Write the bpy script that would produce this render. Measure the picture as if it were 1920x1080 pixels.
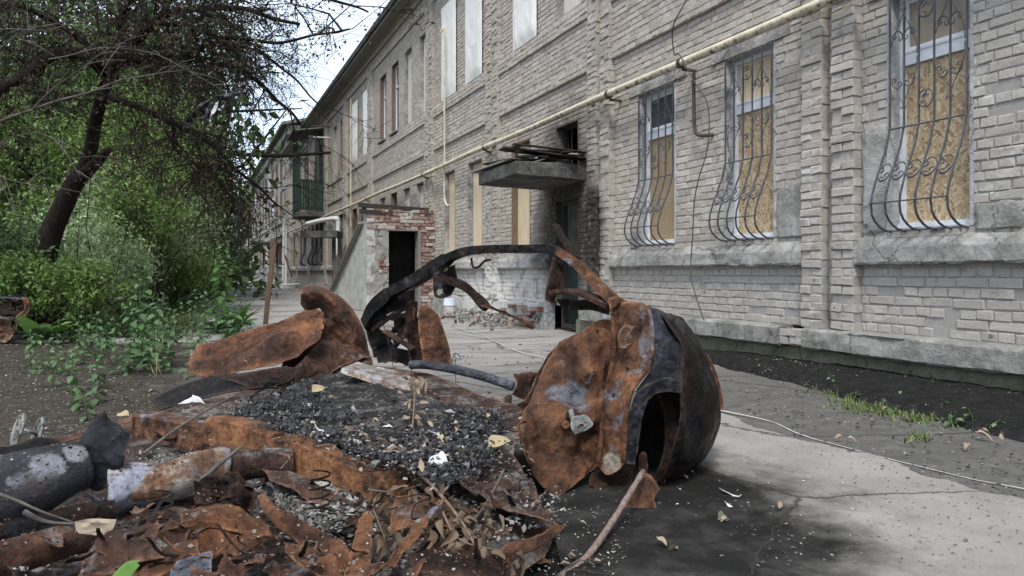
import bpy, bmesh, math, random
import numpy as np
from mathutils import Vector, noise as mnoise
random.seed(7); RNG = np.random.default_rng(7)
SC = bpy.context.scene
COL = SC.collection
for o in list(bpy.data.objects): bpy.data.objects.remove(o)
# ------------------------------------------------------------------ camera, world, sun, exposure
CH = 1.05                                   # eye height
YAW = math.radians(22.9)                    # the facade runs along +Y, the camera looks 22.9 deg to the right of it
cd = bpy.data.cameras.new('camera'); cam = bpy.data.objects.new('camera', cd); COL.objects.link(cam)
cam.location = (0, 0, CH); cam.rotation_euler = (math.pi/2, 0, -YAW)
cd.sensor_width = 36; cd.lens = 26.25; cd.shift_y = -30/1920; cd.clip_end = 2000; cd.clip_start = .05
SC.camera = cam
W = bpy.data.worlds.new('World'); SC.world = W; W.use_nodes = True
SUN_EL, SUN_AZ = math.radians(56), math.radians(215)   # azimuth clockwise from +Y: behind-left of the camera
def build_world():
    nt = W.node_tree; nt.nodes.clear(); N = nt.nodes.new; L = nt.links.new
    out = N('ShaderNodeOutputWorld'); bg = N('ShaderNodeBackground'); bg.inputs[1].default_value = .105
    sky = N('ShaderNodeTexSky'); sky.sky_type = 'NISHITA'; sky.sun_disc = False
    sky.sun_elevation = SUN_EL; sky.sun_rotation = SUN_AZ; sky.air_density = 1.0; sky.dust_density = 1.5
    tc = N('ShaderNodeTexCoord'); nz = N('ShaderNodeTexNoise'); nz.inputs['Scale'].default_value = 2.2; nz.inputs['Detail'].default_value = 7
    rp = N('ShaderNodeValToRGB'); rp.color_ramp.elements[0].position = .36; rp.color_ramp.elements[1].position = .62
    rp.color_ramp.elements[0].color = (.5,.5,.5,1); rp.color_ramp.elements[1].color = (.95,.95,.95,1)
    mx = N('ShaderNodeMix'); mx.data_type = 'RGBA'; mx.inputs[7].default_value = (5.5, 6.15, 7.0, 1)
    L(tc.outputs['Generated'], nz.inputs['Vector']); L(nz.outputs['Fac'], rp.inputs['Fac']); L(rp.outputs['Color'], mx.inputs[0])
    L(sky.outputs[0], mx.inputs[6]); L(mx.outputs[2], bg.inputs[0]); L(bg.outputs[0], out.inputs[0])
build_world()
sd = bpy.data.lights.new('sun', 'SUN'); so = bpy.data.objects.new('sun', sd); COL.objects.link(so)
sd.energy = 1.5; sd.angle = math.radians(14); sd.color = (1, .96, .90)
_sv = Vector((math.sin(SUN_AZ)*math.cos(SUN_EL), math.cos(SUN_AZ)*math.cos(SUN_EL), math.sin(SUN_EL)))
so.rotation_euler = _sv.to_track_quat('Z', 'Y').to_euler(); so.location = (0, 0, 40)
SC.view_settings.view_transform = 'Standard'; SC.view_settings.look = 'None'
SC.view_settings.exposure = 1.27; SC.view_settings.gamma = 1; SC.view_settings.use_curve_mapping = False
SC.render.engine = 'CYCLES'
SC.cycles.max_bounces = 6; SC.cycles.diffuse_bounces = 3; SC.cycles.transparent_max_bounces = 6
# ------------------------------------------------------------------ measuring helpers: photo pixel (1920x1080) + distance -> point
FP = 1400.0; S_, C_ = math.sin(YAW), math.cos(YAW)
def P(u, v, d):
    r = (u-960)/FP*d
    return Vector((d*S_ + r*C_, d*C_ - r*S_, CH - (v-510)/FP*d))
def PZ(u, v, z): return P(u, v, (CH-z)*FP/(v-510))
def G(u, v): return PZ(u, v, 0)
def uv_of(p):
    d = p[0]*S_ + p[1]*C_; r = p[0]*C_ - p[1]*S_
    return 960+FP*r/max(d,.01), 510-FP*(p[2]-CH)/max(d,.01), d
def ns(p, s=1.0, o=0.0): return mnoise.noise(Vector((p[0]*s+o, p[1]*s-o, p[2]*s+2*o)))
# ------------------------------------------------------------------ materials
class NT:
    def __init__(s, name, rough=.8, spec=.3, metal=0):
        s.m = bpy.data.materials.new(name); s.m.use_nodes = True; s.t = s.m.node_tree
        s.b = s.t.nodes['Principled BSDF']; s.b.inputs['Roughness'].default_value = rough
        s.b.inputs['Specular IOR Level'].default_value = spec; s.b.inputs['Metallic'].default_value = metal
        s.geo = s.t.nodes.new('ShaderNodeNewGeometry'); s.pos = s.geo.outputs['Position']
    def N(s, k): return s.t.nodes.new(k)
    def L(s, a, b): s.t.links.new(a, b)
    def setin(s, sock, v):
        if hasattr(v, 'is_linked'): s.L(v, sock)
        elif isinstance(v, (tuple, list)): sock.default_value = tuple(v)+((1,) if len(v) == 3 and sock.type == 'RGBA' else ())
        else: sock.default_value = v
    def noise(s, scale, detail=6, rough=.6, vec=None, out='Fac', dist=0):
        n = s.N('ShaderNodeTexNoise'); n.inputs['Scale'].default_value = scale; n.inputs['Detail'].default_value = detail
        n.inputs['Roughness'].default_value = rough; n.inputs['Distortion'].default_value = dist; s.L(vec or s.pos, n.inputs['Vector']); return n.outputs[out]
    def vor(s, scale, feat='F1', vec=None, out='Distance', rand=1):
        n = s.N('ShaderNodeTexVoronoi'); n.feature = feat; n.inputs['Scale'].default_value = scale
        n.inputs['Randomness'].default_value = rand; s.L(vec or s.pos, n.inputs['Vector']); return n.outputs[out]
    def map(s, scale=(1,1,1), rot=(0,0,0), loc=(0,0,0), vec=None):
        n = s.N('ShaderNodeMapping'); n.inputs['Scale'].default_value = scale; n.inputs['Rotation'].default_value = rot; n.inputs['Location'].default_value = loc
        s.L(vec or s.pos, n.inputs['Vector']); return n.outputs[0]
    def ramp(s, f, stops):
        n = s.N('ShaderNodeValToRGB'); e = n.color_ramp.elements
        while len(e) < len(stops): e.new(.5)
        for x, (p, c) in zip(e, stops):
            x.position = p; x.color = (c, c, c, 1) if not isinstance(c, (tuple, list)) else tuple(c)+(1,)
        s.setin(n.inputs[0], f); return n.outputs[0]
    def mix(s, f, a, b, mode='MIX'):
        n = s.N('ShaderNodeMix'); n.data_type = 'RGBA'; n.blend_type = mode; n.clamp_factor = True
        s.setin(n.inputs[0], f); s.setin(n.inputs[6], a); s.setin(n.inputs[7], b); return n.outputs[2]
    def math(s, op, a, b=0, c=None, clamp=False):
        n = s.N('ShaderNodeMath'); n.operation = op; n.use_clamp = clamp
        s.setin(n.inputs[0], a); s.setin(n.inputs[1], b)
        if c is not None: s.setin(n.inputs[2], c)
        return n.outputs[0]
    def sep(s, vec=None):
        n = s.N('ShaderNodeSeparateXYZ'); s.L(vec or s.pos, n.inputs[0]); return n.outputs
    def attr(s, name):
        n = s.N('ShaderNodeAttribute'); n.attribute_name = name; return n.outputs['Fac']
    def island(s): return s.geo.outputs['Random Per Island']
    def objrand(s): return s.N('ShaderNodeObjectInfo').outputs['Random']
    def up(s): return s.sep(s.geo.outputs['Normal'])[2]
    def bump(s, h, strength=.4, dist=.01):
        n = s.N('ShaderNodeBump'); n.inputs['Strength'].default_value = strength; n.inputs['Distance'].default_value = dist
        s.L(h, n.inputs['Height']); s.L(n.outputs[0], s.b.inputs['Normal'])
    def col(s, c): s.setin(s.b.inputs['Base Color'], c); return s
    def rough(s, r): s.setin(s.b.inputs['Roughness'], r); return s
def smooth(nt, x, a, b):      # 0..1 ramp between a and b
    n = nt.N('ShaderNodeMapRange'); n.interpolation_type = 'SMOOTHSTEP'
    nt.setin(n.inputs[0], x); n.inputs[1].default_value = a; n.inputs[2].default_value = b; return n.outputs[0]
def dist_to(nt, pt, scale=(1,1,1)):
    n = nt.N('ShaderNodeVectorMath'); n.operation = 'SUBTRACT'; nt.L(nt.pos, n.inputs[0]); n.inputs[1].default_value = pt
    k = nt.N('ShaderNodeVectorMath'); k.operation = 'MULTIPLY'; nt.L(n.outputs[0], k.inputs[0]); k.inputs[1].default_value = scale
    l = nt.N('ShaderNodeVectorMath'); l.operation = 'LENGTH'; nt.L(k.outputs[0], l.inputs[0]); return l.outputs[1]
MAT = {}
def wall_soot(m, c):          # smoke stain of the fire round the burnt doorway, limewash low on the wall beside it
    d1 = dist_to(m, (6, 11.75, 1.9), (1, 1.05, .62)); n = m.noise(1.3, 5)
    f = smooth(m, m.math('ADD', d1, m.math('MULTIPLY', n, 1.1)), 2.25, 1.15)
    d2 = dist_to(m, (6, 10.75, 1.6), (1, 1.7, .7)); f2 = smooth(m, m.math('ADD', d2, m.math('MULTIPLY', m.noise(2.1, 4), .9)), 1.6, .95)
    f = m.math('MAXIMUM', f, f2)
    fleck = m.ramp(m.noise(9, 5, .7), [(.56, 0), (.62, 1)])
    f = m.math('MULTIPLY', f, m.math('SUBTRACT', 1, m.math('MULTIPLY', fleck, .3)))
    z = m.sep()
    lime = m.math('MULTIPLY', smooth(m, z[2], 1.45, .9), m.math('MULTIPLY', smooth(m, z[1], 11.2, 12.3), smooth(m, z[1], 18.5, 16)))
    lime = m.math('MULTIPLY', lime, m.ramp(m.noise(3.5, 6, .7), [(.38, 0), (.5, .85)]))
    c = m.mix(lime, c, (.66,.64,.62)); return m.mix(m.math('MULTIPLY', f, .93), c, (.018,.017,.016))
def mk_brick(name, base, dark, light, soot=True):
    m = NT(name, .9, .2); t = m.attr('tint')
    c = m.ramp(t, [(0, dark), (.5, base), (1, light)])
    big = m.noise(.55, 4); c = m.mix(m.ramp(big, [(.4, 0), (.75, .45)]), c, (.36,.335,.31))
    # rendered-over grey paint on the lowest courses and the near end of the wall
    z = m.sep(); low = m.math('MAXIMUM', smooth(m, z[2], 1.9, .9), smooth(m, z[1], 6.4, 4.8))
    low = m.math('MULTIPLY', low, m.ramp(m.noise(1.5, 5), [(.25, .35), (.6, .9)])); c = m.mix(low, c, (.385,.362,.332))
    pale = m.ramp(m.noise(3.1, 8, .72), [(.57, 0), (.64, .85)]); c = m.mix(m.math('MULTIPLY', pale, .7), c, (.56,.54,.51))
    grime = m.ramp(m.noise(6, 8, .75), [(.32, .6), (.44, 0)]); c = m.mix(grime, c, (.13,.115,.10))
    fine = m.noise(75, 6, .7); c = m.mix(.35, c, m.ramp(fine, [(.3, .25), (.7, 1.0)]), 'MULTIPLY')
    pock = m.ramp(m.vor(3.3, vec=m.mix(.03, m.pos, m.noise(18, 4, out='Color'))), [(.055, .85), (.085, 0)]); c = m.mix(pock, c, (.14,.12,.105))
    if soot: c = wall_soot(m, c)
    m.col(c); m.bump(m.math('ADD', m.noise(60, 6, .7), m.math('MULTIPLY', m.noise(14, 5, .7), 1.8)), .55, .009); return m.m
MAT['brick'] = mk_brick('painted_brick', (.45,.40,.348), (.355,.312,.272), (.53,.48,.425))
def mk_mortar():
    m = NT('mortar', .95, .1); c = m.ramp(m.noise(13, 9, .78), [(.31, (.06,.055,.05)), (.39, (.31,.275,.245)), (.66, (.47,.425,.375))])
    z = m.sep(); low = m.math('MAXIMUM', smooth(m, z[2], 1.6, .9), smooth(m, z[1], 6.4, 4.8)); c = m.mix(m.math('MULTIPLY', low, .7), c, (.25,.245,.24))
    c = wall_soot(m, c); m.col(c); m.bump(m.noise(50, 6, .7), .6, .01); return m.m
MAT['mortar'] = mk_mortar()
def mk_concrete(name, a, b, stain=(.1,.1,.085), scale=3, st=.6, soot=False):
    m = NT(name, .92, .2); c = m.ramp(m.noise(scale, 8, .7), [(.3, a), (.7, b)])
    c = m.mix(m.ramp(m.noise(1.7, 6, .7), [(.48, 0), (.62, st)]), c, stain)
    cr = m.ramp(m.vor(2.1, 'DISTANCE_TO_EDGE', vec=m.mix(.22, m.pos, m.noise(4, 8, .75, out='Color'))), [(.002, 1), (.008, 0)]); cr = m.math('MULTIPLY', cr, m.ramp(m.noise(1.3, 3), [(.45, 0), (.52, 1)])); c = m.mix(m.math('MULTIPLY', cr, .85), c, (.05,.047,.042))
    c = m.mix(.5, c, m.ramp(m.noise(22, 9, .8), [(.32, .45), (.62, 1)]), 'MULTIPLY'); c = m.mix(m.ramp(m.noise(4.5, 8, .75, m.map((1, .35, 1))), [(.55, 0), (.63, .5)]), c, stain)
    c = m.mix(m.ramp(m.noise(38, 6, .8), [(.62, 0), (.72, .55)]), c, (.7,.69,.66))
    if soot: c = wall_soot(m, c)
    m.col(c); m.bump(m.math('SUBTRACT', m.math('ADD', m.noise(40, 8, .75), m.math('MULTIPLY', m.noise(8, 6, .7), 3)), m.math('MULTIPLY', cr, 2)), .8, .018); return m.m
MAT['ledge'] = mk_concrete('ledge_concrete', (.25,.243,.23), (.50,.485,.46), st=.5, soot=True)
MAT['plinth'] = mk_concrete('plinth_concrete', (.19,.185,.17), (.42,.41,.385), stain=(.10,.10,.08), st=.6)
MAT['foundation'] = mk_concrete('mossy_foundation', (.12,.118,.09), (.26,.25,.2), stain=(.085,.1,.04))
MAT['reveal'] = mk_concrete('reveal_plaster', (.38,.385,.40), (.58,.585,.60), st=.25, soot=True)
MAT['slab'] = mk_concrete('sooty_slab', (.06,.058,.055), (.20,.195,.187), stain=(.03,.03,.03))
MAT['shed_plaster'] = mk_concrete('shed_plaster', (.28,.274,.255), (.47,.458,.435), stain=(.14,.135,.12))
MAT['shed_plaster_pale'] = mk_concrete('shed_side_plaster', (.45,.455,.43), (.62,.62,.585), stain=(.2,.2,.18), st=.35)
def mk_plain(name, c1, c2, scale=6, rough=.7, spec=.3, metal=0, bump=.2, detail=6, stretch=None):
    m = NT(name, rough, spec, metal); v = m.map(stretch) if stretch else None
    n = m.noise(scale, detail, .65, v); m.col(m.ramp(n, [(.3, c1), (.7, c2)])); m.bump(n, bump, .01); return m.m
MAT['white_paint'] = mk_plain('white_frame_paint', (.52,.54,.58), (.74,.76,.79), 7, .5)
MAT['grey_paint'] = mk_plain('grey_frame_paint', (.4,.42,.46), (.55,.57,.6), 7, .6)
MAT['grille'] = mk_plain('grille_iron', (.028,.029,.034), (.085,.087,.098), 18, .55, .4)
MAT['glass_dark'] = mk_plain('dusty_dark_glass', (.03,.032,.036), (.075,.078,.085), 3, .25, .5, bump=.02)
MAT['glass_dusty'] = mk_plain('dusty_board_behind_glass', (.20,.16,.115), (.34,.28,.21), 4, .35, .5, bump=.02)
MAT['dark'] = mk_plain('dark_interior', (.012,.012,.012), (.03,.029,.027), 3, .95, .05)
MAT['plywood'] = mk_plain('plywood', (.50,.395,.26), (.66,.55,.39), 5, .75, .2, stretch=(3, 3, .5))
MAT['plywood_pale'] = mk_plain('weathered_pale_board', (.44,.41,.36), (.58,.55,.49), 5, .8, .2, stretch=(3, 3, .4))
MAT['brown_wood'] = mk_plain('brown_jamb', (.11,.075,.055), (.2,.14,.105), 6, .8, stretch=(6, 6, .8))
MAT['grey_wood'] = mk_plain('weathered_timber', (.10,.092,.082), (.30,.28,.255), 7, .9, stretch=(5, .8, 5))
MAT['stake'] = mk_plain('stake_wood', (.085,.05,.035), (.19,.12,.085), 12, .85, stretch=(4, 4, .5))
MAT['green_metal'] = mk_plain('green_balcony_metal', (.01,.022,.015), (.025,.052,.034), 6, .6)
MAT['roof'] = mk_plain('mossy_roof_sheet', (.09,.088,.075), (.19,.185,.165), 4, .95)
MAT['dark_metal'] = mk_plain('dark_rusty_rail', (.035,.027,.024), (.10,.07,.055), 12, .8)
MAT['white_metal'] = mk_plain('white_pipe', (.45,.45,.44), (.68,.68,.67), 8, .55)
MAT['cable'] = mk_plain('pale_cable', (.36,.34,.31), (.52,.5,.46), 20, .7)
MAT['black_cable'] = mk_plain('black_cable', (.03,.03,.032), (.09,.09,.095), 20, .7)
MAT['pinkish_wall'] = mk_concrete('far_wall', (.30,.28,.26), (.42,.395,.365), st=.3)
MAT['chimney'] = mk_concrete('chimney_brick', (.42,.37,.29), (.55,.5,.4), st=.2)
MAT['blue'] = mk_plain('dark_blue_sheet', (.02,.03,.07), (.05,.06,.12), 5, .6)
MAT['lightblue'] = mk_plain('pale_blue_sheet', (.45,.52,.62), (.66,.72,.8), 9, .5)
def mk_pipe():
    m = NT('gas_pipe_paint', .6, .35); c = m.ramp(m.noise(5, 6), [(.3, (.46,.40,.29)), (.7, (.64,.57,.45))])
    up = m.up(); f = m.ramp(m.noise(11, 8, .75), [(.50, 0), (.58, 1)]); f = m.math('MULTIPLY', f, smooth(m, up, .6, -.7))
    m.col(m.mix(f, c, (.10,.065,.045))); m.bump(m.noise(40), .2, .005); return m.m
MAT['gas_pipe'] = mk_pipe()
def mk_osb():
    m = NT('osb_board', .75, .25); wv = m.mix(.06, m.pos, m.noise(3, 3, out='Color'))
    def flake(rot, seed):
        v = m.map((6, 11, 62), (0, 0, 0), (seed, seed, 0), m.map((1, 1, 1), (rot, 0, 0), (0, 0, 0), wv)); return m.vor(1.0, vec=v, out='Color')
    a, b, c3 = flake(.5, 0), flake(-.75, 3.3), flake(1.45, 8.1)
    f1 = m.ramp(m.noise(14, 2), [(.47, 0), (.5, 1)]); f2 = m.ramp(m.noise(17, 2, vec=m.map(loc=(5, 5, 5))), [(.52, 0), (.55, 1)])
    c = m.mix(f2, m.mix(f1, a, b), c3); g = m.sep(c)[0]
    m.col(m.ramp(g, [(0, (.22,.15,.085)), (.3, (.37,.27,.16)), (.65, (.47,.36,.225)), (1, (.57,.475,.335))])); m.bump(g, .25, .004); return m.m
MAT['osb'] = mk_osb()
def mk_plastic():
    m = NT('white_film', .32, .5); n = m.noise(2.2, 4, .55, m.map((1, 2.2, .55), (.5, 0, 0)), dist=1.2)
    m.col((.70,.68,.645)); m.bump(n, .35, .08); return m.m
MAT['plastic'] = mk_plastic()
def mk_redbrick():
    m = NT('old_red_brick', .9, .2); t = m.attr('tint')
    c = m.ramp(t, [(0, (.14,.055,.04)), (.4, (.17,.08,.06)), (.6, (.25,.14,.105)), (.78, (.33,.30,.27)), (1, (.42,.39,.35))])
    c = m.mix(m.ramp(m.noise(11, 7, .75), [(.45, 0), (.6, .7)]), c, (.4,.37,.33)); m.col(c); m.bump(m.noise(55, 6, .7), .5, .01); return m.m
MAT['red_brick'] = mk_redbrick()
# ------------------------------------------------------------------ mesh collector and object helpers
class MB:
    def __init__(s): s.v, s.f, s.m, s.t = [], [], [], []
    def add(s, vs, fs, mi=0, tint=0.5):
        o = len(s.v); s.v += [tuple(p) for p in vs]; s.t += [tint]*len(vs)
        s.f += [tuple(i+o for i in f) for f in fs]; s.m += [mi]*len(fs); return s
    def box(s, a, b, mi=0, tint=.5, jit=0):
        x0, y0, z0 = a; x1, y1, z1 = b
        vs = [(x0,y0,z0),(x1,y0,z0),(x1,y1,z0),(x0,y1,z0),(x0,y0,z1),(x1,y0,z1),(x1,y1,z1),(x0,y1,z1)]
        if jit: vs = [tuple(c+random.uniform(-jit, jit) for c in p) for p in vs]
        return s.add(vs, [(3,2,1,0),(4,5,6,7),(0,1,5,4),(1,2,6,5),(2,3,7,6),(3,0,4,7)], mi, tint)
    def obox(s, c, ax, ay, az, mi=0, jit=0):      # box from a centre and three half-axis vectors
        c, ax, ay, az = map(Vector, (c, ax, ay, az))
        vs = [c+i*ax+j*ay+k*az for k in (-1, 1) for (i, j) in ((-1,-1),(1,-1),(1,1),(-1,1))]
        if jit: vs = [p+Vector([random.uniform(-jit, jit) for _ in range(3)]) for p in vs]
        return s.add(vs, [(3,2,1,0),(4,5,6,7),(0,1,5,4),(1,2,6,5),(2,3,7,6),(3,0,4,7)], mi)
    def tube(s, pts, r, n=6, mi=0, caps=True, flat=1.0, tint=.5):
        pts = [Vector(p) for p in pts]; k = len(pts); rs = r if isinstance(r, (list, tuple)) else [r]*k
        up = None; vs = []
        for i, p in enumerate(pts):
            t = (pts[min(i+1, k-1)]-pts[max(i-1, 0)]).normalized()
            if up is None:
                up = t.orthogonal().normalized()
            up = (up - t*up.dot(t)); up = up.normalized() if up.length > 1e-6 else t.orthogonal().normalized()
            sd = t.cross(up)
            for j in range(n):
                a = 2*math.pi*j/n; vs.append(p + (up*math.cos(a)*flat + sd*math.sin(a))*rs[i])
        fs = [(i*n+j, i*n+(j+1) % n, (i+1)*n+(j+1) % n, (i+1)*n+j) for i in range(k-1) for j in range(n)]
        if caps: fs += [tuple(range(n-1, -1, -1)), tuple(range((k-1)*n, k*n))]
        return s.add(vs, fs, mi, tint)
    def strip(s, pts, w, h, updir=(0, 0, 1), mi=0):   # box-section sweep, w across / h along updir (lists allowed)
        pts = [Vector(p) for p in pts]; k = len(pts); ud = Vector(updir); vs = []
        ws = w if isinstance(w, (list, tuple)) else [w]*k; hs = h if isinstance(h, (list, tuple)) else [h]*k
        for i, p in enumerate(pts):
            t = (pts[min(i+1, k-1)]-pts[max(i-1, 0)]).normalized(); sd = t.cross(ud).normalized(); u = sd.cross(t)
            for a, b in ((-1,-1),(1,-1),(1,1),(-1,1)): vs.append(p+sd*a*ws[i]/2+u*b*hs[i]/2)
        fs = [(i*4+j, i*4+(j+1) % 4, (i+1)*4+(j+1) % 4, (i+1)*4+j) for i in range(k-1) for j in range(4)]
        fs += [(3,2,1,0), tuple(range((k-1)*4, k*4))]
        return s.add(vs, fs, mi)
    def build(s, name, mats, parent=None, smooth=False, sub=False):
        return obj(name, mesh_of(name, s.v, s.f, mats, s.m, s.t, smooth), parent)
def mesh_of(name, v, f, mats, mi=None, tint=None, smooth=False):
    me = bpy.data.meshes.new(name); me.from_pydata(v, [], f)
    for mm in (mats if isinstance(mats, (list, tuple)) else [mats]): me.materials.append(MAT[mm] if isinstance(mm, str) else mm)
    if mi and any(mi): me.polygons.foreach_set('material_index', mi)
    if tint: a = me.attributes.new('tint', 'FLOAT', 'POINT'); a.data.foreach_set('value', tint)
    if smooth: me.polygons.foreach_set('use_smooth', [True]*len(me.polygons))
    me.update(); return me
def root_loc(o):
    p = Vector((0, 0, 0))
    while o is not None: p += o.location; o = o.parent
    return p
def obj(name, me, parent=None, kind=None):
    o = bpy.data.objects.new(name, me); COL.objects.link(o)
    if parent is not None:
        o.parent = parent; off = root_loc(parent)
        if off.length > 0 and me.users <= 1: me.transform(__import__('mathutils').Matrix.Translation(-off))
    if kind: o['kind'] = kind
    return o
def thing(name, label, cat, loc=(0, 0, 0), group=None):
    o = bpy.data.objects.new(name, None); COL.objects.link(o); o.location = loc; o.empty_display_size = .2
    o['label'] = label; o['category'] = cat
    if group: o['group'] = group
    return o
def tag(o, label, cat, group=None):
    o['label'] = label; o['category'] = cat
    if group: o['group'] = group
    return o
def settle(o):       # a single-mesh thing built in world coordinates: move its origin to the middle of its base
    me = o.data; n = len(me.vertices); co = np.empty(n*3); me.vertices.foreach_get('co', co); co = co.reshape(-1, 3)
    c = Vector(((co[:,0].min()+co[:,0].max())/2, (co[:,1].min()+co[:,1].max())/2, co[:,2].min()))
    me.transform(__import__('mathutils').Matrix.Translation(-c)); o.location = c; return o
def np_mesh(name, V, faces_n, n_per, mats, tint=None, smooth=False):   # big regular meshes: faces_n array (F, n_per)
    me = bpy.data.meshes.new(name); nv, nf = len(V), len(faces_n)
    me.vertices.add(nv); me.vertices.foreach_set('co', np.asarray(V, dtype=np.float32).ravel())
    me.loops.add(nf*n_per); me.loops.foreach_set('vertex_index', np.asarray(faces_n, dtype=np.int32).ravel())
    me.polygons.add(nf); me.polygons.foreach_set('loop_start', np.arange(0, nf*n_per, n_per, dtype=np.int32))
    try: me.polygons.foreach_set('loop_total', np.full(nf, n_per, dtype=np.int32))
    except Exception: pass
    for mm in (mats if isinstance(mats, (list, tuple)) else [mats]): me.materials.append(MAT[mm] if isinstance(mm, str) else mm)
    if tint is not None: a = me.attributes.new('tint', 'FLOAT', 'POINT'); a.data.foreach_set('value', np.asarray(tint, dtype=np.float32))
    if smooth: me.polygons.foreach_set('use_smooth', np.ones(nf, dtype=bool))
    me.update(calc_edges=True); return me
def catmull(pts, sub):
    pts = [Vector(p) for p in pts]; k = len(pts); out = []
    if k == 2: return [pts[0].lerp(pts[1], i/sub) for i in range(sub+1)]
    for i in range(k-1):
        p0 = pts[i-1] if i > 0 else pts[0]*2-pts[1]; p1 = pts[i]; p2 = pts[i+1]; p3 = pts[i+2] if i+2 < k else pts[-1]*2-pts[-2]
        for j in range(sub):
            t = j/sub; out.append(.5*((2*p1)+(p2-p0)*t+(2*p0-5*p1+4*p2-p3)*t*t+(3*p1-p0-3*p2+p3)*t*t*t))
    out.append(pts[-1]); return out
# ================================================================== SETTING: ground
XW = 6.0                                         # plane of the long brick facade
def mk_ground():
    m = NT('yard_ground', .95, .06); z = m.sep(); x, y = z[0], z[1]
    n1 = m.noise(.9, 7, .65); n2 = m.noise(7, 7, .7); n3 = m.noise(45, 5, .75)
    asph = m.ramp(n2, [(.3, (.092,.088,.083)), (.7, (.168,.161,.151))])
    pale = m.ramp(m.noise(.5, 5), [(.3, (.24,.232,.22)), (.65, (.42,.405,.38))])
    far = smooth(m, m.math('ADD', y, m.math('MULTIPLY', n1, 3)), 6.5, 12)
    c = m.mix(m.math('MULTIPLY', far, .9), asph, pale)
    streak = m.noise(1.0, 6, .7, m.map((.5, 2.5, 1), (0, 0, .2))); c = m.mix(m.ramp(streak, [(.5, 0), (.62, .65)]), c, (.10,.097,.09))
    soil = m.ramp(n2, [(.25, (.032,.027,.022)), (.75, (.085,.072,.058))])
    sm = smooth(m, m.math('ADD', x, m.math('MULTIPLY', m.math('SUBTRACT', n1, .5), 1.8)), .35, -.25)
    # the worn strip of old asphalt path crossing the soil bed
    strip = m.math('ADD', y, m.math('MULTIPLY', x, .35)); strip = m.math('ABSOLUTE', m.math('SUBTRACT', strip, 12.6))
    sm = m.math('MULTIPLY', sm, smooth(m, m.math('ADD', strip, m.math('MULTIPLY', n1, .6)), .55, 1.1))
    sm = m.math('MULTIPLY', sm, smooth(m, x, 30, 29)); c = m.mix(sm, c, soil)
    turf = m.math('MULTIPLY', smooth(m, m.math('ADD', y, m.math('MULTIPLY', n1, 4)), 15.5, 18.5), smooth(m, x, .3, -.3)); c = m.mix(m.math('MULTIPLY', turf, .8), c, (.075,.085,.035))
    d = dist_to(m, (1.65, 3.0, 0), (1, .8, 1)); f = smooth(m, m.math('ADD', d, m.math('MULTIPLY', m.noise(2.2, 7, .65), .9)), 1.72, 1.2)
    c = m.mix(m.math('MULTIPLY', f, m.ramp(m.noise(3.3, 8, .75), [(.3, .84), (.55, .98)])), c, m.mix(m.noise(30, 6, .8), (.004,.004,.004), (.015,.0145,.014)))
    c = m.mix(m.ramp(n3, [(.63, 0), (.7, .5)]), c, (.30,.28,.25)); c = m.mix(.45, c, m.ramp(n3, [(.3, .45), (.7, 1)]), 'MULTIPLY')
    v = m.vor(.55, 'DISTANCE_TO_EDGE', vec=m.mix(.12, m.pos, m.noise(2.3, 6, .7, out='Color'))); cr = m.ramp(v, [(.0015, 1), (.006, 0)])
    c = m.mix(m.math('MULTIPLY', cr, m.math('MULTIPLY', .75, m.math('SUBTRACT', 1, sm))), c, (.04,.038,.035))
    m.col(c); m.rough(.97)
    h = m.math('ADD', m.math('MULTIPLY', n3, .6), m.math('MULTIPLY', n2, 1.2)); h = m.math('SUBTRACT', h, m.math('MULTIPLY', cr, 1.5)); m.bump(h, .7, .018); return m.m
MAT['ground'] = mk_ground()
def ground():
    xs = sorted(set([-400, -200, -100, -60, -40, -30, -22] + [round(-16+.3*i, 3) for i in range(int(26/.3))] + [11, 14, 20, 40, 80, 200, 400]))
    ys = sorted(set([-200, -60, -20, -8, -4] + [round(-2+.3*i, 3) for i in range(int(32/.3))] + [31, 34, 38, 44, 52, 60, 75, 100, 140, 220, 400]))
    vs = []
    for y in ys:
        for x in xs:
            z = 0
            if x < 6.2:
                z = .022*ns((x, y, 0), .9)+.010*ns((x, y, 3), 3.1)
                if x < 0: z += min(1, -x/1.0)*(.05*ns((x, y, 7), .7)+.03*ns((x, y, 2), 2.2)+.02)
            vs.append((x, y, z-.012 if x > .5 else z))
    n = len(xs); fs = [(j*n+i, j*n+i+1, (j+1)*n+i+1, (j+1)*n+i) for j in range(len(ys)-1) for i in range(n-1)]
    obj('ground', mesh_of('ground', vs, fs, 'ground', smooth=True), kind='structure')
ground()
def gz(x, y):       # height of the ground sheet (close enough for standing things on it)
    z = .022*ns((x, y, 0), .9)+.010*ns((x, y, 3), 3.1)
    if x < 0: z += min(1, -x/1.0)*(.05*ns((x, y, 7), .7)+.03*ns((x, y, 2), 2.2)+.02)
    return z-.012 if x > .5 else z
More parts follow.
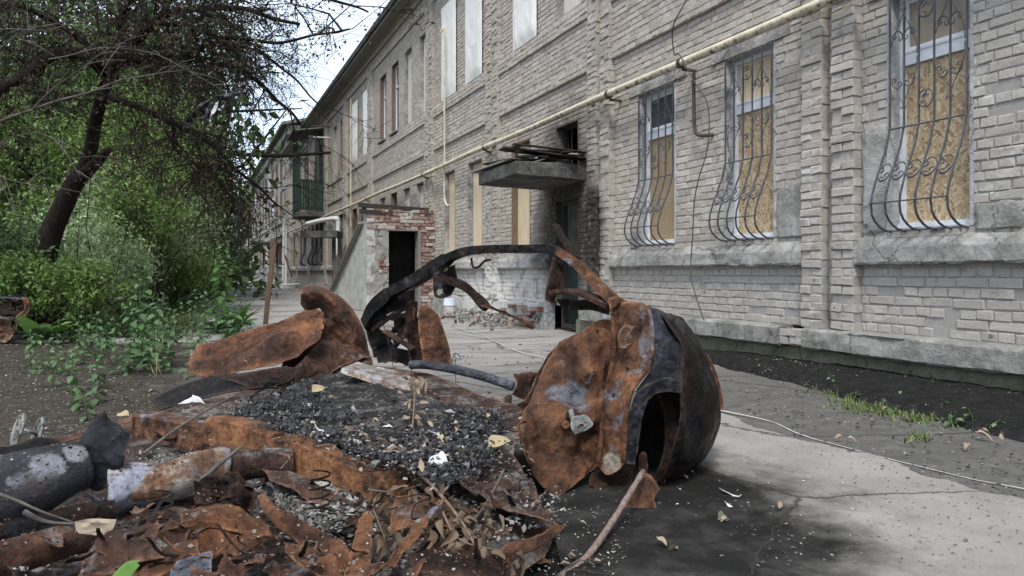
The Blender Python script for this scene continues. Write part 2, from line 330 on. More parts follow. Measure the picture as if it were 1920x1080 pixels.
def mk_slabmat():
    m = NT('pale_concrete', .93, .08); n = m.noise(2.2, 8, .65); c = m.ramp(n, [(.3, (.215,.203,.185)), (.7, (.32,.302,.276))])
    f3 = m.noise(55, 6, .75); c = m.mix(.4, c, m.ramp(f3, [(.3, .5), (.65, 1)]), 'MULTIPLY')
    c = m.mix(m.ramp(m.noise(30, 7, .8), [(.60, 0), (.67, .55)]), c, (.13,.12,.11))
    d = dist_to(m, (1.65, 3.0, 0), (1, .8, 1)); f = smooth(m, m.math('ADD', d, m.math('MULTIPLY', m.noise(2.2, 7, .65), .9)), 1.72, 1.2)
    c = m.mix(m.math('MULTIPLY', f, m.ramp(m.noise(3.3, 8, .75), [(.3, .84), (.55, .98)])), c, m.mix(m.noise(30, 6, .8), (.004,.004,.004), (.015,.0145,.014)))
    v = m.vor(.8, 'DISTANCE_TO_EDGE', vec=m.mix(.16, m.pos, m.noise(2.5, 8, .75, out='Color'))); cr = m.ramp(v, [(.002, 1), (.0075, 0)])
    c = m.mix(m.math('MULTIPLY', cr, .8), c, (.05,.045,.04)); m.col(c)
    m.bump(m.math('SUBTRACT', m.math('MULTIPLY', f3, .7), m.math('MULTIPLY', cr, 2)), .6, .012); return m.m
MAT['pale_concrete'] = mk_slabmat()
def concrete_slab():
    edge = [G(u, v) for u, v in ((1235,800),(1340,778),(1400,800),(1457,820),(1560,842),(1664,868),(1760,905),(1857,930),(1935,946))]
    edge = catmull([(p.x, p.y, 0) for p in edge], 12)
    out = []
    for i, p in enumerate(edge): out.append((p.x+.05*ns(p, 6)+.02*ns(p, 23), p.y+.05*ns(p, 7, 5), .004))
    low = [(4.1, 1.2), (4.2, -.6), (2.4, -1.2), (.9, -.8), (.9, 1.4), (1.2, 2.4), (1.6, 3.4), (2.2, 4.4)]
    out += [(x, y, .004) for x, y in low]
    bm = bmesh.new(); vs = [bm.verts.new(p) for p in out]; bm.faces.new(vs); bmesh.ops.triangulate(bm, faces=bm.faces[:])
    bmesh.ops.recalc_face_normals(bm, faces=bm.faces[:]);
    if sum(f.normal.z for f in bm.faces) < 0: bmesh.ops.reverse_faces(bm, faces=bm.faces[:])
    r = bmesh.ops.extrude_face_region(bm, geom=bm.faces[:]); nv = [e for e in r['geom'] if isinstance(e, bmesh.types.BMVert)]
    bmesh.ops.translate(bm, verts=nv, vec=(0, 0, .016)); bmesh.ops.recalc_face_normals(bm, faces=bm.faces[:])
    me = bpy.data.meshes.new('concrete_slab'); bm.to_mesh(me); bm.free(); me.materials.append(MAT['pale_concrete'])
    obj('concrete_slab', me, kind='structure')
concrete_slab()
def mk_bank():
    m = NT('black_soil_bank', .95, .06); n = m.noise(9, 8, .7); c = m.ramp(n, [(.3, (.010,.010,.010)), (.7, (.030,.029,.028))])
    c = m.mix(m.ramp(m.noise(40, 6, .8), [(.62, 0), (.69, .8)]), c, (.27,.25,.22)); m.col(c); m.bump(m.math('ADD', n, m.noise(50, 5)), .8, .025); return m.m
MAT['bank'] = mk_bank()
BANK = [(1.0,4.25),(2.0,4.45),(2.95,4.62),(3.9,4.82),(4.95,5.02),(5.9,5.24),(6.84,5.42),(8.2,5.48),(9.4,5.6)]
def bank():
    vs, fs = [], []; ys = [1+.07*i for i in range(121)]; n = 16
    for y in ys:
        k = max(i for i in range(len(BANK)-1) if BANK[i][0] <= y); t = (y-BANK[k][0])/(BANK[k+1][0]-BANK[k][0])
        xe = BANK[k][1]+(BANK[k+1][1]-BANK[k][1])*t + .06*ns((0, y, 0), 2.5)+.03*ns((0, y, 4), 9)
        fade = min(1, max(0, (9.4-y)/2.5))
        for i in range(n):
            s = (i/(n-1))**1.3; x = xe+(6.05-xe)*s
            z = -.05 + (.05+.05*fade)*min(1, s*9) + .09*s*fade + (.012*ns((x, y, 0), 7)+.008*ns((x, y, 0), 22))*min(1, s*6)
            vs.append((x, y, z))
    for j in range(len(ys)-1):
        for i in range(n-1): fs.append((j*n+i, j*n+i+1, (j+1)*n+i+1, (j+1)*n+i))
    obj('soil_bank', mesh_of('soil_bank', vs, fs, 'bank'), kind='structure')
bank()
# ================================================================== THE LONG BRICK BUILDING
CRS, Z0 = .0885, .47
def zc(z): return Z0 + round((z-Z0)/CRS)*CRS
B = thing('brick_building', 'long two-storey building of pale painted brick with boarded and barred windows', 'building', (XW, 4.0, 0))
Y0, Y1, ZT = 1.0, 54.0, zc(9.2)
PIL = [5.75, 10.45, 15.15, 19.95, 27.6, 32.7, 38.0, 44.0, 49.5, 53.6]
PINT = []
for c in PIL: PINT += [(c-.34, c-.07), (c+.07, c+.34)]
BAY = [(Y0, 5.41)] + [(PIL[i]+.34, PIL[i+1]-.34) for i in range(len(PIL)-1)]
WLO, WHI = zc(1.45), zc(3.64); ULO, UHI = zc(5.58), zc(7.86)
OPEN = []     # y0, y1, z0, z1, kind
for y0, y1, k in ((2.0,2.8,'osb3'),(4.28,5.09,'osb3'),(6.6,7.45,'osb2'),(8.5,9.4,'osb1'),(13.3,14.2,'ply'),(15.95,16.9,'ply'),(17.9,18.75,'ply'),
                  (20.7,21.5,'ply'),(22.2,23.0,'ply'),(23.8,24.6,'dark'),(25.4,26.2,'ply'),(28.6,29.5,'dark'),(30.4,31.3,'dark'),(33.6,34.5,'dark'),(35.6,36.5,'ply'),
                  (39.2,40.0,'barred'),(41.0,41.8,'barred'),(42.4,43.2,'barred'),(45.5,46.4,'barred'),(47.5,48.3,'dark'),(51,51.9,'dark')):
    OPEN.append((y0, y1, WLO, WHI, k))
OPEN.append((11.3, 12.15, zc(2.75), WHI, 'hole')); OPEN.append((11.3, 12.15, Z0, zc(2.33), 'door'))
for y0, y1, k in ((2.4,3.3,'ply'),(6.9,7.8,'ply'),(8.6,9.5,'plastic'),(11.2,12.1,'ply'),(13.05,13.95,'plastic'),(16.0,16.9,'plastic'),(17.85,18.8,'plastic'),
                  (20.2,21.15,'ply'),(22.0,22.9,'ply'),(23.6,24.5,'white'),(25.3,26.2,'white'),(28.0,28.9,'plastic'),(30.2,31.1,'plastic'),
                  (33.2,34.1,'brownv'),(35.1,36.0,'ply'),(39.5,40.5,'door_b'),(41.3,42.2,'white'),(45.5,46.4,'white'),(47.6,48.5,'ply'),(51,51.9,'ply')):
    OPEN.append((y0, y1, ULO, UHI, k))
BANDS = [(zc(4.38), zc(4.38)+2*CRS, .055), (zc(5.22), zc(5.22)+3*CRS, .07), (zc(8.45), zc(8.45)+2*CRS, .06), (ZT-4*CRS, ZT-2*CRS, .09), (ZT-2*CRS, ZT, .16)]
ZA = zc(4.38)
def off(y, z):
    for o in OPEN:
        if o[0] < y < o[1] and o[2] < z < o[3]: return None
    if z < BANDS[2][0]:
        for a, b in PINT:
            if a < y < b: return .10
    for a, b, d in BANDS:
        if a < z < b and (d > .08 or not any(c-.34 < y < c+.34 for c in PIL)): return d
    if z > ZA and not any(c-.34 < y < c+.34 for c in PIL) and z < BANDS[1][0]: return .03
    return 0.0
def build_wall():
    yb = sorted({Y0, Y1} | {v for o in OPEN for v in o[:2]} | {v for p in PINT for v in p}); nz = round((ZT-Z0)/CRS)
    zs = [Z0+i*CRS for i in range(nz+1)]
    cell = [[off((yb[i]+yb[i+1])/2, Z0+(k+.5)*CRS) for i in range(len(yb)-1)] for k in range(nz)]
    mb = MB(); HID = -.12
    def X(o): return XW-o
    for k in range(nz):
        for i in range(len(yb)-1):
            o = cell[k][i]
            if o is None: continue
            y0, y1, z0, z1 = yb[i], yb[i+1], zs[k], zs[k+1]; x = X(o)+.011
            mb.add([(x,y1,z0),(x,y0,z0),(x,y0,z1),(x,y1,z1)], [(0,1,2,3)])
            for di, dk, q in ((-1,0,((y0,z0),(y0,z1))),(1,0,((y1,z1),(y1,z0))),(0,-1,((y1,z0),(y0,z0))),(0,1,((y0,z1),(y1,z1)))):
                kk, ii = k+dk, i+di; o2 = cell[kk][ii] if 0 <= kk < nz and 0 <= ii < len(yb)-1 else HID
                if o2 is None: o2 = HID
                if o2 < o:
                    x2 = X(o2)+.013; (a, b), (c, d) = q
                    mb.add([(x,a,b),(x,c,d),(x2,c,d),(x2,a,b)], [(0,1,2,3)])
    wall = mb.build('wall', 'mortar', B)
    # the bricks, course by course: stretcher and header courses alternate
    rr = random.Random(3); items = []
    def occl(u, v): return 700 < u < 1350 and v > 480
    for k in range(nz):
        zm = Z0+(k+.5)*CRS; row = cell[k]; i = 0
        while i < len(row):
            if row[i] is None: i += 1; continue
            j = i
            while j+1 < len(row) and row[j+1] == row[i]: j += 1
            a, b, o = yb[i], yb[j+1], row[i]
            def nb(t):
                if not (0 <= t < len(row)): return o
                return row[t] if row[t] is not None else o
            a2 = a-.006 if nb(i-1) < o else a+.003; b2 = b+.006 if nb(j+1) < o else b-.003; i = j+1
            pil = any(abs((a+b)/2-(p+q)/2) < .02 and b-a < .3 for p, q in PINT)
            pitch = .29 if k % 2 else .145; ph = (.0725 if k % 2 else 0) + (.03 if (k//2) % 2 else 0)
            if pil: pitch = .29 if k % 2 else .16; ph = a if k % 2 else a-.02
            m0 = math.floor((a2-ph)/pitch)
            while ph+m0*pitch < b2:
                s0 = max(a2, ph+m0*pitch+.005+rr.uniform(-.004, .004)); s1 = min(b2, ph+(m0+1)*pitch-.005+rr.uniform(-.004, .004)); m0 += 1
                if s1-s0 < .025: continue
                zz = zm+rr.uniform(-.003, .003)
                if .98 < zz < 1.32 and not pil and 12.25 > s0 > 10.9: pass
                if 1.14 < zz < 1.3 and not any(p-.35 < (s0+s1)/2 < p+.35 for p in PIL) and not 10.8 < s0 < 12.4: continue
                items.append((s0, s1, zz, o, pil))
    def area(it):
        s0, s1, z, o, _ = it; u, v, d = uv_of((XW-o, (s0+s1)/2, z))
        if d < .5 or not (0 < u < 1915 and 5 < v < 1075) or occl(u, v): return 0
        ua, ub = uv_of((XW-o, s0, z))[0], uv_of((XW-o, s1, z))[0]; return abs(ua-ub)*FP*CRS/d
    order = sorted(range(len(items)), key=lambda q: -area(items[q])); single = set(order[:300])
    def brick_v(L, H, D, r, rough, ch=.008):
        j = lambda a: r.uniform(-a, a); y, z = L/2, H/2
        fr = [(j(rough*.7), sy*(y-ch)+j(rough), sz*(z-ch)+j(rough)) for sy, sz in ((1,-1),(-1,-1),(-1,1),(1,1))]
        ou = [(ch+j(.002), sy*y+j(rough), sz*z+j(rough*.7)) for sy, sz in ((1,-1),(-1,-1),(-1,1),(1,1))]
        bk = [(D, sy*y, sz*z) for sy, sz in ((1,-1),(-1,-1),(-1,1),(1,1))]
        vs = fr+ou+bk; fs = [(0,1,2,3)]
        for q in range(4):
            n = (q+1) % 4; fs += [(4+q, 4+n, n, q), (8+q, 8+n, 4+n, 4+q)]
        return vs, fs
    shapes = {}
    for ln in ('s', 'h'):
        for q in range(14):
            L = .279 if ln == 's' else .134; vs, fs = brick_v(L, .079, .13, rr, .0065)
            t = min(1, max(0, rr.gauss(.5, .27))); shapes[ln, q] = mesh_of('brick', vs, fs, 'brick', None, [t]*12)
    base = root_loc(wall); mb = MB()
    for q, (s0, s1, z, o, pil) in enumerate(items):
        L = s1-s0; y = (s0+s1)/2; x = XW-o+rr.uniform(-.004, .003)-(rr.uniform(-.012, .018) if pil else 0)+(rr.uniform(.008, .03) if rr.random() < .035 else 0)
        if q in single:
            ln = 's' if L > .2 else 'h'
            b = bpy.data.objects.new('brick', shapes[ln, rr.randrange(14)]); COL.objects.link(b); b.parent = wall
            b.location = Vector((x, y, z))-base; b.scale = (1, L/(.279 if ln == 's' else .134), 1)
        else:
            t = min(1, max(0, rr.gauss(.5, .27)))
            if y < 22:
                vs, fs = brick_v(L, .079, .13, rr, .011 if pil else .0065)
                if pil: vs = [(vx, vy*rr.uniform(.97, 1.05), vz) for vx, vy, vz in vs]
                mb.add([(x+vx, y+vy, z+vz) for vx, vy, vz in vs], fs, 0, t)
            else:
                x0 = x; mb.add([(x0,s1,z-.038),(x0,s0,z-.038),(x0,s0,z+.038),(x0,s1,z+.038),(x0+.1,s1,z-.038),(x0+.1,s0,z-.038),(x0+.1,s0,z+.038),(x0+.1,s1,z+.038)],
                               [(0,1,2,3),(0,3,7,4),(1,5,6,2),(2,6,7,3),(0,4,5,1)], 0, t)
    ob = mb.build('brickwork', 'brick', wall); ob['kind'] = 'stuff'
    return wall
WALL = build_wall()
def profile_run(name, prof, y0, y1, mat, parent, step=.05, amp=.008, chip=.02, seed=0, smooth=False):
    n = max(2, int((y1-y0)/step)); k = len(prof); vs = []; fs = []
    for i in range(n+1):
        y = y0+(y1-y0)*i/n
        for j, (x, z) in enumerate(prof):
            p = (x*3, y, z*3); e = 1 if 0 < j < k-1 else 0
            big = max(0, ns((y, j*.3, seed), 1.7)-.25)*chip*4*e
            vs.append((x+e*(amp*ns(p, 9, seed)+amp*.7*ns(p, 28, seed))+big, y, z+e*(amp*ns(p, 8, seed+9)+amp*.6*ns(p, 25, seed))+(big*.5 if z < prof[1][1]-.05 else -big*.4)))
    for i in range(n):
        for j in range(k-1): fs.append((i*k+j, (i+1)*k+j, (i+1)*k+j+1, i*k+j+1))
    fs += [tuple(range(k)), tuple(range((n+1)*k-1, n*k-1, -1))]
    return obj(name, mesh_of(name, vs, fs, mat, smooth=smooth), parent)
LEDGE = [(6.05,1.40),(5.965,1.375),(5.915,1.31),(5.895,1.285),(5.89,1.27),(5.888,1.2),(5.888,1.145),(5.9,1.125),(6.05,1.118)]
for i, (a, b) in enumerate([(1.0, 5.405), (6.095, 10.1), (12.35, 14.8), (15.5, 19.6), (20.3, 27.25), (27.95, 32.35), (33.05, 37.65), (38.35, 43.65), (44.35, 49.1), (49.85, 53.2)]):
    profile_run('sill_ledge', LEDGE, a, b, 'ledge', B, .05 if b < 20 else .3, .009, .018, i)
PLI = [(6.1,.478),(5.83,.468),(5.80,.455),(5.79,.44),(5.788,.35),(5.792,.27),(5.82,.25),(6.1,.248)]
for i, (a, b) in enumerate([(1.0, 5.98), (6.33, 10.9)]): profile_run('plinth', PLI, a, b, 'plinth', B, .045, .008, .02, 20+i)
profile_run('plinth', [(6.1,.478),(5.95,.46),(5.93,.44),(5.9,.2),(5.88,-.08),(6.1,-.08)], 12.4, 54, 'ledge', B, .12, .02, .03, 31)
profile_run('foundation', [(6.1,.249),(5.9,.247),(5.9,.1),(5.9,-.08),(6.1,-.08)], 1.0, 11.2, 'foundation', B, .08, .01, .02, 41)
mb = MB(); rr = random.Random(5)                 # broken gap of the plinth: loose bricks inside
pk = obj('plinth_core', MB().box((5.87, 5.9, .24), (6.1, 6.4, .46)).build('x', 'mortar').data, B); bpy.data.objects.remove(bpy.data.objects['x'])
for k, (y, z) in enumerate(((6.03,.41),(6.16,.415),(6.28,.40),(6.0,.325),(6.13,.325),(6.27,.32))):
    b = MB().box((5.81+rr.uniform(-.02,.02), y-.058, z-.037), (5.9, y+.058, z+.037), 0, rr.random(), .006).build('brick', 'brick', pk)
# roof, eaves and chimneys
rv = MB(); rv.add([(5.42,1,9.22),(5.42,54.3,9.22),(11.5,54.3,11.4),(11.5,1,11.4),(5.42,1,9.16),(5.42,54.3,9.16),(11.5,54.3,11.34),(11.5,1,11.34)], [(3,2,1,0),(4,5,6,7),(0,1,5,4),(1,2,6,5),(2,3,7,6),(3,0,4,7)])
ROOF = rv.build('roof', 'roof', B)
mb = MB()
for i in range(int(53/.16)): mb.tube([(5.38, 1.1+.16*i, 9.225), (5.9, 1.1+.16*i, 9.41)], .05, 6, flat=.6)
w = mb.build('roof_sheet_wave', 'roof', ROOF); w['kind'] = 'stuff'
MB().box((5.5,1,9.06), (6.1,54,9.12)).build('soffit', 'grey_wood', B); MB().box((6.2,1.0,ZT-.3), (6.6,54,ZT)).build('wall_head', 'mortar', B)
MB().box((6.32,53.9,0), (12,54,9.1)).build('end_wall', 'pinkish_wall', B); MB().box((6.05,53.88,0), (6.3,54.0,9.1)).build('end_quoin', 'ledge', B)
for y, h, x in ((33.5, 11.1, 7.2), (50, 11.6, 7.4)):
    MB().box((x,y-.5,9.5), (x+.8,y+.5,h)).box((x-.06,y-.56,h), (x+.86,y+.56,h+.15)).build('chimney', 'chimney', ROOF)
# rooms behind the facade: a dark back so that holes read as holes
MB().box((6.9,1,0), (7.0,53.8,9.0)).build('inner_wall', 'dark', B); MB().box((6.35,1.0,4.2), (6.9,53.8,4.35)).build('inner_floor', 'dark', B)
MAT['teal_door'] = mk_plain('teal_door_paint', (.005,.010,.010), (.009,.022,.021), 6, .6)
MAT['charred_door'] = mk_plain('charred_door', (.025,.025,.024), (.075,.075,.072), 4, .8)
MAT['charred_wood'] = mk_plain('charred_wood', (.012,.011,.01), (.055,.05,.045), 9, .85, stretch=(5, .8, 5))
def arc(c, r, a0, a1, ax, n=10): return [Vector(c)+Vector((0, r*math.cos(a0+(a1-a0)*i/n), r*math.sin(a0+(a1-a0)*i/n)))*1 for i in range(n+1)]
def bulge(z):
    pts = [(1.42,.0),(1.445,.10),(1.50,.185),(1.58,.235),(1.68,.25),(1.80,.225),(2.0,.14),(2.2,.055),(2.4,.005),(9,0)]
    for (a, p), (b, q) in zip(pts, pts[1:]):
        if a <= z <= b: return p+(q-p)*(z-a)/(b-a)
    return 0
def grille(y0, y1, z1, detail):
    g = None; n = 6; X0 = 5.985; ys = [y0+.025+(y1-y0-.05)*i/(n-1) for i in range(n)]
    g = MB().tube([(X0-bulge(2.38), ys[0]-.01, 2.38), (X0-bulge(2.38), ys[-1]+.01, 2.38)], .0085, 5).build('window_grille', 'grille', B)
    r = .011 if detail else .02
    for y in ys:
        zz = [1.42,1.44,1.47,1.52,1.58,1.66,1.75,1.88,2.02,2.2,2.4,2.8,z1-.01]
        MB().tube([(X0-bulge(z)+(.05 if z == 1.42 else 0), y, z) for z in zz], r, 5).build('bar', 'grille', g)
    for z in (1.68, 1.43):
        MB().tube([(X0-bulge(z)-.009, ys[0]-.012, z), (X0-bulge(z)-.009, ys[-1]+.012, z)], .0075, 5).build('rail', 'grille', g)
    if not detail: return
    gap = ys[1]-ys[0]
    def flat(pts, rad=.006, nm='scroll'): MB().tube([(X0-bulge(p[1])-.008, p[0], p[1]) for p in pts], rad, 4, caps=False).build(nm, 'grille', g)
    def cscroll(cy, cz, r, a0, sweep, curl=.3):
        a = [a0+sweep*i/14 for i in range(15)]; pts = [(cy+r*math.cos(t), cz+r*1.15*math.sin(t)) for t in a]
        for end in (0, -1):
            t0 = a[end]; sg = -1 if end == 0 else 1; sg *= (1 if sweep > 0 else -1)
            ex = [(pts[end][0]-r*curl*math.cos(t0)+r*curl*math.cos(t0+sg*q), pts[end][1]-r*curl*math.sin(t0)+r*curl*math.sin(t0+sg*q)) for q in (.8,1.6,2.4,3.2,4.0)]
            pts = (ex[::-1]+pts) if end == 0 else (pts+ex)
        flat(pts)
    for i in range(5):
        cy = (ys[i]+ys[i+1])/2
        cscroll(cy, 1.96, gap*.47, .5, 4.6); cscroll(cy, 1.96, gap*.42, 3.7, 3.2, .35)
    # two lozenges of straight rods with hooks, heart scrolls between them
    for c in (1, 4):
        yc = ys[c]
        for s in (-1, 1):
            for zt, sg in ((3.42, 1), (2.60, -1)):
                flat([(yc+s*.03, zt+sg*.03), (yc+s*.022, zt+sg*.05), (yc+s*.006, zt+sg*.045), (yc+s*.004, zt), (yc+s*gap*.55, zt-sg*.16), (yc+s*gap*.9, zt-sg*.28), (yc+s*gap*.93, zt-sg*.40)], .005, 'lozenge_rod')
                cscroll(yc+s*gap*.42, zt-sg*.21, gap*.36, (.4 if s > 0 else 2.7), 2.9*(1 if s > 0 else -1)*sg, .35)
    cm = (ys[2]+ys[3])/2
    for zc2 in (3.40, 2.60): cscroll(cm, zc2, gap*.46, math.pi*.65, math.pi*1.75, .35); cscroll(cm, zc2, gap*.46, -math.pi*.35, math.pi*.6, .35)
MAT['chipboard'] = mk_plain('chipboard', (.28,.20,.125), (.38,.29,.185), 28, .8, .2)
def frame_boxes(mb, y0, y1, z0, z1, x0, x1, w):
    mb.box((x0,y0,z0),(x1,y0+w,z1)); mb.box((x0,y1-w,z0),(x1,y1,z1)); mb.box((x0+.002,y0+w,z0),(x1-.002,y1-w,z0+w)); mb.box((x0+.002,y0+w,z1-w),(x1-.002,y1-w,z1))
def window(y0, y1, z0, z1, kind):
    rv = MB(); t = .012; xo = 5.996; xi = 6.26      # plastered reveals
    rm = 'brown_wood' if kind in ('brownv',) or (kind == 'ply' and z0 < 3 and y0 < 15) else ('reveal' if y0 > 1.5 and z0 < 3 and y0 < 10 else ('brown_wood' if kind in ('white','dark') else 'ledge'))
    if kind == 'hole': rm = 'slab'
    rv.box((xo,y0-.02,z0),(xi,y0+t,z1)); rv.box((xo,y1-t,z0),(xi,y1+.02,z1)); rv.box((xo,y0+t,z1-t),(xi,y1-t,z1+.02)); rv.box((xo+.004,y0+t,z0-.02),(xi,y1-t,z0+t))
    rv.build('window_reveal', rm, B)
    a, b, c, d = y0+t, y1-t, z0+t, z1-t
    if kind.startswith('osb'):
        mb = MB(); xf, xb = 6.125, 6.20; frame_boxes(mb, a, b, c, d, xf, xb, .055); mb.box((xf-.012,a+.055,2.98),(xb-.01,b-.055,3.09)); mb.box((xf-.02,a+.055,3.09),(xb-.02,b-.055,3.115))
        mb.box((xf-.03,a+.002,c-.004),(xf-.002,b-.002,c+.05))
        f = mb.build('window', 'white_paint', B)
        MB().box((6.150,a+.056,c+.056),(6.168,b-.056,2.979)).build('board', 'osb' if kind != 'osb1' else 'chipboard', f)
        MB().box((6.160,a+.056,3.118),(6.172,b-.056,d-.056)).build('pane', {'1':'glass_dark','2':'plywood','3':'glass_dusty'}[kind[-1]], f)
        if kind != 'osb2':
            mb = MB(); frame_boxes(mb, a+.056, b-.056, 3.118, d-.056, 6.14, 6.16, .03); mb.build('sash', 'white_paint', f)
        grille(y0, y1, z1, True)
    elif kind in ('ply', 'brownv'):
        mb = MB(); frame_boxes(mb, a, b, c, d, 6.14, 6.2, .05); f = mb.build('window', 'brown_wood', B)
        MB().box((6.12,a+.03,c+.02),(6.138,b-.012,d-.03)).build('board', 'plywood' if z0 < 3 and y0 < 20 else 'plywood_pale', f)
    elif kind == 'plastic':
        gy, gz_ = 15, 26; vs = []
        for k in range(gz_+1):
            for i in range(gy+1):
                y = y0-.13+(y1-y0+.26)*i/gy; z = z0-.05+(z1-z0+.15)*k/gz_; e = min(i, gy-i, k, gz_-k); e = min(1, e/2)
                dg = ns((y+z*.5, z*.35, y0), 2.2)*.03+ns((y-z*.8, z*.5, y0+4), 4)*.015
                vs.append((5.965-.03*e+dg*e, y+.012*ns((z*3, y, 0), 2), z))
        fs = [(k*(gy+1)+i+1, k*(gy+1)+i, (k+1)*(gy+1)+i, (k+1)*(gy+1)+i+1) for k in range(gz_) for i in range(gy)]
        obj('plastic_sheet', mesh_of('plastic_sheet', vs, fs, 'plastic', smooth=True), B)
    elif kind in ('white', 'dark', 'barred', 'door_b'):
        mb = MB(); frame_boxes(mb, a, b, c, d, 6.13, 6.2, .06); mb.box((6.128,a+.06,c+(d-c)*.68),(6.19,b-.06,c+(d-c)*.68+.06)); mb.box((6.132,(a+b)/2-.03,c+.06),(6.19,(a+b)/2+.03,c+(d-c)*.68))
        f = mb.build('window', 'white_paint' if kind in ('white','barred') else 'brown_wood', B)
        MB().box((6.16,a+.062,c+.062),(6.17,b-.062,d-.062)).build('pane', 'glass_dark', f)
        if kind == 'barred': grille(y0, y1, z1, False)
        if kind == 'white': MB().box((5.88,y0-.06,z0-.03),(6.1,y1+.06,z0+.015)).build('sill', 'grey_wood', f)
    elif kind == 'hole':
        mb = MB(); frame_boxes(mb, a, b, c, d, 6.14, 6.2, .05); mb.box((6.145, a+.5, c+.05), (6.16, a+.53, d-.05)); mb.build('window', 'charred_wood', B)
    elif kind == 'door':
        mb = MB(); frame_boxes(mb, a, b, .05, d, 6.10, 6.2, .07); f = mb.build('door', 'charred_wood', B)
        MB().box((6.15,a+.071,1.15),(6.18,b-.16,d-.071)).build('door_leaf', 'charred_door', f); MB().box((6.15,a+.071,.12),(6.182,b-.16,1.149)).build('door_leaf', 'teal_door', f)
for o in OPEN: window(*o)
# lintel strips above the ground-floor windows of the near bays
for y0, y1 in ((6.35, 7.7), (4.1, 5.3), (8.25, 9.65)): profile_run('lintel', [(6.05,3.80),(5.985,3.795),(5.98,3.66),(6.05,3.655)], y0, y1, 'ledge', B, .06, .006, .01, 61)
# grey plaster patches beside the barred windows (smeared over the bricks)
def plaster_patch(y0, y1, z0, z1, seed):
    vs, fs = [], []; ny, nz = 14, 26
    for k in range(nz+1):
        for i in range(ny+1):
            y = y0+(y1-y0)*i/ny; z = z0+(z1-z0)*k/nz
            e = min(i, ny-i, k, nz-k); vs.append((5.978+(.025 if e == 0 else .006*ns((y, z, seed), 5)), y+(.05*ns((z*4, 0, seed), 1.3) if i in (0, ny) else 0), z+(.05*ns((y*5, 1, seed), 1.3) if k in (0, nz) else 0)))
    fs = [(k*(ny+1)+i+1, k*(ny+1)+i, (k+1)*(ny+1)+i, (k+1)*(ny+1)+i+1) for k in range(nz) for i in range(ny)]
    obj('plaster_patch', mesh_of('plaster_patch', vs, fs, 'ledge', smooth=True), B)
plaster_patch(5.11, 5.39, 1.4, 2.45, 1); plaster_patch(6.12, 6.56, 1.41, 1.98, 2); plaster_patch(3.85, 4.25, 1.4, 1.62, 3); plaster_patch(9.42, 9.62, 1.4, 1.66, 4); plaster_patch(5.7, 5.8, .55, 2.0, 5)
# concrete canopy above the burnt door with loose charred planks on it
cs = thing('x', 'x', 'x'); bpy.data.objects.remove(cs)
bm = bmesh.new(); bmesh.ops.create_cube(bm, size=1)
for v in bm.verts: v.co = Vector((5.36+v.co.x*1.3, 11.86+v.co.y*1.7, 2.73+v.co.z*.22+(.10 if v.co.x > 0 and v.co.z < 0 else 0)*-.4))
bmesh.ops.bevel(bm, geom=bm.edges[:], offset=.012, segments=1, affect='EDGES'); bmesh.ops.subdivide_edges(bm, edges=bm.edges[:], cuts=5, use_grid_fill=True)
for v in bm.verts: v.co += Vector((ns(v.co, 6), ns(v.co, 6, 3), ns(v.co, 6, 7)))*.012
me = bpy.data.meshes.new('canopy'); bm.to_mesh(me); bm.free(); me.materials.append(MAT['slab']); CAN = obj('canopy', me, B)
rr = random.Random(11)
for k, (cx, cy, cz, lx, ly, rz, rx) in enumerate(((5.0,12.0,2.93,.16,1.95,.03,.02),(5.25,11.9,2.97,.17,1.8,-.05,.04),(5.55,11.75,2.98,.15,1.7,.06,-.05),(5.75,11.6,3.0,.14,1.5,-.1,.03),
                                           (4.95,11.95,2.98,.2,1.9,.0,.06),(5.35,11.3,3.03,.13,1.35,1.35,.05),(5.45,11.15,3.05,.15,1.3,1.5,-.04),(5.3,11.05,3.09,.12,1.25,1.62,.03),(5.5,11.2,2.93,.07,.7,1.1,.25),(4.85,12.1,2.90,.34,1.9,.02,.0),(5.3,11.15,3.0,.30,1.5,1.45,.08))):
    ax = Vector((math.cos(rz), math.sin(rz), 0))*lx/2; ay = Vector((-math.sin(rz)*math.cos(rx), math.cos(rz)*math.cos(rx), math.sin(rx)))*ly/2; az = ax.cross(ay).normalized()*.013
    MB().obox((cx, cy, cz), ax, ay, az, jit=.012).build('plank', 'charred_wood' if k % 3 else 'grey_wood', CAN)
# balcony: green metal sheet, posts, roof
BY0, BY1, BX = 38.6, 41.2, 4.75
bal = MB().box((BX-.05, BY0-.05, 3.85), (5.99, BY1+.05, 4.1)).box((BX+.3, BY0+.2, 3.55), (5.99, BY0+.4, 3.84)).build('balcony', 'slab', B)
mb = MB()
for i in range(9):
    x = BX+(5.95-BX)*i/9; MB().box((x, BY0, 4.15), (x+.118, BY0+.02, 5.72)).build('panel', 'green_metal', bal)
for i in range(16):
    y = BY0+.03+(BY1-BY0-.06)*i/16; MB().box((BX, y, 4.15), (BX+.02, y+.14, 5.72)).build('panel', 'green_metal', bal)
for z in (4.3, 5.6, 7.0, 7.9): MB().box((BX-.03, BY0-.03, z), (5.95, BY0-.002, z+.05)).build('rail', 'green_metal', bal); MB().box((BX-.03, BY0-.03, z+.001), (BX-.002, BY1, z+.049)).build('rail', 'green_metal', bal)
for x, y in ((BX, BY0), (BX+.4, BY0), (BX+.8, BY0), (5.9, BY0), (BX, BY0+.65), (BX, BY0+1.3), (BX, BY0+1.95), (BX, BY1)): MB().box((x-.035, y-.034, 4.1), (x+.035, y+.034, 8.05)).build('post', 'green_metal', bal)
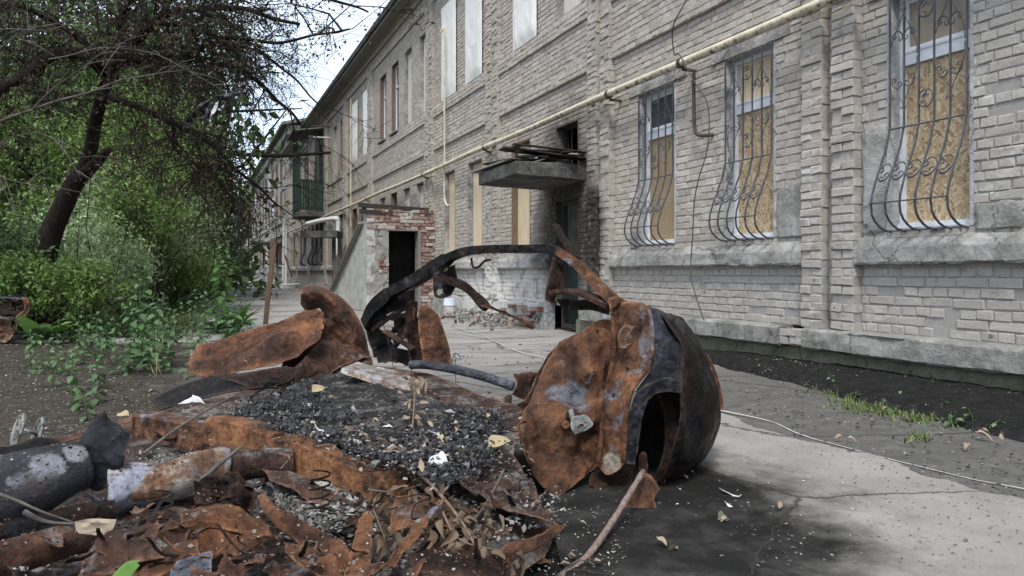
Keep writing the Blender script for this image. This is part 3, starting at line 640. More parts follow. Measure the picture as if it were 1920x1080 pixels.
MB().add([(BX-.35,BY0-.35,8.05),(BX-.35,BY1+.3,8.05),(5.99,BY1+.3,8.3),(5.99,BY0-.35,8.3),(BX-.35,BY0-.35,8.11),(BX-.35,BY1+.3,8.11),(5.99,BY1+.3,8.36),(5.99,BY0-.35,8.36)], [(0,1,2,3),(7,6,5,4),(0,4,5,1),(1,5,6,2),(2,6,7,3),(3,7,4,0)]).build('roof', 'roof', bal)
# wall lamps / brackets
for y, z in ((15.35, 7.55), (37.0, 7.6)):
    br = MB().tube([(6.0, y, z), (5.2, y, z-.03)], .035, 8).build('wall_lamp', 'white_metal', B); MB().box((4.98, y-.06, z-.1), (5.2, y+.06, z+.04)).build('lamp_head', 'dark_metal', br)
    MB().tube([(6.0, y+.02, z+.55), (5.1, y+.02, z+.5)], .03, 6).build('bracket', 'dark_metal', br)
# ------------------------------------------------------------------ services on the facade: things of their own
gp = thing('gas_pipe', 'cream yellow gas pipe running along the brick facade with flaking paint', 'pipe', (5.78, 2.0, 3.75))
pts = [(5.78+.015*ns((0, y, 0), .4), y, 3.76+.03*ns((0, y, 5), .25)) for y in [1.0+.9*i for i in range(59)]]
MB().tube(pts, .053, 10).build('pipe_run', 'gas_pipe', gp, smooth=True)
for y in (8.05, 9.9, 15.2, 20.0, 27.5, 32.7, 38): MB().tube([(5.78, y-.03, 3.755), (5.78, y+.03, 3.755)], .068, 10).box((5.80, y-.02, 3.66), (6.0, y+.02, 3.69)).build('pipe_bracket', 'dark_metal', gp)
MB().tube(catmull([(5.76, 18.35, 7.2), (5.8, 18.32, 7.25), (5.85, 18.3, 7.2), (5.85, 18.3, 5.5), (5.85, 18.28, 3.9), (5.84, 18.28, 3.1), (5.84, 18.2, 2.85), (5.84, 18.0, 2.72), (5.84, 17.85, 2.72)], 5), .026, 6).build('riser', 'gas_pipe', gp, smooth=True)
MB().tube([(5.85, 30.9, 8.2), (5.85, 30.9, 2.9)], .028, 6).build('riser', 'gas_pipe', gp)
rp = MB().tube(catmull([(5.9, 7.95, 3.62), (5.9, 7.95, 3.2), (5.9, 7.93, 2.9), (5.9, 7.85, 2.80), (5.93, 7.74, 2.78), (6.0, 7.68, 2.78)], 5), .024, 7).build('drop_pipe', 'dark_metal', smooth=True); settle(tag(rp, 'short rusty pipe stub hooking back into the wall below the yellow pipe', 'pipe'))
cb = MB().tube(catmull([P(1287,0,8.9),P(1262,50,9.3),P(1264,100,9.4),P(1275,104,9.3),P(1300,150,9.0),P(1325,190,8.8),P(1330,240,8.75),P(1324,290,8.8),P(1310,335,8.9),P(1302,380,9.0),P(1299,440,9.05),P(1295,510,9.1),P(1303,550,8.9),P(1320,600,8.6)], 8), .008, 5).build('hanging_cable', 'black_cable')
settle(tag(cb, 'thin black cable looping down the wall between the two left barred windows', 'cable'))
# ------------------------------------------------------------------ far building beyond the balcony, end house
def far_building():
    F = thing('far_building', 'tall weathered building continuing the row far down the alley', 'building', (6.3, 80, 0)); X = 6.25
    MB().box((X, 55.5, 0), (16, 118, 11.6)).build('wall', 'pinkish_wall', F)
    for z, h, d in ((3.9,.25,.18), (4.9,.15,.12), (10.9,.7,.3), (.9,.2,.12)): MB().box((X-d, 55.4, z), (X-.002, 117.9, z+h)).build('string_course', 'ledge', F)
    for k in range(17):
        y = 58+k*3.5
        for z0, z1 in ((1.6, 3.5), (5.6, 7.5), (8.3, 10.1)):
            f = MB(); frame_boxes(f, y, y+1.3, z0, z1, X-.05, X-.003, .1); f.box((X-.045, y+.6, z0+.1), (X-.004, y+.7, z1-.1)); f = f.build('window', 'white_paint' if (k*7+int(z0)) % 5 == 1 else 'brown_wood', F)
            MB().box((X-.012, y+.1, z0+.1), (X-.002, y+1.2, z1-.1)).build('pane', 'glass_dark', f); MB().box((X-.2, y-.1, z0-.12), (X-.003, y+1.4, z0-.02)).build('sill', 'ledge', f)
    for y in (57, 70, 84, 98, 112): MB().box((X-.15, y, 0), (X-.004, y+.8, 10.85)).build('pilaster', 'pinkish_wall', F)
    MB().add([(X-.7,55,11.5),(X-.7,118,11.5),(16,118,14),(16,55,14),(X-.7,55,11.7),(X-.7,118,11.7),(16,118,14.2),(16,55,14.2)], [(0,1,2,3),(7,6,5,4),(0,4,5,1),(1,5,6,2),(2,6,7,3),(3,7,4,0)]).build('roof', 'roof', F)
    for y, z in ((62, 3.3), (76, 3.2)):
        c = MB().box((X-2.2, y, z), (X, y+4, z+.12)).build('canopy', 'dark_metal', F); MB().tube([(X-2.1, y+.1, z), (X-.05, y+.1, z-1.4)], .05, 5).build('strut', 'dark_metal', c); MB().tube([(X-2.1, y+3.9, z), (X-.05, y+3.9, z-1.4)], .05, 5).build('strut', 'dark_metal', c)
    MB().tube([(X-.3, 56.2, 0), (X-.3, 56.2, 4.2)], .12, 8).build('downpipe', 'white_metal', F)
far_building()
def end_house():
    E = thing('end_house', 'dark house closing the far end of the alley with a blue sheet gate', 'house', (2, 100, 0))
    MB().box((-14, 100, 0), (6, 112, 9.5)).build('wall', 'pinkish_wall', E); MB().box((-14.5, 99.4, 9.5), (6.2, 112, 9.9)).build('roof', 'roof', E)
    MB().box((.6, 98.6, 0), (5.8, 100, 3.4)).box((.2, 98.2, 3.4), (6, 100, 3.6)).build('porch', 'dark', E)
    MB().box((2.4, 98.4, 0), (5.4, 98.55, 2.5)).build('gate', 'brown_wood', E); MB().box((2.2, 98.3, 2.5), (5.6, 98.5, 3.1)).build('gate_sheet', 'blue', E)
    for x in (-10, -6, -2, 1.2, 4.2):
        for z in (4.6, 7.2):
            f = MB(); f.box((x, 99.93, z), (x+1.3, 99.99, z+1.7)); f = f.build('window', 'white_paint', E); MB().box((x+.1, 99.9, z+.1), (x+1.2, 99.93, z+1.6)).build('pane', 'glass_dark', f)
end_house()
fp = thing('flue_pipe', 'white flue pipe bent over at the top beside the curved window bars', 'pipe', (5.3, 33, 0))
MB().tube(catmull([P(634,520,33),P(634,440,33),P(634,415,33),P(628,410,33),P(600,414,33.5),P(575,420,34)], 5), .11, 8).build('pipe_run', 'white_metal', fp, smooth=True)
wp = thing('white_post', 'white metal gate post with a sloping stay at the far corner of the brick building', 'post', (P(530,533,50).x, P(530,533,50).y, 0))
MB().tube([P(531,538,50), P(533,408,50)], .09, 8).build('post', 'white_metal', wp); MB().tube([P(534,478,49.8), P(547,520,49.6)], .05, 6).build('stay', 'dark_metal', wp); MB().tube([P(531,535,49.7), P(600,530,44)], .07, 6).build('rail', 'white_metal', wp)
pb = thing('porch_shelter', 'small grey concrete slab on posts in front of the curved window bars', 'shelter', (P(605,530,31).x, P(605,530,31).y, 0))
a, b_ = P(573,440,32), P(638,440,31.2); d_ = (b_-a)
MB().obox((a+b_)/2, d_/2, Vector((.35, .9, 0))*.7, Vector((0,0,.14)), jit=.02).build('slab', 'slab', pb)
for q in (.82, .98): p = a.lerp(b_, q); MB().box((p.x-.07, p.y-.07, 0), (p.x+.07, p.y+.07, p.z-.14)).build('post', 'slab', pb)
# ================================================================== cellar entrance, stake, small fixed things
def cellar():
    C = thing('cellar_entrance', 'crumbling plastered brick cellar entrance with a black doorway and sloping back', 'shed', (5.0, 20.6, 0))
    x0, x1, yf, yb_, zt = 4.12, 5.98, 19.6, 25.2, 2.62; dx0, dx1, dz = 4.72, 5.52, 2.16
    body = MB()
    # side wall with the sloping top (thick), back kerb, roof slope
    prof = [(yf, 0), (yf, zt-.15), (yf+.5, zt-.2), (yb_, .35), (yb_, 0)]
    for xa, xb in ((x0, x0+.22),):
        vs = [(xa, y, z) for y, z in prof]+[(xb, y, z) for y, z in prof]; n = len(prof)
        body.add(vs, [tuple(range(n)), tuple(range(2*n-1, n-1, -1))]+[(i, i+n, (i+1) % n+n, (i+1) % n) for i in range(n)])
    bm = bmesh.new(); me = mesh_of('t', body.v, body.f, 'shed_plaster_pale'); bm.from_mesh(me); bmesh.ops.recalc_face_normals(bm, faces=bm.faces[:]); bm.to_mesh(me); bm.free(); obj('side_wall', me, C)
    MB().add([(x0+.22,yf+.5,zt-.12),(x1,yf+.5,zt-.12),(x1,yb_,.45),(x0+.22,yb_,.45),(x0+.22,yf+.5,zt-.2),(x1,yf+.5,zt-.2),(x1,yb_,.36),(x0+.22,yb_,.36)], [(0,1,2,3),(7,6,5,4),(0,4,5,1),(1,5,6,2),(2,6,7,3),(3,7,4,0)]).build('roof', 'dark_metal', C)
    # front: masonry cores left and right of the door and above it
    fr = MB().box((x0+.01, yf+.03, 0), (dx0, yf+.38, dz)).box((dx1+.08, yf+.03, 0), (x1, yf+.38, dz)).box((x0+.01, yf+.032, dz), (x1, yf+.378, zt+.05)).build('front_wall', 'mortar', C)
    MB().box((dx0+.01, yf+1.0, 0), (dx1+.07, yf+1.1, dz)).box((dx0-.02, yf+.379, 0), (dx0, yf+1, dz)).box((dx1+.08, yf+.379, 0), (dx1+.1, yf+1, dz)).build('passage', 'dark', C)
    # plaster coat on the left jamb, broken at the brick patch
    vs, fs = [], []; nx, nz = 12, 40; hole = lambda x, z: ((x-4.62)/.16)**2+((z-1.12)/.19)**2 < 1+.8*ns((x, z, 0), 6) or ((x-4.5)/.07)**2+((z-1.95)/.08)**2 < 1 or z > 2.32+.1*ns((x, 0, 0), 5) or ((x-4.66)/.1)**2+((z-.66)/.13)**2 < 1
    for k in range(nz+1):
        for i in range(nx+1):
            x = x0-.004+(dx0-x0-.002)*i/nx; z = .0+2.45*k/nz; vs.append((x, yf+.008*ns((x, z, 1), 4), z))
    for k in range(nz):
        for i in range(nx):
            if not hole(x0+(dx0-x0)*(i+.5)/nx, 2.45*(k+.5)/nz): fs.append((k*(nx+1)+i, k*(nx+1)+i+1, (k+1)*(nx+1)+i+1, (k+1)*(nx+1)+i))
    me = mesh_of('plaster_coat', vs, fs, 'shed_plaster'); bm = bmesh.new(); bm.from_mesh(me)
    r = bmesh.ops.extrude_face_region(bm, geom=bm.faces[:]); bmesh.ops.translate(bm, verts=[e for e in r['geom'] if isinstance(e, bmesh.types.BMVert)], vec=(0, .028, 0)); bmesh.ops.recalc_face_normals(bm, faces=bm.faces[:]); bm.to_mesh(me); bm.free(); obj('plaster_coat', me, C)
    rr = random.Random(4)
    def course(xa, xb, z, h, ph, ragged=0):
        x = xa-ph
        while x < xb:
            L = rr.choice((.14, .28, .28, .2)); a, b = max(xa, x+.006), min(xb, x+L-.006); x += L
            if b-a < .04: continue
            if ragged and rr.random() < ragged: continue
            d = rr.uniform(-.03, .012)
            MB().box((a, yf+d, z+.006), (b, yf+.2, z+h-.006), 0, rr.random(), .008).build('brick', 'red_brick', fr)
    z = 0.05; k = 0
    while z < dz-.02: course(dx1+.085, x1, z, .088, (k % 2)*.07); z += .09; k += 1
    for k in range(6): course(x0+.02, x1, dz+.03+k*.09, .09, (k % 2)*.1, 0 if k < 3 else .12*(k-2))
    for k in range(5): course(x0+.32, dx0-.01, .94+k*.09, .09, (k % 2)*.1)
    jb = MB().box((dx1, yf-.03, 0), (dx1+.075, yf+.3, dz)).box((dx0-.05, yf-.02, dz-.002), (dx1+.12, yf+.3, dz+.03)).build('door_frame', 'grey_wood', C)
    for x, zz in ((x0+.05, 2.78), (x0+.2, 2.60)):
        MB().obox(((x0+x1)/2+.2, yf+.1+(zz-2.6), zz), (1.3, .06, -.05), (0, .07, 0), (0, 0, .055)).build('steel_rail', 'charred_wood', C)
    for x in (4.75, 5.75): MB().box((x-.05, yf-.05, 2.6), (x+.05, yf+.05, 2.76)).build('rail_foot', 'dark_metal', C)
    for k, o in enumerate((.0, .1)):
        MB().strip([(x0-.03-o*.3, yf+.35+o*2, zt-.25), (x0-.05-o*.3, yb_-.3+o, .38)], .09, .05).build('slope_board', 'grey_wood', C)
    MB().strip([P(632,590,24), P(622,540,25), P(632,480,25.5)], [.5,.7,.3], .05, (1, 0, 0)).build('torn_roof_sheet', 'dark_metal', C)
cellar()
def stake():
    p = P(497,608,15.0); q = P(514,447,15.0); t = thing('wooden_stake', 'leaning brown wooden stake stuck upright beside the driveway', 'post', p)
    MB().strip([p-Vector((0,0,.1)), p.lerp(q,.3), p.lerp(q,.65)+Vector((.012,0,0)), q], [.085,.09,.1,.115], [.06,.06,.065,.07], (.3,1,0)).build('shaft', 'stake', t)
    for s in (.12, .35, .72): c = p.lerp(q, s); MB().tube([c+Vector((.04,-.03,0)), c+Vector((.05,-.05,.01))], .012, 6).build('knot', 'dark_metal', t)
stake()
bk = thing('vent_pipe_stub', 'short pipe stub capped with pale blue sheet beside the white-washed wall', 'pipe', P(843,583,17.5)-Vector((0,0,.05)))
c0 = P(843,583,17.5); MB().tube([c0-Vector((0,0,.1)), c0+Vector((0,0,.13))], .14, 12).build('stub', 'ledge', bk)
MB().tube([c0+Vector((0,0,.13)), c0+Vector((0,0,.30))], [.155,.13], 12).build('cap', 'lightblue', bk)
def rubble():
    rr = random.Random(21); mb = MB()
    for k in range(420):
        u = rr.gauss(905, 75); y = rr.uniform(12.6, 17); x = 5.9-abs(rr.gauss(0, .45)); s = rr.uniform(.01, .05)
        z = max(0, .16-(5.9-x)*.14)+rr.uniform(-.01, .02)
        mb.obox((x, y, z), Vector((rr.uniform(-1,1),rr.uniform(-1,1),rr.uniform(-.5,.5))).normalized()*s, Vector((rr.uniform(-1,1),rr.uniform(-1,1),rr.uniform(-.5,.5))).normalized()*s*.8, (0,0,s*.4), 0 if rr.random() < .6 else (1 if rr.random() < .5 else 2), s*.2)
    o = mb.build('rubble', ['shed_plaster', 'red_brick', 'slab']); o['kind'] = 'stuff'; tag(o, 'heap of plaster and brick rubble at the foot of the white-washed wall', 'rubble')
    for k in range(16):       # fallen bricks of the broken wall foot
        y = 12.5+rr.random()*2.0; b = MB().box((5.8+rr.uniform(-.03,.03), y, .05+(k % 4)*.09), (6.0, y+.22, .13+(k % 4)*.09), 0, rr.random()*.7, .008).build('brick', 'red_brick', WALL)
rubble()
gc = MB().tube(catmull([P(850,613,14.3),P(900,628,12.5),P(960,655,10.2),P(1015,670,9.2),P(1100,700,7.75),P(1200,735,6.55),P(1360,772,5.63),P(1440,790,5.28),P(1500,815,4.85),P(1570,838,4.52),P(1660,862,4.22),P(1750,885,3.95),P(1830,905,3.76),P(1935,925,3.6),P(2100,960,3.3)], 8), .0085, 6).build('ground_cable', 'cable', smooth=True)
for v in gc.data.vertices:
    v.co.z = max(v.co.z, gz(v.co.x, v.co.y)+.006); v.co.x += .015*ns(v.co, 2.5); v.co.y += .015*ns(v.co, 2.5, 4)
settle(tag(gc, 'pale cable lying across the asphalt from the wreck to the right edge', 'cable'))
# ================================================================== leaves, trees, shrubs
def mk_leaf(name, stops, rough=.55, trans=.25):
    m = NT(name, rough, .35); c = m.ramp(m.island(), stops); c = m.mix(m.ramp(m.noise(.8, 3), [(.4, 0), (.7, .35)]), c, stops[0][1]); m.col(c)
    tr = m.N('ShaderNodeBsdfTranslucent'); m.L(c, tr.inputs[0]); mx = m.N('ShaderNodeMixShader'); mx.inputs[0].default_value = trans
    out = [n for n in m.t.nodes if n.type == 'OUTPUT_MATERIAL'][0]; m.L(m.b.outputs[0], mx.inputs[1]); m.L(tr.outputs[0], mx.inputs[2]); m.L(mx.outputs[0], out.inputs[0]); return m.m
MAT['leaf_mid'] = mk_leaf('leaf_mid_green', [(0, (.07,.13,.03)), (.5, (.15,.24,.06)), (.85, (.22,.31,.09)), (1, (.32,.38,.15))], trans=.35)
MAT['leaf_light'] = mk_leaf('leaf_light_green', [(0, (.13,.20,.08)), (.5, (.26,.345,.165)), (1, (.43,.50,.30))], trans=.35)
MAT['leaf_dark'] = mk_leaf('leaf_dark_green', [(0, (.03,.058,.02)), (.6, (.06,.10,.036)), (1, (.115,.165,.062))], trans=.3)
MAT['leaf_dead'] = mk_leaf('leaf_withered', [(0, (.028,.018,.013)), (.5, (.07,.042,.028)), (.8, (.05,.052,.025)), (1, (.15,.10,.06))], .7, .15)
MAT['leaf_grey'] = mk_leaf('leaf_tip_green', [(0, (.03,.04,.022)), (.6, (.065,.085,.04)), (1, (.12,.15,.075))], .7, .2)
MAT['leaf_weed'] = mk_leaf('leaf_weed', [(0, (.03,.065,.024)), (.5, (.065,.13,.046)), (1, (.16,.235,.11))], .5, .25)
MAT['leaf_burdock'] = mk_leaf('leaf_burdock', [(0, (.11,.24,.045)), (1, (.21,.37,.10))], .45, .3)
MAT['leaf_dry'] = mk_leaf('dry_leaf', [(0, (.13,.09,.06)), (.5, (.27,.20,.14)), (1, (.42,.36,.28))], .7, .1)
MAT['litter'] = mk_leaf('litter_bits', [(0, (.05,.042,.035)), (.5, (.16,.14,.115)), (.85, (.30,.27,.23)), (1, (.5,.48,.44))], .8, .0)
MAT['leaf_yellow'] = mk_leaf('pale_yellow_leaf', [(0, (.30,.23,.13)), (1, (.42,.35,.22))], .6, .1)
MAT['grass'] = mk_leaf('grass_blade', [(0, (.07,.11,.025)), (.6, (.12,.17,.05)), (1, (.25,.25,.11))], .6, .2)
MAT['straw'] = mk_leaf('straw', [(0, (.28,.22,.13)), (1, (.5,.42,.27))], .7, .1)
MAT['bark'] = mk_plain('dark_bark', (.008,.0065,.0055), (.032,.026,.021), 14, .95, .1, bump=.9, stretch=(2, 2, .5))
MAT['bark_pale'] = mk_plain('pale_bark', (.05,.045,.04), (.14,.125,.11), 14, .9, .1, bump=.4)
MAT['twig'] = mk_plain('dark_twig', (.012,.009,.008), (.035,.027,.023), 10, .9, .1)
def unit(a): return a/np.maximum(np.linalg.norm(a, axis=1, keepdims=True), 1e-6)
def leaf_arrays(Pp, T, Nn, L, Wd, fold=.15):
    Sd = unit(np.cross(T, Nn)); Nn = np.cross(Sd, T); L = L[:, None]; w = (Wd/2)[:, None]
    a = Pp; m = Pp+T*L*.45; b = m+Sd*w+Nn*w*fold*2; c = Pp+T*L-Nn*L*.12; d = m-Sd*w+Nn*w*fold*2
    V = np.stack([a, b, c, d], 1).reshape(-1, 3); k = np.arange(len(Pp))*4
    F = np.concatenate([np.stack([k, k+1, k+2], 1), np.stack([k, k+2, k+3], 1)], 1).reshape(-1, 3); return V, F
def leaf_mesh(name, Pp, T, Nn, L, Wd, mat):
    V, F = leaf_arrays(Pp, T, Nn, L, Wd); return np_mesh(name, V, F, 3, mat)
def cloud(n, clusters, spread, rng):       # positions gathered about cluster centres
    c = clusters[rng.integers(0, len(clusters), n)]; return c + rng.normal(0, 1, (n, 3))*spread
def leaf_dirs(n, rng, droop=.4, upn=.9):
    T = rng.normal(0, 1, (n, 3)); T[:, 2] -= droop; T = unit(T); Nn = rng.normal(0, .6, (n, 3)); Nn[:, 2] += upn; return T, unit(Nn)
def shell_clusters(n, c, r, rng, inner=.55):
    d = unit(rng.normal(0, 1, (n, 3))); s = inner+(1-inner)*rng.random((n, 1))**.6
    lump = 1+.28*np.array([mnoise.noise(Vector(q*1.9)+Vector(c)) for q in d])[:, None]
    return np.array(c)+d*np.array(r)*s*lump
def branchlets(mb, start, n, spread, rng, r0=.02, lo=.35):
    for k in range(n):
        d = rng.normal(0, 1, 3)*spread; d[2] = abs(d[2]); s = Vector(start)+Vector((0, 0, rng.random()*spread[2]*lo)); e = s+Vector(d)
        m = s.lerp(e, .5)+Vector(rng.normal(0, .08, 3))*float(np.linalg.norm(d)); mb.tube([s, m, e], [r0, r0*.6, r0*.2], 5, caps=False)
def leafy_thing(name, label, cat, base, centre, r, n, L, mat, seed, group=None, ncl=70, spread=.22, stem=6, trunk_r=.05, droop=.3, zmin=.03):
    rng = np.random.default_rng(seed); t = thing(name, label, cat, base, group); mb = MB(); b = Vector(base); c = Vector(centre)
    if trunk_r > .06:
        p = [b-Vector((0,0,.1)), b.lerp(c, .35)+Vector(rng.normal(0,.12,3)), b.lerp(c, .75)+Vector(rng.normal(0,.15,3)), c+Vector((0,0,r[2]*.4))]
        MB().tube(catmull(p, 4), [trunk_r*(1-.8*i/12) for i in range(13)], 9).build('trunk', 'bark', t, smooth=True); s0 = b.lerp(c, .5)
    else: s0 = b-Vector((0,0,.05))
    branchlets(mb, s0, stem, np.array(r)*.75+np.array([0,0,(c-s0).z*.8]), rng, max(.012, trunk_r*.5)); mb.build('branch', 'bark', t)
    cl = shell_clusters(ncl, centre, r, rng); Pp = cloud(n, cl, spread*min(r), rng); Pp[:, 2] = np.maximum(Pp[:, 2], zmin+.1*rng.random(n))
    T, Nn = leaf_dirs(n, rng, droop); LL = L*rng.uniform(.6, 1.25, n)
    obj('crown' if trunk_r > .06 else 'foliage', leaf_mesh('crown', Pp, T, Nn, LL, LL*rng.uniform(.38, .55, n), mat), t); return t
def W3(u, v, d): p = P(u, v, d); return (p.x, p.y, p.z)
def base_of(u, d): p = P(u, 510, d); return (p.x, p.y, gz(p.x, p.y) if d < 25 else 0)
# far wood closing the view on the left: uncountable
def far_wood():
    rng = np.random.default_rng(5); n = 52000; cl = []
    for k in range(330):
        u = rng.uniform(-900, 415); d = rng.uniform(26, 60); z = rng.uniform(.5, 13)*min(1, .35+(430-u)/260); p = P(u, 510, d); cl.append((p.x, p.y, z))
    Pp = cloud(n, np.array(cl), 1.25, rng); Pp[:, 2] = np.abs(Pp[:, 2]); T, Nn = leaf_dirs(n, rng); L = rng.uniform(.3, .6, n)
    o = obj('far_wood', leaf_mesh('far_wood', Pp, T, Nn, L, L*.6, 'leaf_dark')); o['kind'] = 'stuff'; tag(o, 'dark mass of trees behind the bushes on the left', 'woodland')
far_wood()
TG = 'broadleaf trees behind the shrubs'
leafy_thing('broadleaf_tree', 'tall dark broadleaf tree nearest the alley end, its crown edge against the far building', 'tree', base_of(300,30), W3(275,300,30), (3.2,3.2,4.6), 15000, .24, 'leaf_dark', 11, TG, 90, .2, 14, .22)
leafy_thing('broadleaf_tree', 'broad green tree behind the leaning trunk, filling the gap under its limbs', 'tree', base_of(150,24), W3(130,260,24), (3.6,3.2,3.6), 13000, .2, 'leaf_mid', 12, TG, 90, .2, 14, .2)
leafy_thing('broadleaf_tree', 'dark tree at the left edge of the view behind the shrubs', 'tree', base_of(-60,22), W3(-40,250,22), (3.6,3.2,4.6), 13000, .2, 'leaf_dark', 13, TG, 90, .2, 14, .2)
leafy_thing('broadleaf_tree', 'tall tree whose top fills the upper left behind the withered branches', 'tree', base_of(170,34), W3(160,60,34), (7.5,4.5,5.5), 17000, .3, 'leaf_dark', 14, TG, 110, .17, 20, .3)
leafy_thing('broadleaf_tree', 'slim mid green tree between the leaning trunk and the alley', 'tree', base_of(300,20), W3(280,330,20), (1.9,1.9,2.3), 8000, .15, 'leaf_mid', 15, TG, 60, .2, 12, .1)
SG = 'shrubs behind the soil bed'
SH = [('rounded light green shrub right of the leaning trunk', 235,17,225,430,(1.5,1.3,1.3),9000,.12,'leaf_light'),
      ('light green feathery shrub nearest the driveway', 330,20,322,420,(1.25,1.2,1.5),8500,.12,'leaf_light'),
      ('low mid green shrub under the feathery shrub by the driveway', 300,18,292,495,(1.3,1.1,.75),5500,.11,'leaf_mid'),
      ('dark dense shrub at the left edge above the second wreck', 35,13.5,25,505,(1.0,1.0,.75),6500,.10,'leaf_dark'),
      ('mid green shrub standing in front of the foot of the leaning trunk', 95,11.3,90,545,(1.0,.6,.52),6500,.085,'leaf_mid'),
      ('dark green shrub behind the weeds at the left edge, beside the trunk foot', -30,11.8,-20,520,(.9,.7,.75),5500,.09,'leaf_dark'),
      ('light green shrub right beside the trunk foot', 190,13.5,175,505,(.9,.8,.75),6000,.09,'leaf_light'),
      ('tall bright green shrub behind the leaning trunk', 60,18,50,330,(1.5,1.2,1.9),9000,.13,'leaf_mid'),
      ('pale loose shrub in the middle of the shrub row', 185,16,180,490,(1.0,.9,.8),5500,.10,'leaf_light'),
      ('bright sapling between trunk and feathery shrub', 290,16,275,375,(.75,.75,1.2),4500,.11,'leaf_mid'),
      ('far bush at the end of the shrub row beside the alley', 360,26,345,450,(.9,1.1,1.5),5500,.15,'leaf_light'),
      ('dark bush overhanging the far end of the soil bed', 325,23,312,500,(1.1,1.1,.8),6000,.13,'leaf_dark')]
for k, (lb, bu, bd, cu, cv, r, n, L, mt) in enumerate(SH): leafy_thing('shrub', lb, 'shrub', base_of(bu, bd), W3(cu, cv, bd), r, n, L, mt, 40+k, SG, 55, .2, 16, .03)
# ------------------------------------------------------------------ the leaning half-dead tree
def limb(mb, pts, r0, r1, n=8, sub=5, wob=.03, seed=0):
    q = catmull(pts, sub); k = len(q); q = [p+Vector((ns(p, 1.7, seed), ns(p, 1.7, seed+5), ns(p, 1.7, seed+9)))*wob for p in q]
    mb.tube(q, [r0+(r1-r0)*i/(k-1) for i in range(k)], n, caps=True); return q
def leaning_tree():
    t = thing('leaning_tree', 'dark leaning tree with forked trunk and withered brown branches over the bushes', 'tree', base_of(70, 12.6))
    rng = np.random.default_rng(77); rr = random.Random(77)
    tr = MB(); b = Vector(base_of(66, 12.6)) - Vector((0,0,.1))
    limb(tr, [b, P(80,500,12.6), P(98,435,12.6), P(125,375,12.55), P(152,325,12.5)], .21, .14, 12, 6, .04)
    limb(tr, [P(148,332,12.5), P(168,285,12.4), P(182,225,12.3), P(195,170,12.1), P(212,120,11.9)], .115, .085, 10, 6, .03)
    limb(tr, [P(150,335,12.48), P(170,312,12.2), P(192,288,11.9), P(203,282,11.8)], .12, .05, 9, 5, .04)
    tr.build('trunk', 'bark', t, smooth=True)
    lm = MB(); Q = []
    def add(pts, r0, r1, s): Q.append((limb(lm, pts, r0, r1, 7, 6, .07, s), r0, r1))
    add([P(205,140,12.0),P(160,105,11.6),P(110,100,11.2),P(50,135,10.8),P(-30,185,10.4),P(-120,250,10)], .10, .07, 1)
    add([P(212,120,11.9),P(245,80,11.4),P(300,40,11),P(380,15,10.6),P(470,20,10.2),P(560,45,9.9)], .08, .02, 2)
    add([P(212,125,11.9),P(270,110,11.5),P(350,108,11.2),P(430,125,11),P(500,165,10.9),P(560,235,10.8)], .075, .018, 3)
    add([P(200,180,12.1),P(250,200,11.8),P(320,230,11.4),P(390,270,11.2),P(450,320,11.1),P(520,385,11.1)], .06, .016, 4)
    add([P(230,95,11.6),P(235,30,11),P(260,-40,10.4),P(330,-90,10)], .07, .03, 5)
    add([P(190,110,11.8),P(130,60,11.4),P(60,20,11),P(-30,0,10.6)], .06, .02, 6)
    add([P(350,108,11.2),P(400,80,10.6),P(470,95,10.2),P(540,130,10),P(610,200,9.9)], .035, .01, 7)
    add([P(300,40,11),P(390,60,10),P(480,75,9.6),P(570,70,9.3),P(650,55,9.1)], .035, .01, 8)
    add([P(320,230,11.4),P(330,280,11.3),P(400,330,11.2),P(440,390,11.2)], .03, .01, 9)
    add([P(260,-40,10.4),P(380,-50,9.8),P(500,-30,9.4),P(620,0,9.2),P(690,20,9.1)], .04, .012, 10)
    lm.build('limb', 'bark', t, smooth=True)
    tw = MB(); tips = []
    def twig(p, d, L, r, lev):
        pts = [p]; q = p.copy(); dd = d.normalized(); n = 4
        for i in range(n):
            dd = (dd+Vector(rng.normal(0, .22, 3))+Vector((0, 0, -.09))).normalized(); q = q+dd*(L/n); pts.append(q.copy())
        tw.tube(pts, [max(.0035, r*(1-.8*i/n)) for i in range(n+1)], 4 if r > .008 else 3, caps=False)
        if lev > 0:
            for j in range(rr.choice((3, 4, 4, 5))):
                i = rr.randint(1, n); side = Vector(rng.normal(0, 1, 3)); nd = (dd*.7+side*.55).normalized(); twig(pts[i], nd, L*rr.uniform(.4, .7), r*.55, lev-1)
        else: tips.extend(pts[1:])
    for q, r0, r1 in Q:
        k = len(q)
        for i in range(2, k):
            for j in range(2):
                uu = uv_of(q[i])[0]
                if rr.random() < (.86 if uu < 430 else .5 if uu < 500 else .22):
                    tg = (q[min(i+1, k-1)]-q[i-1]).normalized(); side = Vector(rng.normal(0, 1, 3)); side.z = side.z*.8-.1
                    twig(q[i], tg*.7+side*.8, rr.uniform(.5, 1.25), rr.uniform(.008, .016), 2)
    tw.build('twigs', 'twig', t)['kind'] = 'stuff'
    tips = np.array([tuple(p) for p in tips]); uvs = np.array([uv_of(p)[:2] for p in tips])
    keep = uvs[:, 0] < 470; A = tips[keep]; n = min(10500, len(A)*3); Pp = A[rng.integers(0, len(A), n)]+rng.normal(0, .045, (n, 3)); T, Nn = leaf_dirs(n, rng, .9, .3); L = rng.uniform(.04, .085, n)
    obj('withered_leaves', leaf_mesh('withered_leaves', Pp, T, Nn, L, L*.4, 'leaf_dead'), t)
    far = (uvs[:, 1] < 150) & (uvs[:, 0] > 330); Bq = tips[far]; n = 2600; Pp = Bq[rng.integers(0, len(Bq), n)]+rng.normal(0, .05, (n, 3)); T, Nn = leaf_dirs(n, rng, .5, .5); L = rng.uniform(.04, .075, n)
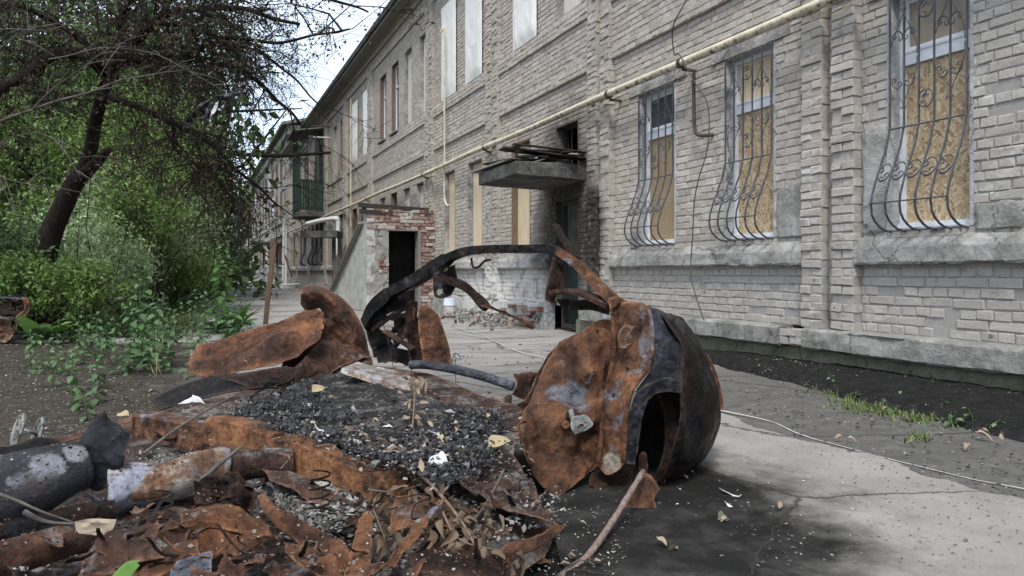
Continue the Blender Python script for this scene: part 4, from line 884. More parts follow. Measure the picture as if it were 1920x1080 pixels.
    obj('crown', leaf_mesh('crown', Pp, T, Nn, L, L*.5, 'leaf_grey'), t)
leaning_tree()
def near_branch():
    t = thing('thin_tree', 'thin tree off the left edge whose bare pale branches reach across the upper left', 'tree', base_of(-330, 6.5)); rr = random.Random(9)
    b = Vector(base_of(-330, 6.5)); top = P(-250, 330, 6.4); MB().tube(catmull([b-Vector((0,0,.1)), P(-300,480,6.45), top, P(-230,180,6.4)], 5), [.06-.002*i for i in range(16)], 8).build('trunk', 'bark', t, smooth=True)
    mb = MB()
    for pts, r in (([top, P(-60,255,6.3), P(60,205,6.2), P(140,180,6.15), P(215,155,6.1), P(280,140,6.1), P(345,131,6.05)], .021), ([P(60,205,6.2), P(120,150,6), P(200,95,5.8), P(230,85,5.7)], .011),
                   ([P(-230,190,6.4), P(-60,130,6.2), P(40,60,6), P(120,40,5.9), P(200,0,5.8)], .014), ([P(90,110,5.9), P(200,90,5.8), P(300,105,5.7), P(420,170,5.6)], .008), ([P(-100,60,6.2), P(20,55,6), P(110,55,5.9)], .009),
                   ([P(-60,255,6.3), P(0,330,6.2), P(60,345,6.1), P(115,352,6.0)], .007), ([P(-60,300,6.3), P(40,250,6.1), P(110,270,6.0), P(150,330,5.9)], .007)):
        q = catmull(pts, 6); k = len(q); q = [p+Vector((ns(p, 3), ns(p, 3, 5), ns(p, 3, 9)))*.02 for p in q]; mb.tube(q, [r*.75*(1-.75*i/(k-1)) for i in range(k)], 6, caps=False)
        for i in range(3, k, 2):
            d = Vector((rr.uniform(-1,1), rr.uniform(-1,1), rr.uniform(-1,.8)))*rr.uniform(.12,.35)+(q[i]-q[i-1]).normalized()*.2; mb.tube([q[i], q[i]+d*.5+Vector((0,0,.02)), q[i]+d], [.004,.003,.002], 4, caps=False)
    mb.build('branch', 'bark_pale', t)
near_branch()
# ================================================================== THE BURNT CAR
def mk_rust(name, dark, mid, orange, pale=.5, metal=0., metal_col=(.12,.125,.15), ash=.0, rough=.78, lo=.36, hi=.66, fine=34, patches=(), facet=1.0):
    m = NT(name, rough, .1 if ('black' in name or 'dark' in name) else .25); n = m.noise(5.5, 9, .68, dist=.4); n2 = m.noise(19, 8, .72)
    c = m.ramp(m.math('ADD', m.math('MULTIPLY', n, .7), m.math('MULTIPLY', n2, .3)), [(lo, dark), ((lo+hi)/2, mid), (hi, orange)])
    mt = m.ramp(m.noise(3.6, 7, .65, m.map(loc=(3, 1, 7)), dist=.6), [(.63-metal*.2, 0), (.69-metal*.2, 1)])
    if metal > 0: c = m.mix(m.math('MULTIPLY', mt, .9), c, m.mix(m.ramp(n2, [(.35, 0), (.65, 1)]), metal_col, tuple(x*2.1 for x in metal_col)))
    sp = m.math('MULTIPLY', m.ramp(m.noise(fine, 6, .75), [(.62, 0), (.68, 1)]), m.ramp(m.noise(4.2, 5, .6, m.map(loc=(9, 2, 4))), [(.45, 0), (.62, 1)]))
    if pale > 0: c = m.mix(m.math('MULTIPLY', sp, pale), c, (.50,.45,.38))
    if ash > 0:
        f = m.math('MULTIPLY', smooth(m, m.up(), .35, .85), m.ramp(m.noise(6.5, 8, .72, m.map(loc=(1, 8, 2))), [(.62-ash*.22, 0), (.76-ash*.22, .9)])); c = m.mix(f, c, m.ramp(n2, [(.35, (.10,.094,.086)), (.65, (.30,.285,.265))]))
    st = m.noise(7, 7, .7, m.map((1.6, 1.6, .28))); c = m.mix(m.ramp(st, [(.52, 0), (.64, .55)]), c, tuple(x*.7 for x in dark))   # run-off streaks
    for (pt, rad, pc) in patches:
        f = smooth(m, m.math('ADD', dist_to(m, tuple(pt)), m.math('MULTIPLY', m.math('SUBTRACT', n2, .5), rad*1.6)), rad*1.15, rad*.75); c = m.mix(m.math('MULTIPLY', f, .9), c, m.mix(m.ramp(n, [(.4, 0), (.6, 1)]), pc, tuple(x*.5 for x in pc)))
    rim = m.attr('rim'); c = m.mix(m.math('MULTIPLY', rim, m.ramp(n2, [(.35, .15), (.6, .75)])), c, tuple(min(1, x*1.25+.02) for x in orange))
    rd = m.math('MULTIPLY', smooth(m, m.geo.outputs['Pointiness'], .53, .62), m.ramp(n2, [(.42, .0), (.62, .5)])); c = m.mix(rd, c, tuple(min(1, x*1.3+.03) for x in orange))
    pit = m.ramp(m.noise(60, 4, .7), [(.33, .35), (.48, 1)]); c = m.mix(m.math('MULTIPLY', m.ramp(m.noise(1.9, 6, .7, m.map(loc=(4, 4, 1))), [(.50, 0), (.66, 1)]), .72), c, tuple(x*.55 for x in dark)); c = m.mix(.75, c, pit, 'MULTIPLY'); m.col(c)
    if metal > 0: m.rough(m.math('SUBTRACT', rough, m.math('MULTIPLY', mt, .3)))
    wv = m.mix(.05, m.pos, m.noise(5, 4, out='Color')); hb = m.math('ADD', m.math('MULTIPLY', n2, 1.4), m.noise(70, 6, .75)); hb = m.math('ADD', hb, m.math('ADD', m.math('MULTIPLY', m.vor(9, vec=wv), 3.2*facet), m.math('MULTIPLY', m.vor(23, vec=wv), 1.6*facet))); m.bump(hb, .85, .012); return m.m
MAT['rust'] = mk_rust('rust_orange_brown', (.016,.010,.008), (.088,.038,.020), (.235,.103,.047), .7, .25, ash=.2)
MAT['rust_red'] = mk_rust('rust_red_brown', (.014,.009,.008), (.06,.028,.018), (.155,.072,.042), .5, .12, ash=.35)
MAT['rust_bright'] = mk_rust('rust_bright_orange', (.026,.013,.009), (.145,.06,.026), (.33,.155,.064), .6, .12, facet=.35, lo=.40, hi=.68)
MAT['rust_panel'] = mk_rust('rust_panel_streaked', (.018,.010,.008), (.10,.043,.021), (.245,.11,.05), .55, .3, (.085,.09,.105), rough=.72, patches=((P(1082,744,3.80),.085,(.13,.14,.17)),(P(1042,805,3.85),.06,(.16,.16,.165)),(P(1058,690,3.9),.04,(.30,.29,.27)),(P(1148,868,3.55),.055,(.45,.40,.33)),(P(1196,690,3.5),.05,(.10,.105,.125)),(P(1160,775,3.6),.05,(.14,.14,.15))))
MAT['rust_hook'] = mk_rust('rust_smooth_brown', (.016,.009,.007), (.085,.036,.019), (.21,.094,.045), .8, .08, rough=.65)
MAT['burnt_black'] = mk_rust('burnt_black_steel', (.006,.006,.0065), (.014,.013,.013), (.045,.028,.02), .15, .2, (.03,.032,.04), rough=.5)
MAT['burnt_brown'] = mk_rust('burnt_dark_brown', (.007,.006,.0055), (.022,.012,.009), (.062,.028,.016), .3, .3, (.012,.0125,.016), rough=.42)
MAT['skin_black'] = mk_rust('skin_black', (.004,.004,.0045), (.010,.0075,.0065), (.042,.018,.010), .25, .35, (.008,.0085,.011), rough=.4)
MAT['blue_steel'] = mk_rust('bare_blue_steel', (.03,.031,.037), (.075,.08,.097), (.16,.165,.195), .6, .3, (.10,.105,.13), ash=.15, rough=.42)
MAT['blue_dark'] = mk_rust('dark_blue_steel', (.009,.0095,.012), (.022,.023,.029), (.06,.05,.045), .4, .3, (.04,.043,.056), rough=.36)
MAT['drum_steel'] = mk_rust('drum_steel', (.010,.0105,.013), (.028,.029,.036), (.075,.06,.052), .5, .3, (.05,.053,.07), rough=.34, facet=.15, patches=((P(95,862,2.72),.075,(.34,.35,.385)),(P(45,885,2.62),.06,(.26,.27,.30)),(P(140,850,2.85),.045,(.30,.30,.33))))  # pale patches put the drum's white-blue highlight into its colour
MAT['ash_rust'] = mk_rust('ash_covered_rust', (.04,.022,.016), (.13,.07,.045), (.26,.16,.105), .9, .4, (.22,.22,.23), ash=.95, rough=.9)
MAT['ash_pale'] = mk_rust('ash_pale', (.06,.035,.025), (.22,.15,.11), (.40,.34,.29), .9, .5, (.30,.30,.315), ash=1.1, rough=.92)
MAT['floor_rust'] = mk_rust('floor_rust_ash', (.010,.007,.006), (.045,.023,.017), (.14,.075,.048), .8, .15, (.1,.1,.1), ash=.6, rough=.92)
MAT['white_rust'] = mk_rust('scaled_white_rust', (.05,.026,.016), (.22,.12,.065), (.50,.46,.42), .9, .62, (.19,.205,.25), ash=.35, rough=.7, facet=.3, lo=.40, hi=.58, fine=22)
MAT['branch_pale'] = mk_plain('peeled_branch', (.10,.065,.05), (.24,.185,.155), 14, .85, stretch=(4, 4, .6))
MAT['rust_wing'] = mk_rust('rust_wing', (.018,.010,.008), (.10,.042,.021), (.27,.115,.05), 1.0, 0, fine=20)
MAT['grey_alu'] = mk_rust('dull_alloy', (.07,.07,.065), (.16,.16,.15), (.30,.30,.29), .3, .1, rough=.55)
def mk_char():
    m = NT('charcoal', .55, .5); c = m.ramp(m.island(), [(0, (.006,.006,.007)), (.6, (.016,.016,.018)), (.88, (.045,.045,.05)), (.96, (.10,.095,.09)), (1, (.30,.28,.26))]); m.col(c); m.bump(m.noise(120, 3), .3, .003); return m.m
MAT['charcoal'] = mk_char()
def mk_ashflake():
    m = NT('ash_flake', .95, .1); c = m.ramp(m.island(), [(0, (.035,.033,.03)), (.6, (.11,.104,.096)), (1, (.30,.288,.268))]); m.col(c); return m.m
MAT['ash_flake'] = mk_ashflake()
MAT['paper'] = mk_plain('scorched_paper', (.36,.35,.34), (.62,.62,.63), 14, .8, .2)
def mk_bed():
    m = NT('char_bed', .95, .1); n = m.noise(26, 8, .8); c = m.ramp(n, [(.35, (.007,.007,.0075)), (.6, (.04,.038,.037)), (.72, (.15,.14,.13))]); c = m.mix(m.ramp(m.noise(5, 7, .75), [(.5, 0), (.62, .8)]), c, m.ramp(n, [(.35, (.06,.055,.05)), (.65, (.24,.225,.205))])); m.col(c); m.bump(n, 1, .02); return m.m
MAT['charbed'] = mk_bed()
CAR = thing('burnt_car', 'burnt-out rusty car body lying torn open across the foreground', 'car wreck', (1.4, 3.4, 0))
def grid_pts(grid, z=False): return [[PZ(*p) if z else P(*p) for p in row] for row in grid]
def sheet(name, grid, mat, parent=CAR, sub=6, crumple=.01, freq=5, thick=.004, jag=.0, seed=0, dents=(), z=False, holes=(), smooth=True, fine=.0025, world=False, creases=()):
    g = grid if world else grid_pts(grid, z)
    rows = [catmull(r, sub) for r in g]; cols = [catmull([r[i] for r in rows], sub) for i in range(len(rows[0]))]
    nu, nv = len(cols), len(cols[0]); A = [[cols[i][j] for i in range(nu)] for j in range(nv)]
    Nn = [[None]*nu for _ in range(nv)]
    for j in range(nv):
        for i in range(nu):
            du = A[j][min(i+1, nu-1)]-A[j][max(i-1, 0)]; dv = A[min(j+1, nv-1)][i]-A[max(j-1, 0)][i]; n = du.cross(dv)
            n = n.normalized() if n.length > 1e-9 else Vector((0, 0, 1)); c = Vector((0, 0, CH))-A[j][i]
            Nn[j][i] = n
    flip = sum(Nn[j][i].dot(Vector((0, 0, CH))-A[j][i]) for j in range(nv) for i in range(nu)) < 0
    vs = []
    for j in range(nv):
        for i in range(nu):
            p = A[j][i]; n = Nn[j][i]*(-1 if flip else 1)
            rg = ns(p, freq*1.4, seed+11); rg = max(0, .22-abs(rg))/.22
            vd = mnoise.voronoi(Vector((p[0]*freq*1.15+seed, p[1]*freq*1.15, p[2]*freq*1.15)))[0]; vd2 = mnoise.voronoi(Vector((p[0]*freq*2.7+seed, p[1]*freq*2.7, p[2]*freq*2.7)))[0]
            h = crumple*(.75*ns(p, freq*.8, seed)+1.5*(vd[0]-.45)+.5*(vd2[0]-.45)+.35*rg*rg)*min(1, .3+.35*min(i, nu-1-i, j, nv-1-j))+fine*ns(p, 24, seed+7)
            for (u, v, d, r, a) in dents:
                q = (p-P(u, v, d)).length/r
                if q < 2.5: h -= a*math.exp(-q*q*1.5)
            for (c0, c1, cw, ch) in creases:
                e = c1-c0; t = max(0, min(1, (p-c0).dot(e)/e.length_squared)); dd = (p-c0-e*t).length+.006*ns(p, 20, 3); h += ch*max(0, 1-dd/cw)*(1-.5*abs(2*t-1))
            q = p+n*h
            if jag and (i in (0, nu-1) or j in (0, nv-1)):
                t = (A[j][max(0, min(nu-1, i+(1 if i == 0 else -1 if i == nu-1 else 0)))]+A[max(0, min(nv-1, j+(1 if j == 0 else -1 if j == nv-1 else 0)))][i])/2-p
                if t.length > 1e-6: q = q+t.normalized()*jag*(.5+ns(p, 16, seed)+.6*ns(p, 45, seed+2))
            vs.append((q, n))
    def inhole(j, i):
        c = (vs[j*nu+i][0]+vs[(j+1)*nu+i+1][0])/2
        return any((c-P(*h[:3])).length < h[3]*(1+.4*ns(c, 20)) for h in holes)
    cells = [(j, i) for j in range(nv-1) for i in range(nu-1) if not inhole(j, i)]
    cs = set(cells); K = nu*nv; V = [p for p, n in vs]+[p-n*thick for p, n in vs]; F = []
    for j, i in cells:
        a, b, c, d = j*nu+i, j*nu+i+1, (j+1)*nu+i+1, (j+1)*nu+i
        f = (a, b, c, d) if not flip else (d, c, b, a); F.append(f); F.append(tuple(x+K for x in reversed(f)))
        for (p, q, dj, di) in ((a, b, -1, 0), (b, c, 0, 1), (c, d, 1, 0), (d, a, 0, -1)):
            if (j+dj, i+di) not in cs: F.append((q, p, p+K, q+K) if not flip else (p, q, q+K, p+K))
    me = mesh_of(name, [tuple(p) for p in V], F, mat, smooth=False)
    sm = [len(f) == 4 and (max(f) < K or min(f) >= K) and smooth for f in F]; me.polygons.foreach_set('use_smooth', sm); me.set_sharp_from_angle(angle=math.radians(24))
    rim = [max(0, 1-min(i, nu-1-i, j, nv-1-j)/1.6) for j in range(nv) for i in range(nu)]*2; at = me.attributes.new('rim', 'FLOAT', 'POINT'); at.data.foreach_set('value', rim)
    return obj(name, me, parent)
def S(u, v, d): return (u, v, d)
def D(rows, ds, bulge=0):       # attach depths: rows of (u,v), ds a number, per-row list, or per-row (left,right)
    out = []
    for k, r in enumerate(rows):
        d = ds if not isinstance(ds, (list, tuple)) else ds[k]
        w = math.sin(math.pi*(k+.6)/(len(rows)+.2)); out.append([(u, v, (d if not isinstance(d, tuple) else d[0]+(d[1]-d[0])*i/(len(r)-1))-bulge*w*math.sin(math.pi*(i+.3)/(len(r)-.4))) for i, (u, v) in enumerate(r)])
    return out
# --- rear body: inner side panel with the latch, pillar strip, wheel arch, outer skin
inner = sheet('inner_side_panel', D([[(1085,624),(1108,606),(1132,598),(1158,606)],[(1048,645),(1080,634),(1120,628),(1162,640)],[(1022,685),(1062,674),(1100,670),(1158,684)],[(1000,738),(1045,728),(1090,726),(1150,734)],[(972,800),(1025,796),(1075,792),(1142,800)],[(985,858),(1030,850),(1075,846),(1138,846)],[(1012,910),(1042,898),(1078,886),(1130,866)],[(1040,940),(1053,930),(1072,914),(1102,886)]],
      [(4.02,3.98),(4.0,3.90),(3.98,3.86),(3.95,3.84),(3.86,3.80),(3.72,3.76),(3.55,3.70),(3.42,3.6)], .16), 'rust_panel', crumple=.055, freq=3.2, sub=9, jag=.008, seed=2, thick=.005, creases=((P(1086,640,3.83),P(1052,790,3.8),.05,.04),(P(1010,770,3.85),P(1115,712,3.75),.045,-.035),(P(985,815,3.8),P(1108,852,3.66),.045,.04),(P(1122,640,3.85),P(1112,820,3.68),.04,-.03),(P(1035,900,3.55),P(1085,800,3.7),.05,.035)),
      dents=((1082,742,3.70,.08,.08),(1060,684,3.78,.10,.05),(1035,812,3.72,.10,-.06),(1022,838,3.72,.05,.08),(1098,826,3.66,.07,.05),(1112,700,3.72,.06,-.04)), holes=((1022,832,3.77,.016),))
sheet('pillar_strip', D([[(1146,578),(1170,566),(1200,566),(1216,574)],[(1150,612),(1175,604),(1200,606),(1220,616)],[(1152,650),(1172,648),(1200,650),(1222,656)],[(1144,690),(1170,688),(1198,690),(1216,694)],[(1136,736),(1156,732),(1172,730),(1188,730)],[(1128,790),(1146,785),(1162,782),(1178,780)],[(1124,838),(1142,838),(1158,834),(1174,826)],[(1120,872),(1138,892),(1156,884),(1172,868)]],
      [(3.84,3.62),(3.78,3.58),(3.74,3.55),(3.70,3.53),(3.68,3.52),(3.65,3.52),(3.62,3.52),(3.58,3.52)], .035), 'rust_panel', crumple=.022, freq=6, jag=.006, seed=4, dents=((1172,640,3.62,.03,.035),), holes=((1180,630,3.66,.017),))
MB().strip(catmull([P(1147,600,3.74),P(1151,640,3.70),P(1146,690,3.67),P(1137,736,3.65),P(1129,790,3.62),P(1125,838,3.58),P(1121,868,3.55)], 5), .022, .018, (1,-.3,0)).build('seam_lip', 'rust_panel', CAR)
MB().tube(catmull([P(1214,574,3.58),P(1222,612,3.55),P(1222,655,3.53),P(1214,690,3.51),P(1190,722,3.49),P(1178,752,3.49),P(1173,800,3.49),P(1169,866,3.49)], 5), .013, 6).build('arch_seam', 'rust', CAR, smooth=True)
for u, v, d in ((1158,586,3.74),(1176,690,3.60),(1150,740,3.60),(1146,800,3.58),(1106,640,3.86),(1010,760,3.92),(1096,868,3.66),(1120,620,3.84),(1035,700,3.95),(1200,600,3.58)): MB().tube([P(u,v,d+.02), P(u,v,d-.012)], .009, 6).build('bolt', 'burnt_black', CAR)
sheet('bolt_plate', D([[(1160,622),(1172,608),(1190,612)],[(1158,640),(1165,636),(1172,642)],[(1162,652),(1172,654),(1184,644)]], 3.58), 'ash_rust', crumple=.006, sub=4, seed=6, jag=.004)
fender = sheet('rear_fender', D([[(1214,574),(1234,580),(1256,590),(1282,602)],[(1220,610),(1244,616),(1266,622),(1284,632)],[(1222,650),(1248,650),(1268,648),(1280,650)],[(1220,690),(1248,688),(1268,688),(1279,692)],[(1190,736),(1226,720),(1256,716),(1278,722)]], [(3.62,3.75),(3.57,3.62),(3.55,3.5),(3.53,3.46),(3.52,3.44)]), 'blue_dark', crumple=.018, freq=6, seed=8, thick=.004)
sheet('wheel_arch', D([[(1278,716),(1279,727),(1277,738)],[(1248,708),(1250,722),(1248,735)],[(1216,718),(1222,730),(1224,742)],[(1192,738),(1202,752),(1211,766)],[(1181,770),(1192,782),(1203,794)],[(1176,806),(1187,812),(1199,820)],[(1172,840),(1183,844),(1195,850)],[(1170,868),(1181,872),(1192,872)]], [3.45,3.46,3.47,3.48,3.49,3.5,3.5,3.5]), 'blue_dark', crumple=.014, freq=9, seed=9, thick=.012, jag=.006)
sheet('rear_skin', D([[(1240,585),(1262,590),(1284,602),(1296,628)],[(1279,648),(1296,644),(1314,656),(1322,664)],[(1279,690),(1304,688),(1328,700),(1340,708)],[(1278,738),(1308,736),(1338,742),(1350,752)],[(1274,790),(1304,792),(1334,798),(1346,806)],[(1260,845),(1288,850),(1314,850),(1328,850)],[(1246,885),(1264,892),(1284,892),(1298,884)],[(1232,905),(1246,914),(1262,914),(1272,906)]],
      [(3.62,4.2),(3.5,4.15),(3.46,4.15),(3.44,4.15),(3.45,4.1),(3.48,4.05),(3.55,3.98),(3.6,3.9)], .14), 'skin_black', crumple=.022, freq=4, seed=11, thick=.004, dents=((1325,800,3.7,.1,-.02),))
sheet('rear_flange', D([[(1322,660),(1332,672)],[(1338,700),(1347,708)],[(1346,742),(1356,752)],[(1348,765),(1357,768)]], [4.1,4.1,4.08,4.05]), 'rust', crumple=.008, sub=5, seed=12, thick=.01)
sheet('wheel_well', D([[(1200,742),(1240,730),(1280,735)],[(1190,800),(1235,800),(1280,800)],[(1186,860),(1225,860),(1262,860)],[(1186,905),(1215,915),(1245,915)]], [(3.85,4.0),(3.95,4.1),(3.9,4.05),(3.75,3.85)]), 'burnt_brown', crumple=.02, seed=13)
sheet('inner_shadow_panel', D([[(970,810),(1060,800),(1150,800),(1200,800)],[(990,870),(1060,870),(1150,870),(1200,870)],[(1035,925),(1080,930),(1150,930),(1215,915)],[(1060,950),(1090,958),(1150,955),(1212,930)]], [(4.25,4.1),(4.1,3.95),(3.6,3.6),(3.28,3.4)]), 'burnt_black', crumple=.03, seed=14)  # black sheet added to stand in for the deep shade under the quarter
sheet('torn_underside', D([[(1096,866),(1140,882),(1192,872)],[(1102,908),(1140,918),(1190,912)],[(1118,946),(1142,956),(1172,948)]], [3.68,3.58,3.45]), 'burnt_brown', crumple=.04, seed=140, jag=.025)
sheet('liner_remains', D([[(1226,742),(1250,736),(1278,738)],[(1240,770),(1258,768),(1276,775)],[(1244,820),(1256,822),(1268,830)],[(1236,862),(1248,872),(1256,880)],[(1222,900),(1236,908),(1246,910)]], [3.62,3.6,3.6,3.58,3.6]), 'burnt_brown', crumple=.035, seed=141, jag=.025)
sheet('liner_remains', D([[(1198,850),(1206,846),(1214,850)],[(1196,880),(1206,882),(1216,878)],[(1200,905),(1207,912),(1213,906)]], 3.62), 'rust_red', crumple=.02, seed=142, jag=.012)
sheet('torn_top_flap', D([[(1252,584),(1268,590),(1284,598)],[(1262,600),(1274,602),(1286,608)],[(1270,622),(1278,624),(1284,626)]], 3.9), 'burnt_black', crumple=.02, sub=4, jag=.012, seed=15)
sheet('side_flange', D([[(1082,626),(1092,622)],[(1040,650),(1050,656)],[(1012,690),(1026,692)],[(990,740),(1003,744)],[(966,760),(985,772)]], [4.06,4.05,4.04,4.0,4.0]), 'rust_red', crumple=.02, seed=16, sub=5, jag=.006, thick=.01)
sheet('sill_bracket', D([[(960,700),(985,696),(1008,697)],[(968,720),(985,722),(1000,724)],[(955,742),(978,750),(990,752)]], 4.2), 'rust_red', crumple=.025, seed=17, jag=.01)
# hanging lower plate with the pole leaning on it, latch
sheet('hanging_plate', D([[(1200,878),(1220,894),(1238,919)],[(1182,915),(1205,920),(1228,936)],[(1166,955),(1196,958),(1231,966)],[(1156,976),(1166,996),(1194,988)]], [3.35,3.3,3.25,3.22]), 'rust', crumple=.015, seed=18, jag=.008)
lt = sheet('belt_latch', D([[(1072,782),(1098,778),(1108,788)],[(1070,800),(1090,798),(1112,794)],[(1078,814),(1096,808),(1110,800)]], 3.54), 'grey_alu', crumple=.001, sub=5, thick=.008, holes=((1092,796,3.54,.012),(1086,800,3.54,.009),(1098,792,3.54,.009)))
MB().tube([P(1074,786,3.56), P(1070,768,3.58)], .013, 8).build('latch_arm', 'grey_alu', lt); MB().tube([P(1061,796,3.66), P(1061,796,3.56)], .02, 8).build('bolt', 'rust_bright', lt); MB().tube([P(1065,778,3.66), P(1065,778,3.58)], .013, 8).build('bolt', 'burnt_black', lt)
# --- roof frame
MB().strip(catmull([P(1050,474,4.25),P(1085,497,4.12),P(1120,533,3.98),P(1150,562,3.86),P(1166,580,3.8)], 5), [.085]*10+[.11]*11, .05, (.5,-.6,.6)).build('rear_pillar', 'rust_bright', CAR)
sheet('pillar_foot', D([[(1140,560),(1160,556),(1190,574)],[(1144,585),(1165,580),(1196,590)],[(1148,610),(1168,604),(1190,604)]], 3.78), 'rust', crumple=.01, seed=21)
MB().strip(catmull([P(690,608,5.6),P(706,576,5.5),P(738,548,5.4),P(776,526,5.2),P(815,500,5.05),P(850,480,4.9),P(882,470,4.8),P(930,467,4.65),P(985,467,4.45),P(1030,467,4.3),P(1056,478,4.25)], 5), [.09]*12+[.065]*39, [.10]*10+[.075]*14+[.05]*27, (0,0,1)).build('roof_rail', 'burnt_black', CAR)
MB().strip(catmull([P(705,585,5.52),P(738,558,5.42),P(775,536,5.25),P(815,510,5.1),P(838,493,5.0)], 5), .05, .035).build('inner_rail', 'burnt_brown', CAR)
MB().tube(catmull([P(884,484,4.8),P(886,498,4.79),P(890,502,4.78),P(898,500,4.76),P(908,490,4.73),P(920,487,4.7)], 4), .008, 5).build('grab_wire', 'burnt_black', CAR)
sheet('gusset_plate', D([[(812,512),(832,503),(853,496)],[(812,535),(834,532),(857,528)],[(814,556),(828,560),(846,554)]], 5.0), 'burnt_black', crumple=.012, seed=22, holes=((824,547,5.0,.022),(836,506,5.0,.015)), sub=9)
MB().strip(catmull([P(835,522,5.0),P(868,536,4.9),P(895,558,4.85),P(912,578,4.8)], 5), [.11,.11,.11,.11,.11,.10,.10,.095,.09,.085,.08,.075,.07,.065,.06,.05], .05, (0,.3,1)).build('dangling_rail', 'burnt_brown', CAR)
sheet('torn_strip', D([[(898,572),(912,568)],[(935,588),(940,580)],[(965,600),(968,592)],[(990,616),(996,604)],[(1002,618),(1000,608)]], 4.75), 'rust_red', crumple=.02, jag=.012, seed=23, sub=4)
MB().strip([P(772,565,5.3),P(771,600,5.3),P(774,640,5.3),P(778,685,5.25)], .07, .06, (0,1,0)).build('door_pillar', 'burnt_brown', CAR)
sheet('pillar_plate', D([[(784,576),(802,574),(822,590)],[(784,610),(806,606),(832,618)],[(788,645),(812,645),(842,650)],[(794,682),(818,684),(849,688)]], [5.2,5.18,5.15,5.12]), 'rust', crumple=.012, seed=24, holes=((818,658,5.16,.016),))
sheet('front_inner_wing', D([[(680,606),(705,612),(722,622)],[(690,640),(715,640),(740,648)],[(700,672),(730,672),(764,678)]], 5.6), 'burnt_black', crumple=.03, seed=25, jag=.01)
MB().strip(catmull([P(700,600,5.55),P(725,582,5.5),P(752,572,5.45),P(768,566,5.4)], 4), .06, .045).build('dash_bar', 'burnt_black', CAR)
MB().strip(catmull([P(700,618,5.5),P(726,598,5.45),P(755,580,5.4),P(775,580,5.35)], 4), .035, .03).build('dash_bar', 'burnt_brown', CAR)
MB().strip([P(765,612,5.4), P(740,645,5.5)], .08, .02, (1,0,0)).build('brace', 'burnt_black', CAR); MB().strip([P(722,620,5.3), P(745,635,5.25), P(775,655,5.2)], .05, .02).build('brace', 'rust_red', CAR)
sheet('rear_shelf_plate', D([[(1036,486),(1050,492),(1062,502)],[(1030,515),(1042,522),(1054,532)],[(1022,548),(1030,556),(1040,562)],[(1022,562),(1032,568),(1044,570)]], [4.25,4.2,4.18,4.15]), 'burnt_brown', crumple=.02, seed=26)
MB().strip(catmull([P(1040,548,4.15),P(1070,545,4.05),P(1105,555,3.95),P(1146,574,3.82)], 5), .09, .022).build('rear_shelf_rail', 'rust_red', CAR)
sheet('rear_shelf', D([[(1042,562),(1080,562),(1115,566),(1146,578)],[(1056,578),(1085,582),(1115,584),(1143,594)]], [(4.18,3.9),(4.3,4.0)]), 'burnt_black', crumple=.02, seed=27, jag=.01)
MB().strip([P(1042,422,4.6), P(1052,442,4.5), P(1066,462,4.4), P(1080,484,4.3)], [.05,.05,.06,.06], .02, (.3,0,1)).build('torn_roof_strip', 'burnt_brown', CAR)
sheet('door_remains', D([[(688,604),(712,590),(742,584),(770,580)],[(692,630),(716,622),(744,618),(772,620)],[(700,658),(722,654),(748,655),(776,662)],[(708,682),(730,680),(752,684),(778,690)]], [5.68,5.66,5.62,5.55]), 'burnt_black', crumple=.05, seed=28, jag=.025, holes=((722,612,5.66,.06),(752,640,5.63,.07),(712,655,5.66,.045)))
sheet('seat_side', D([[(776,600),(790,584),(800,580)],[(778,640),(792,630),(806,626)],[(782,684),(796,686),(812,690)]], [5.3,5.28,5.24]), 'burnt_brown', crumple=.03, seed=29, jag=.012)
sheet('torn_flag', D([[(770,560),(776,570),(780,580)],[(766,596),(772,600),(778,604)],[(752,630),(760,640),(770,648)]], 5.28), 'rust_red', crumple=.02, seed=30, jag=.012)
for pts in ([(846,690,5.1),(850,668,5.1),(854,662,5.09),(862,668,5.08),(864,676,5.08)],[(853,662,5.1),(855,720,4.9)],[(772,700,5.0),(768,665,5.1),(758,640,5.2),(750,628,5.25)],[(1072,560,4.0),(1060,600,4.0),(1052,618,4.0)],[(716,600,5.5),(728,640,5.5),(738,690,5.4),(752,704,5.3)]):
    MB().tube(catmull([P(*p) for p in pts], 4), .003, 4).build('wire', 'burnt_black', CAR)
# --- front rusty wing: curled hook and folded sheet
sheet('curled_wing', D([[(563,570),(577,586),(598,578),(604,590),(606,606),(602,626),(604,644)],[(564,558),(579,564),(602,562),(618,578),(626,600),(632,624),(640,646)],[(564,548),(580,542),(610,550),(636,576),(652,604),(664,630),(672,656)],[(566,542),(581,533),(613,541),(650,566),(673,598),(686,632),(694,668)]], [5.85,5.68,5.66,5.9]), 'rust_hook', crumple=.012, seed=31, thick=.006, sub=6)
sheet('folded_wing_sheet', D([[(370,646),(432,630),(488,612),(528,598),(560,590),(596,586),(608,592)],[(356,672),(415,655),(478,636),(520,620),(556,606),(590,600),(608,604)],[(350,690),(412,680),(470,662),(518,644),(556,628),(590,618),(606,618)],[(348,699),(410,708),(470,694),(520,684),(556,672),(580,652),(600,634)]], [5.6,5.5,5.35,5.2]), 'rust_wing', crumple=.05, freq=3.4, seed=32, jag=.022, thick=.006, dents=((545,640,5.35,.10,-.06),(470,640,5.4,.06,.07),(420,690,5.4,.10,.06),(585,610,5.35,.08,.06)))
sheet('wing_backing', D([[(540,640),(600,600),(650,600),(680,620)],[(530,680),(590,660),(650,640),(694,660)],[(510,715),(580,705),(650,690),(700,690)]], [(5.5,5.95),(5.4,5.9),(5.2,5.6)]), 'rust_red', crumple=.05, seed=133)
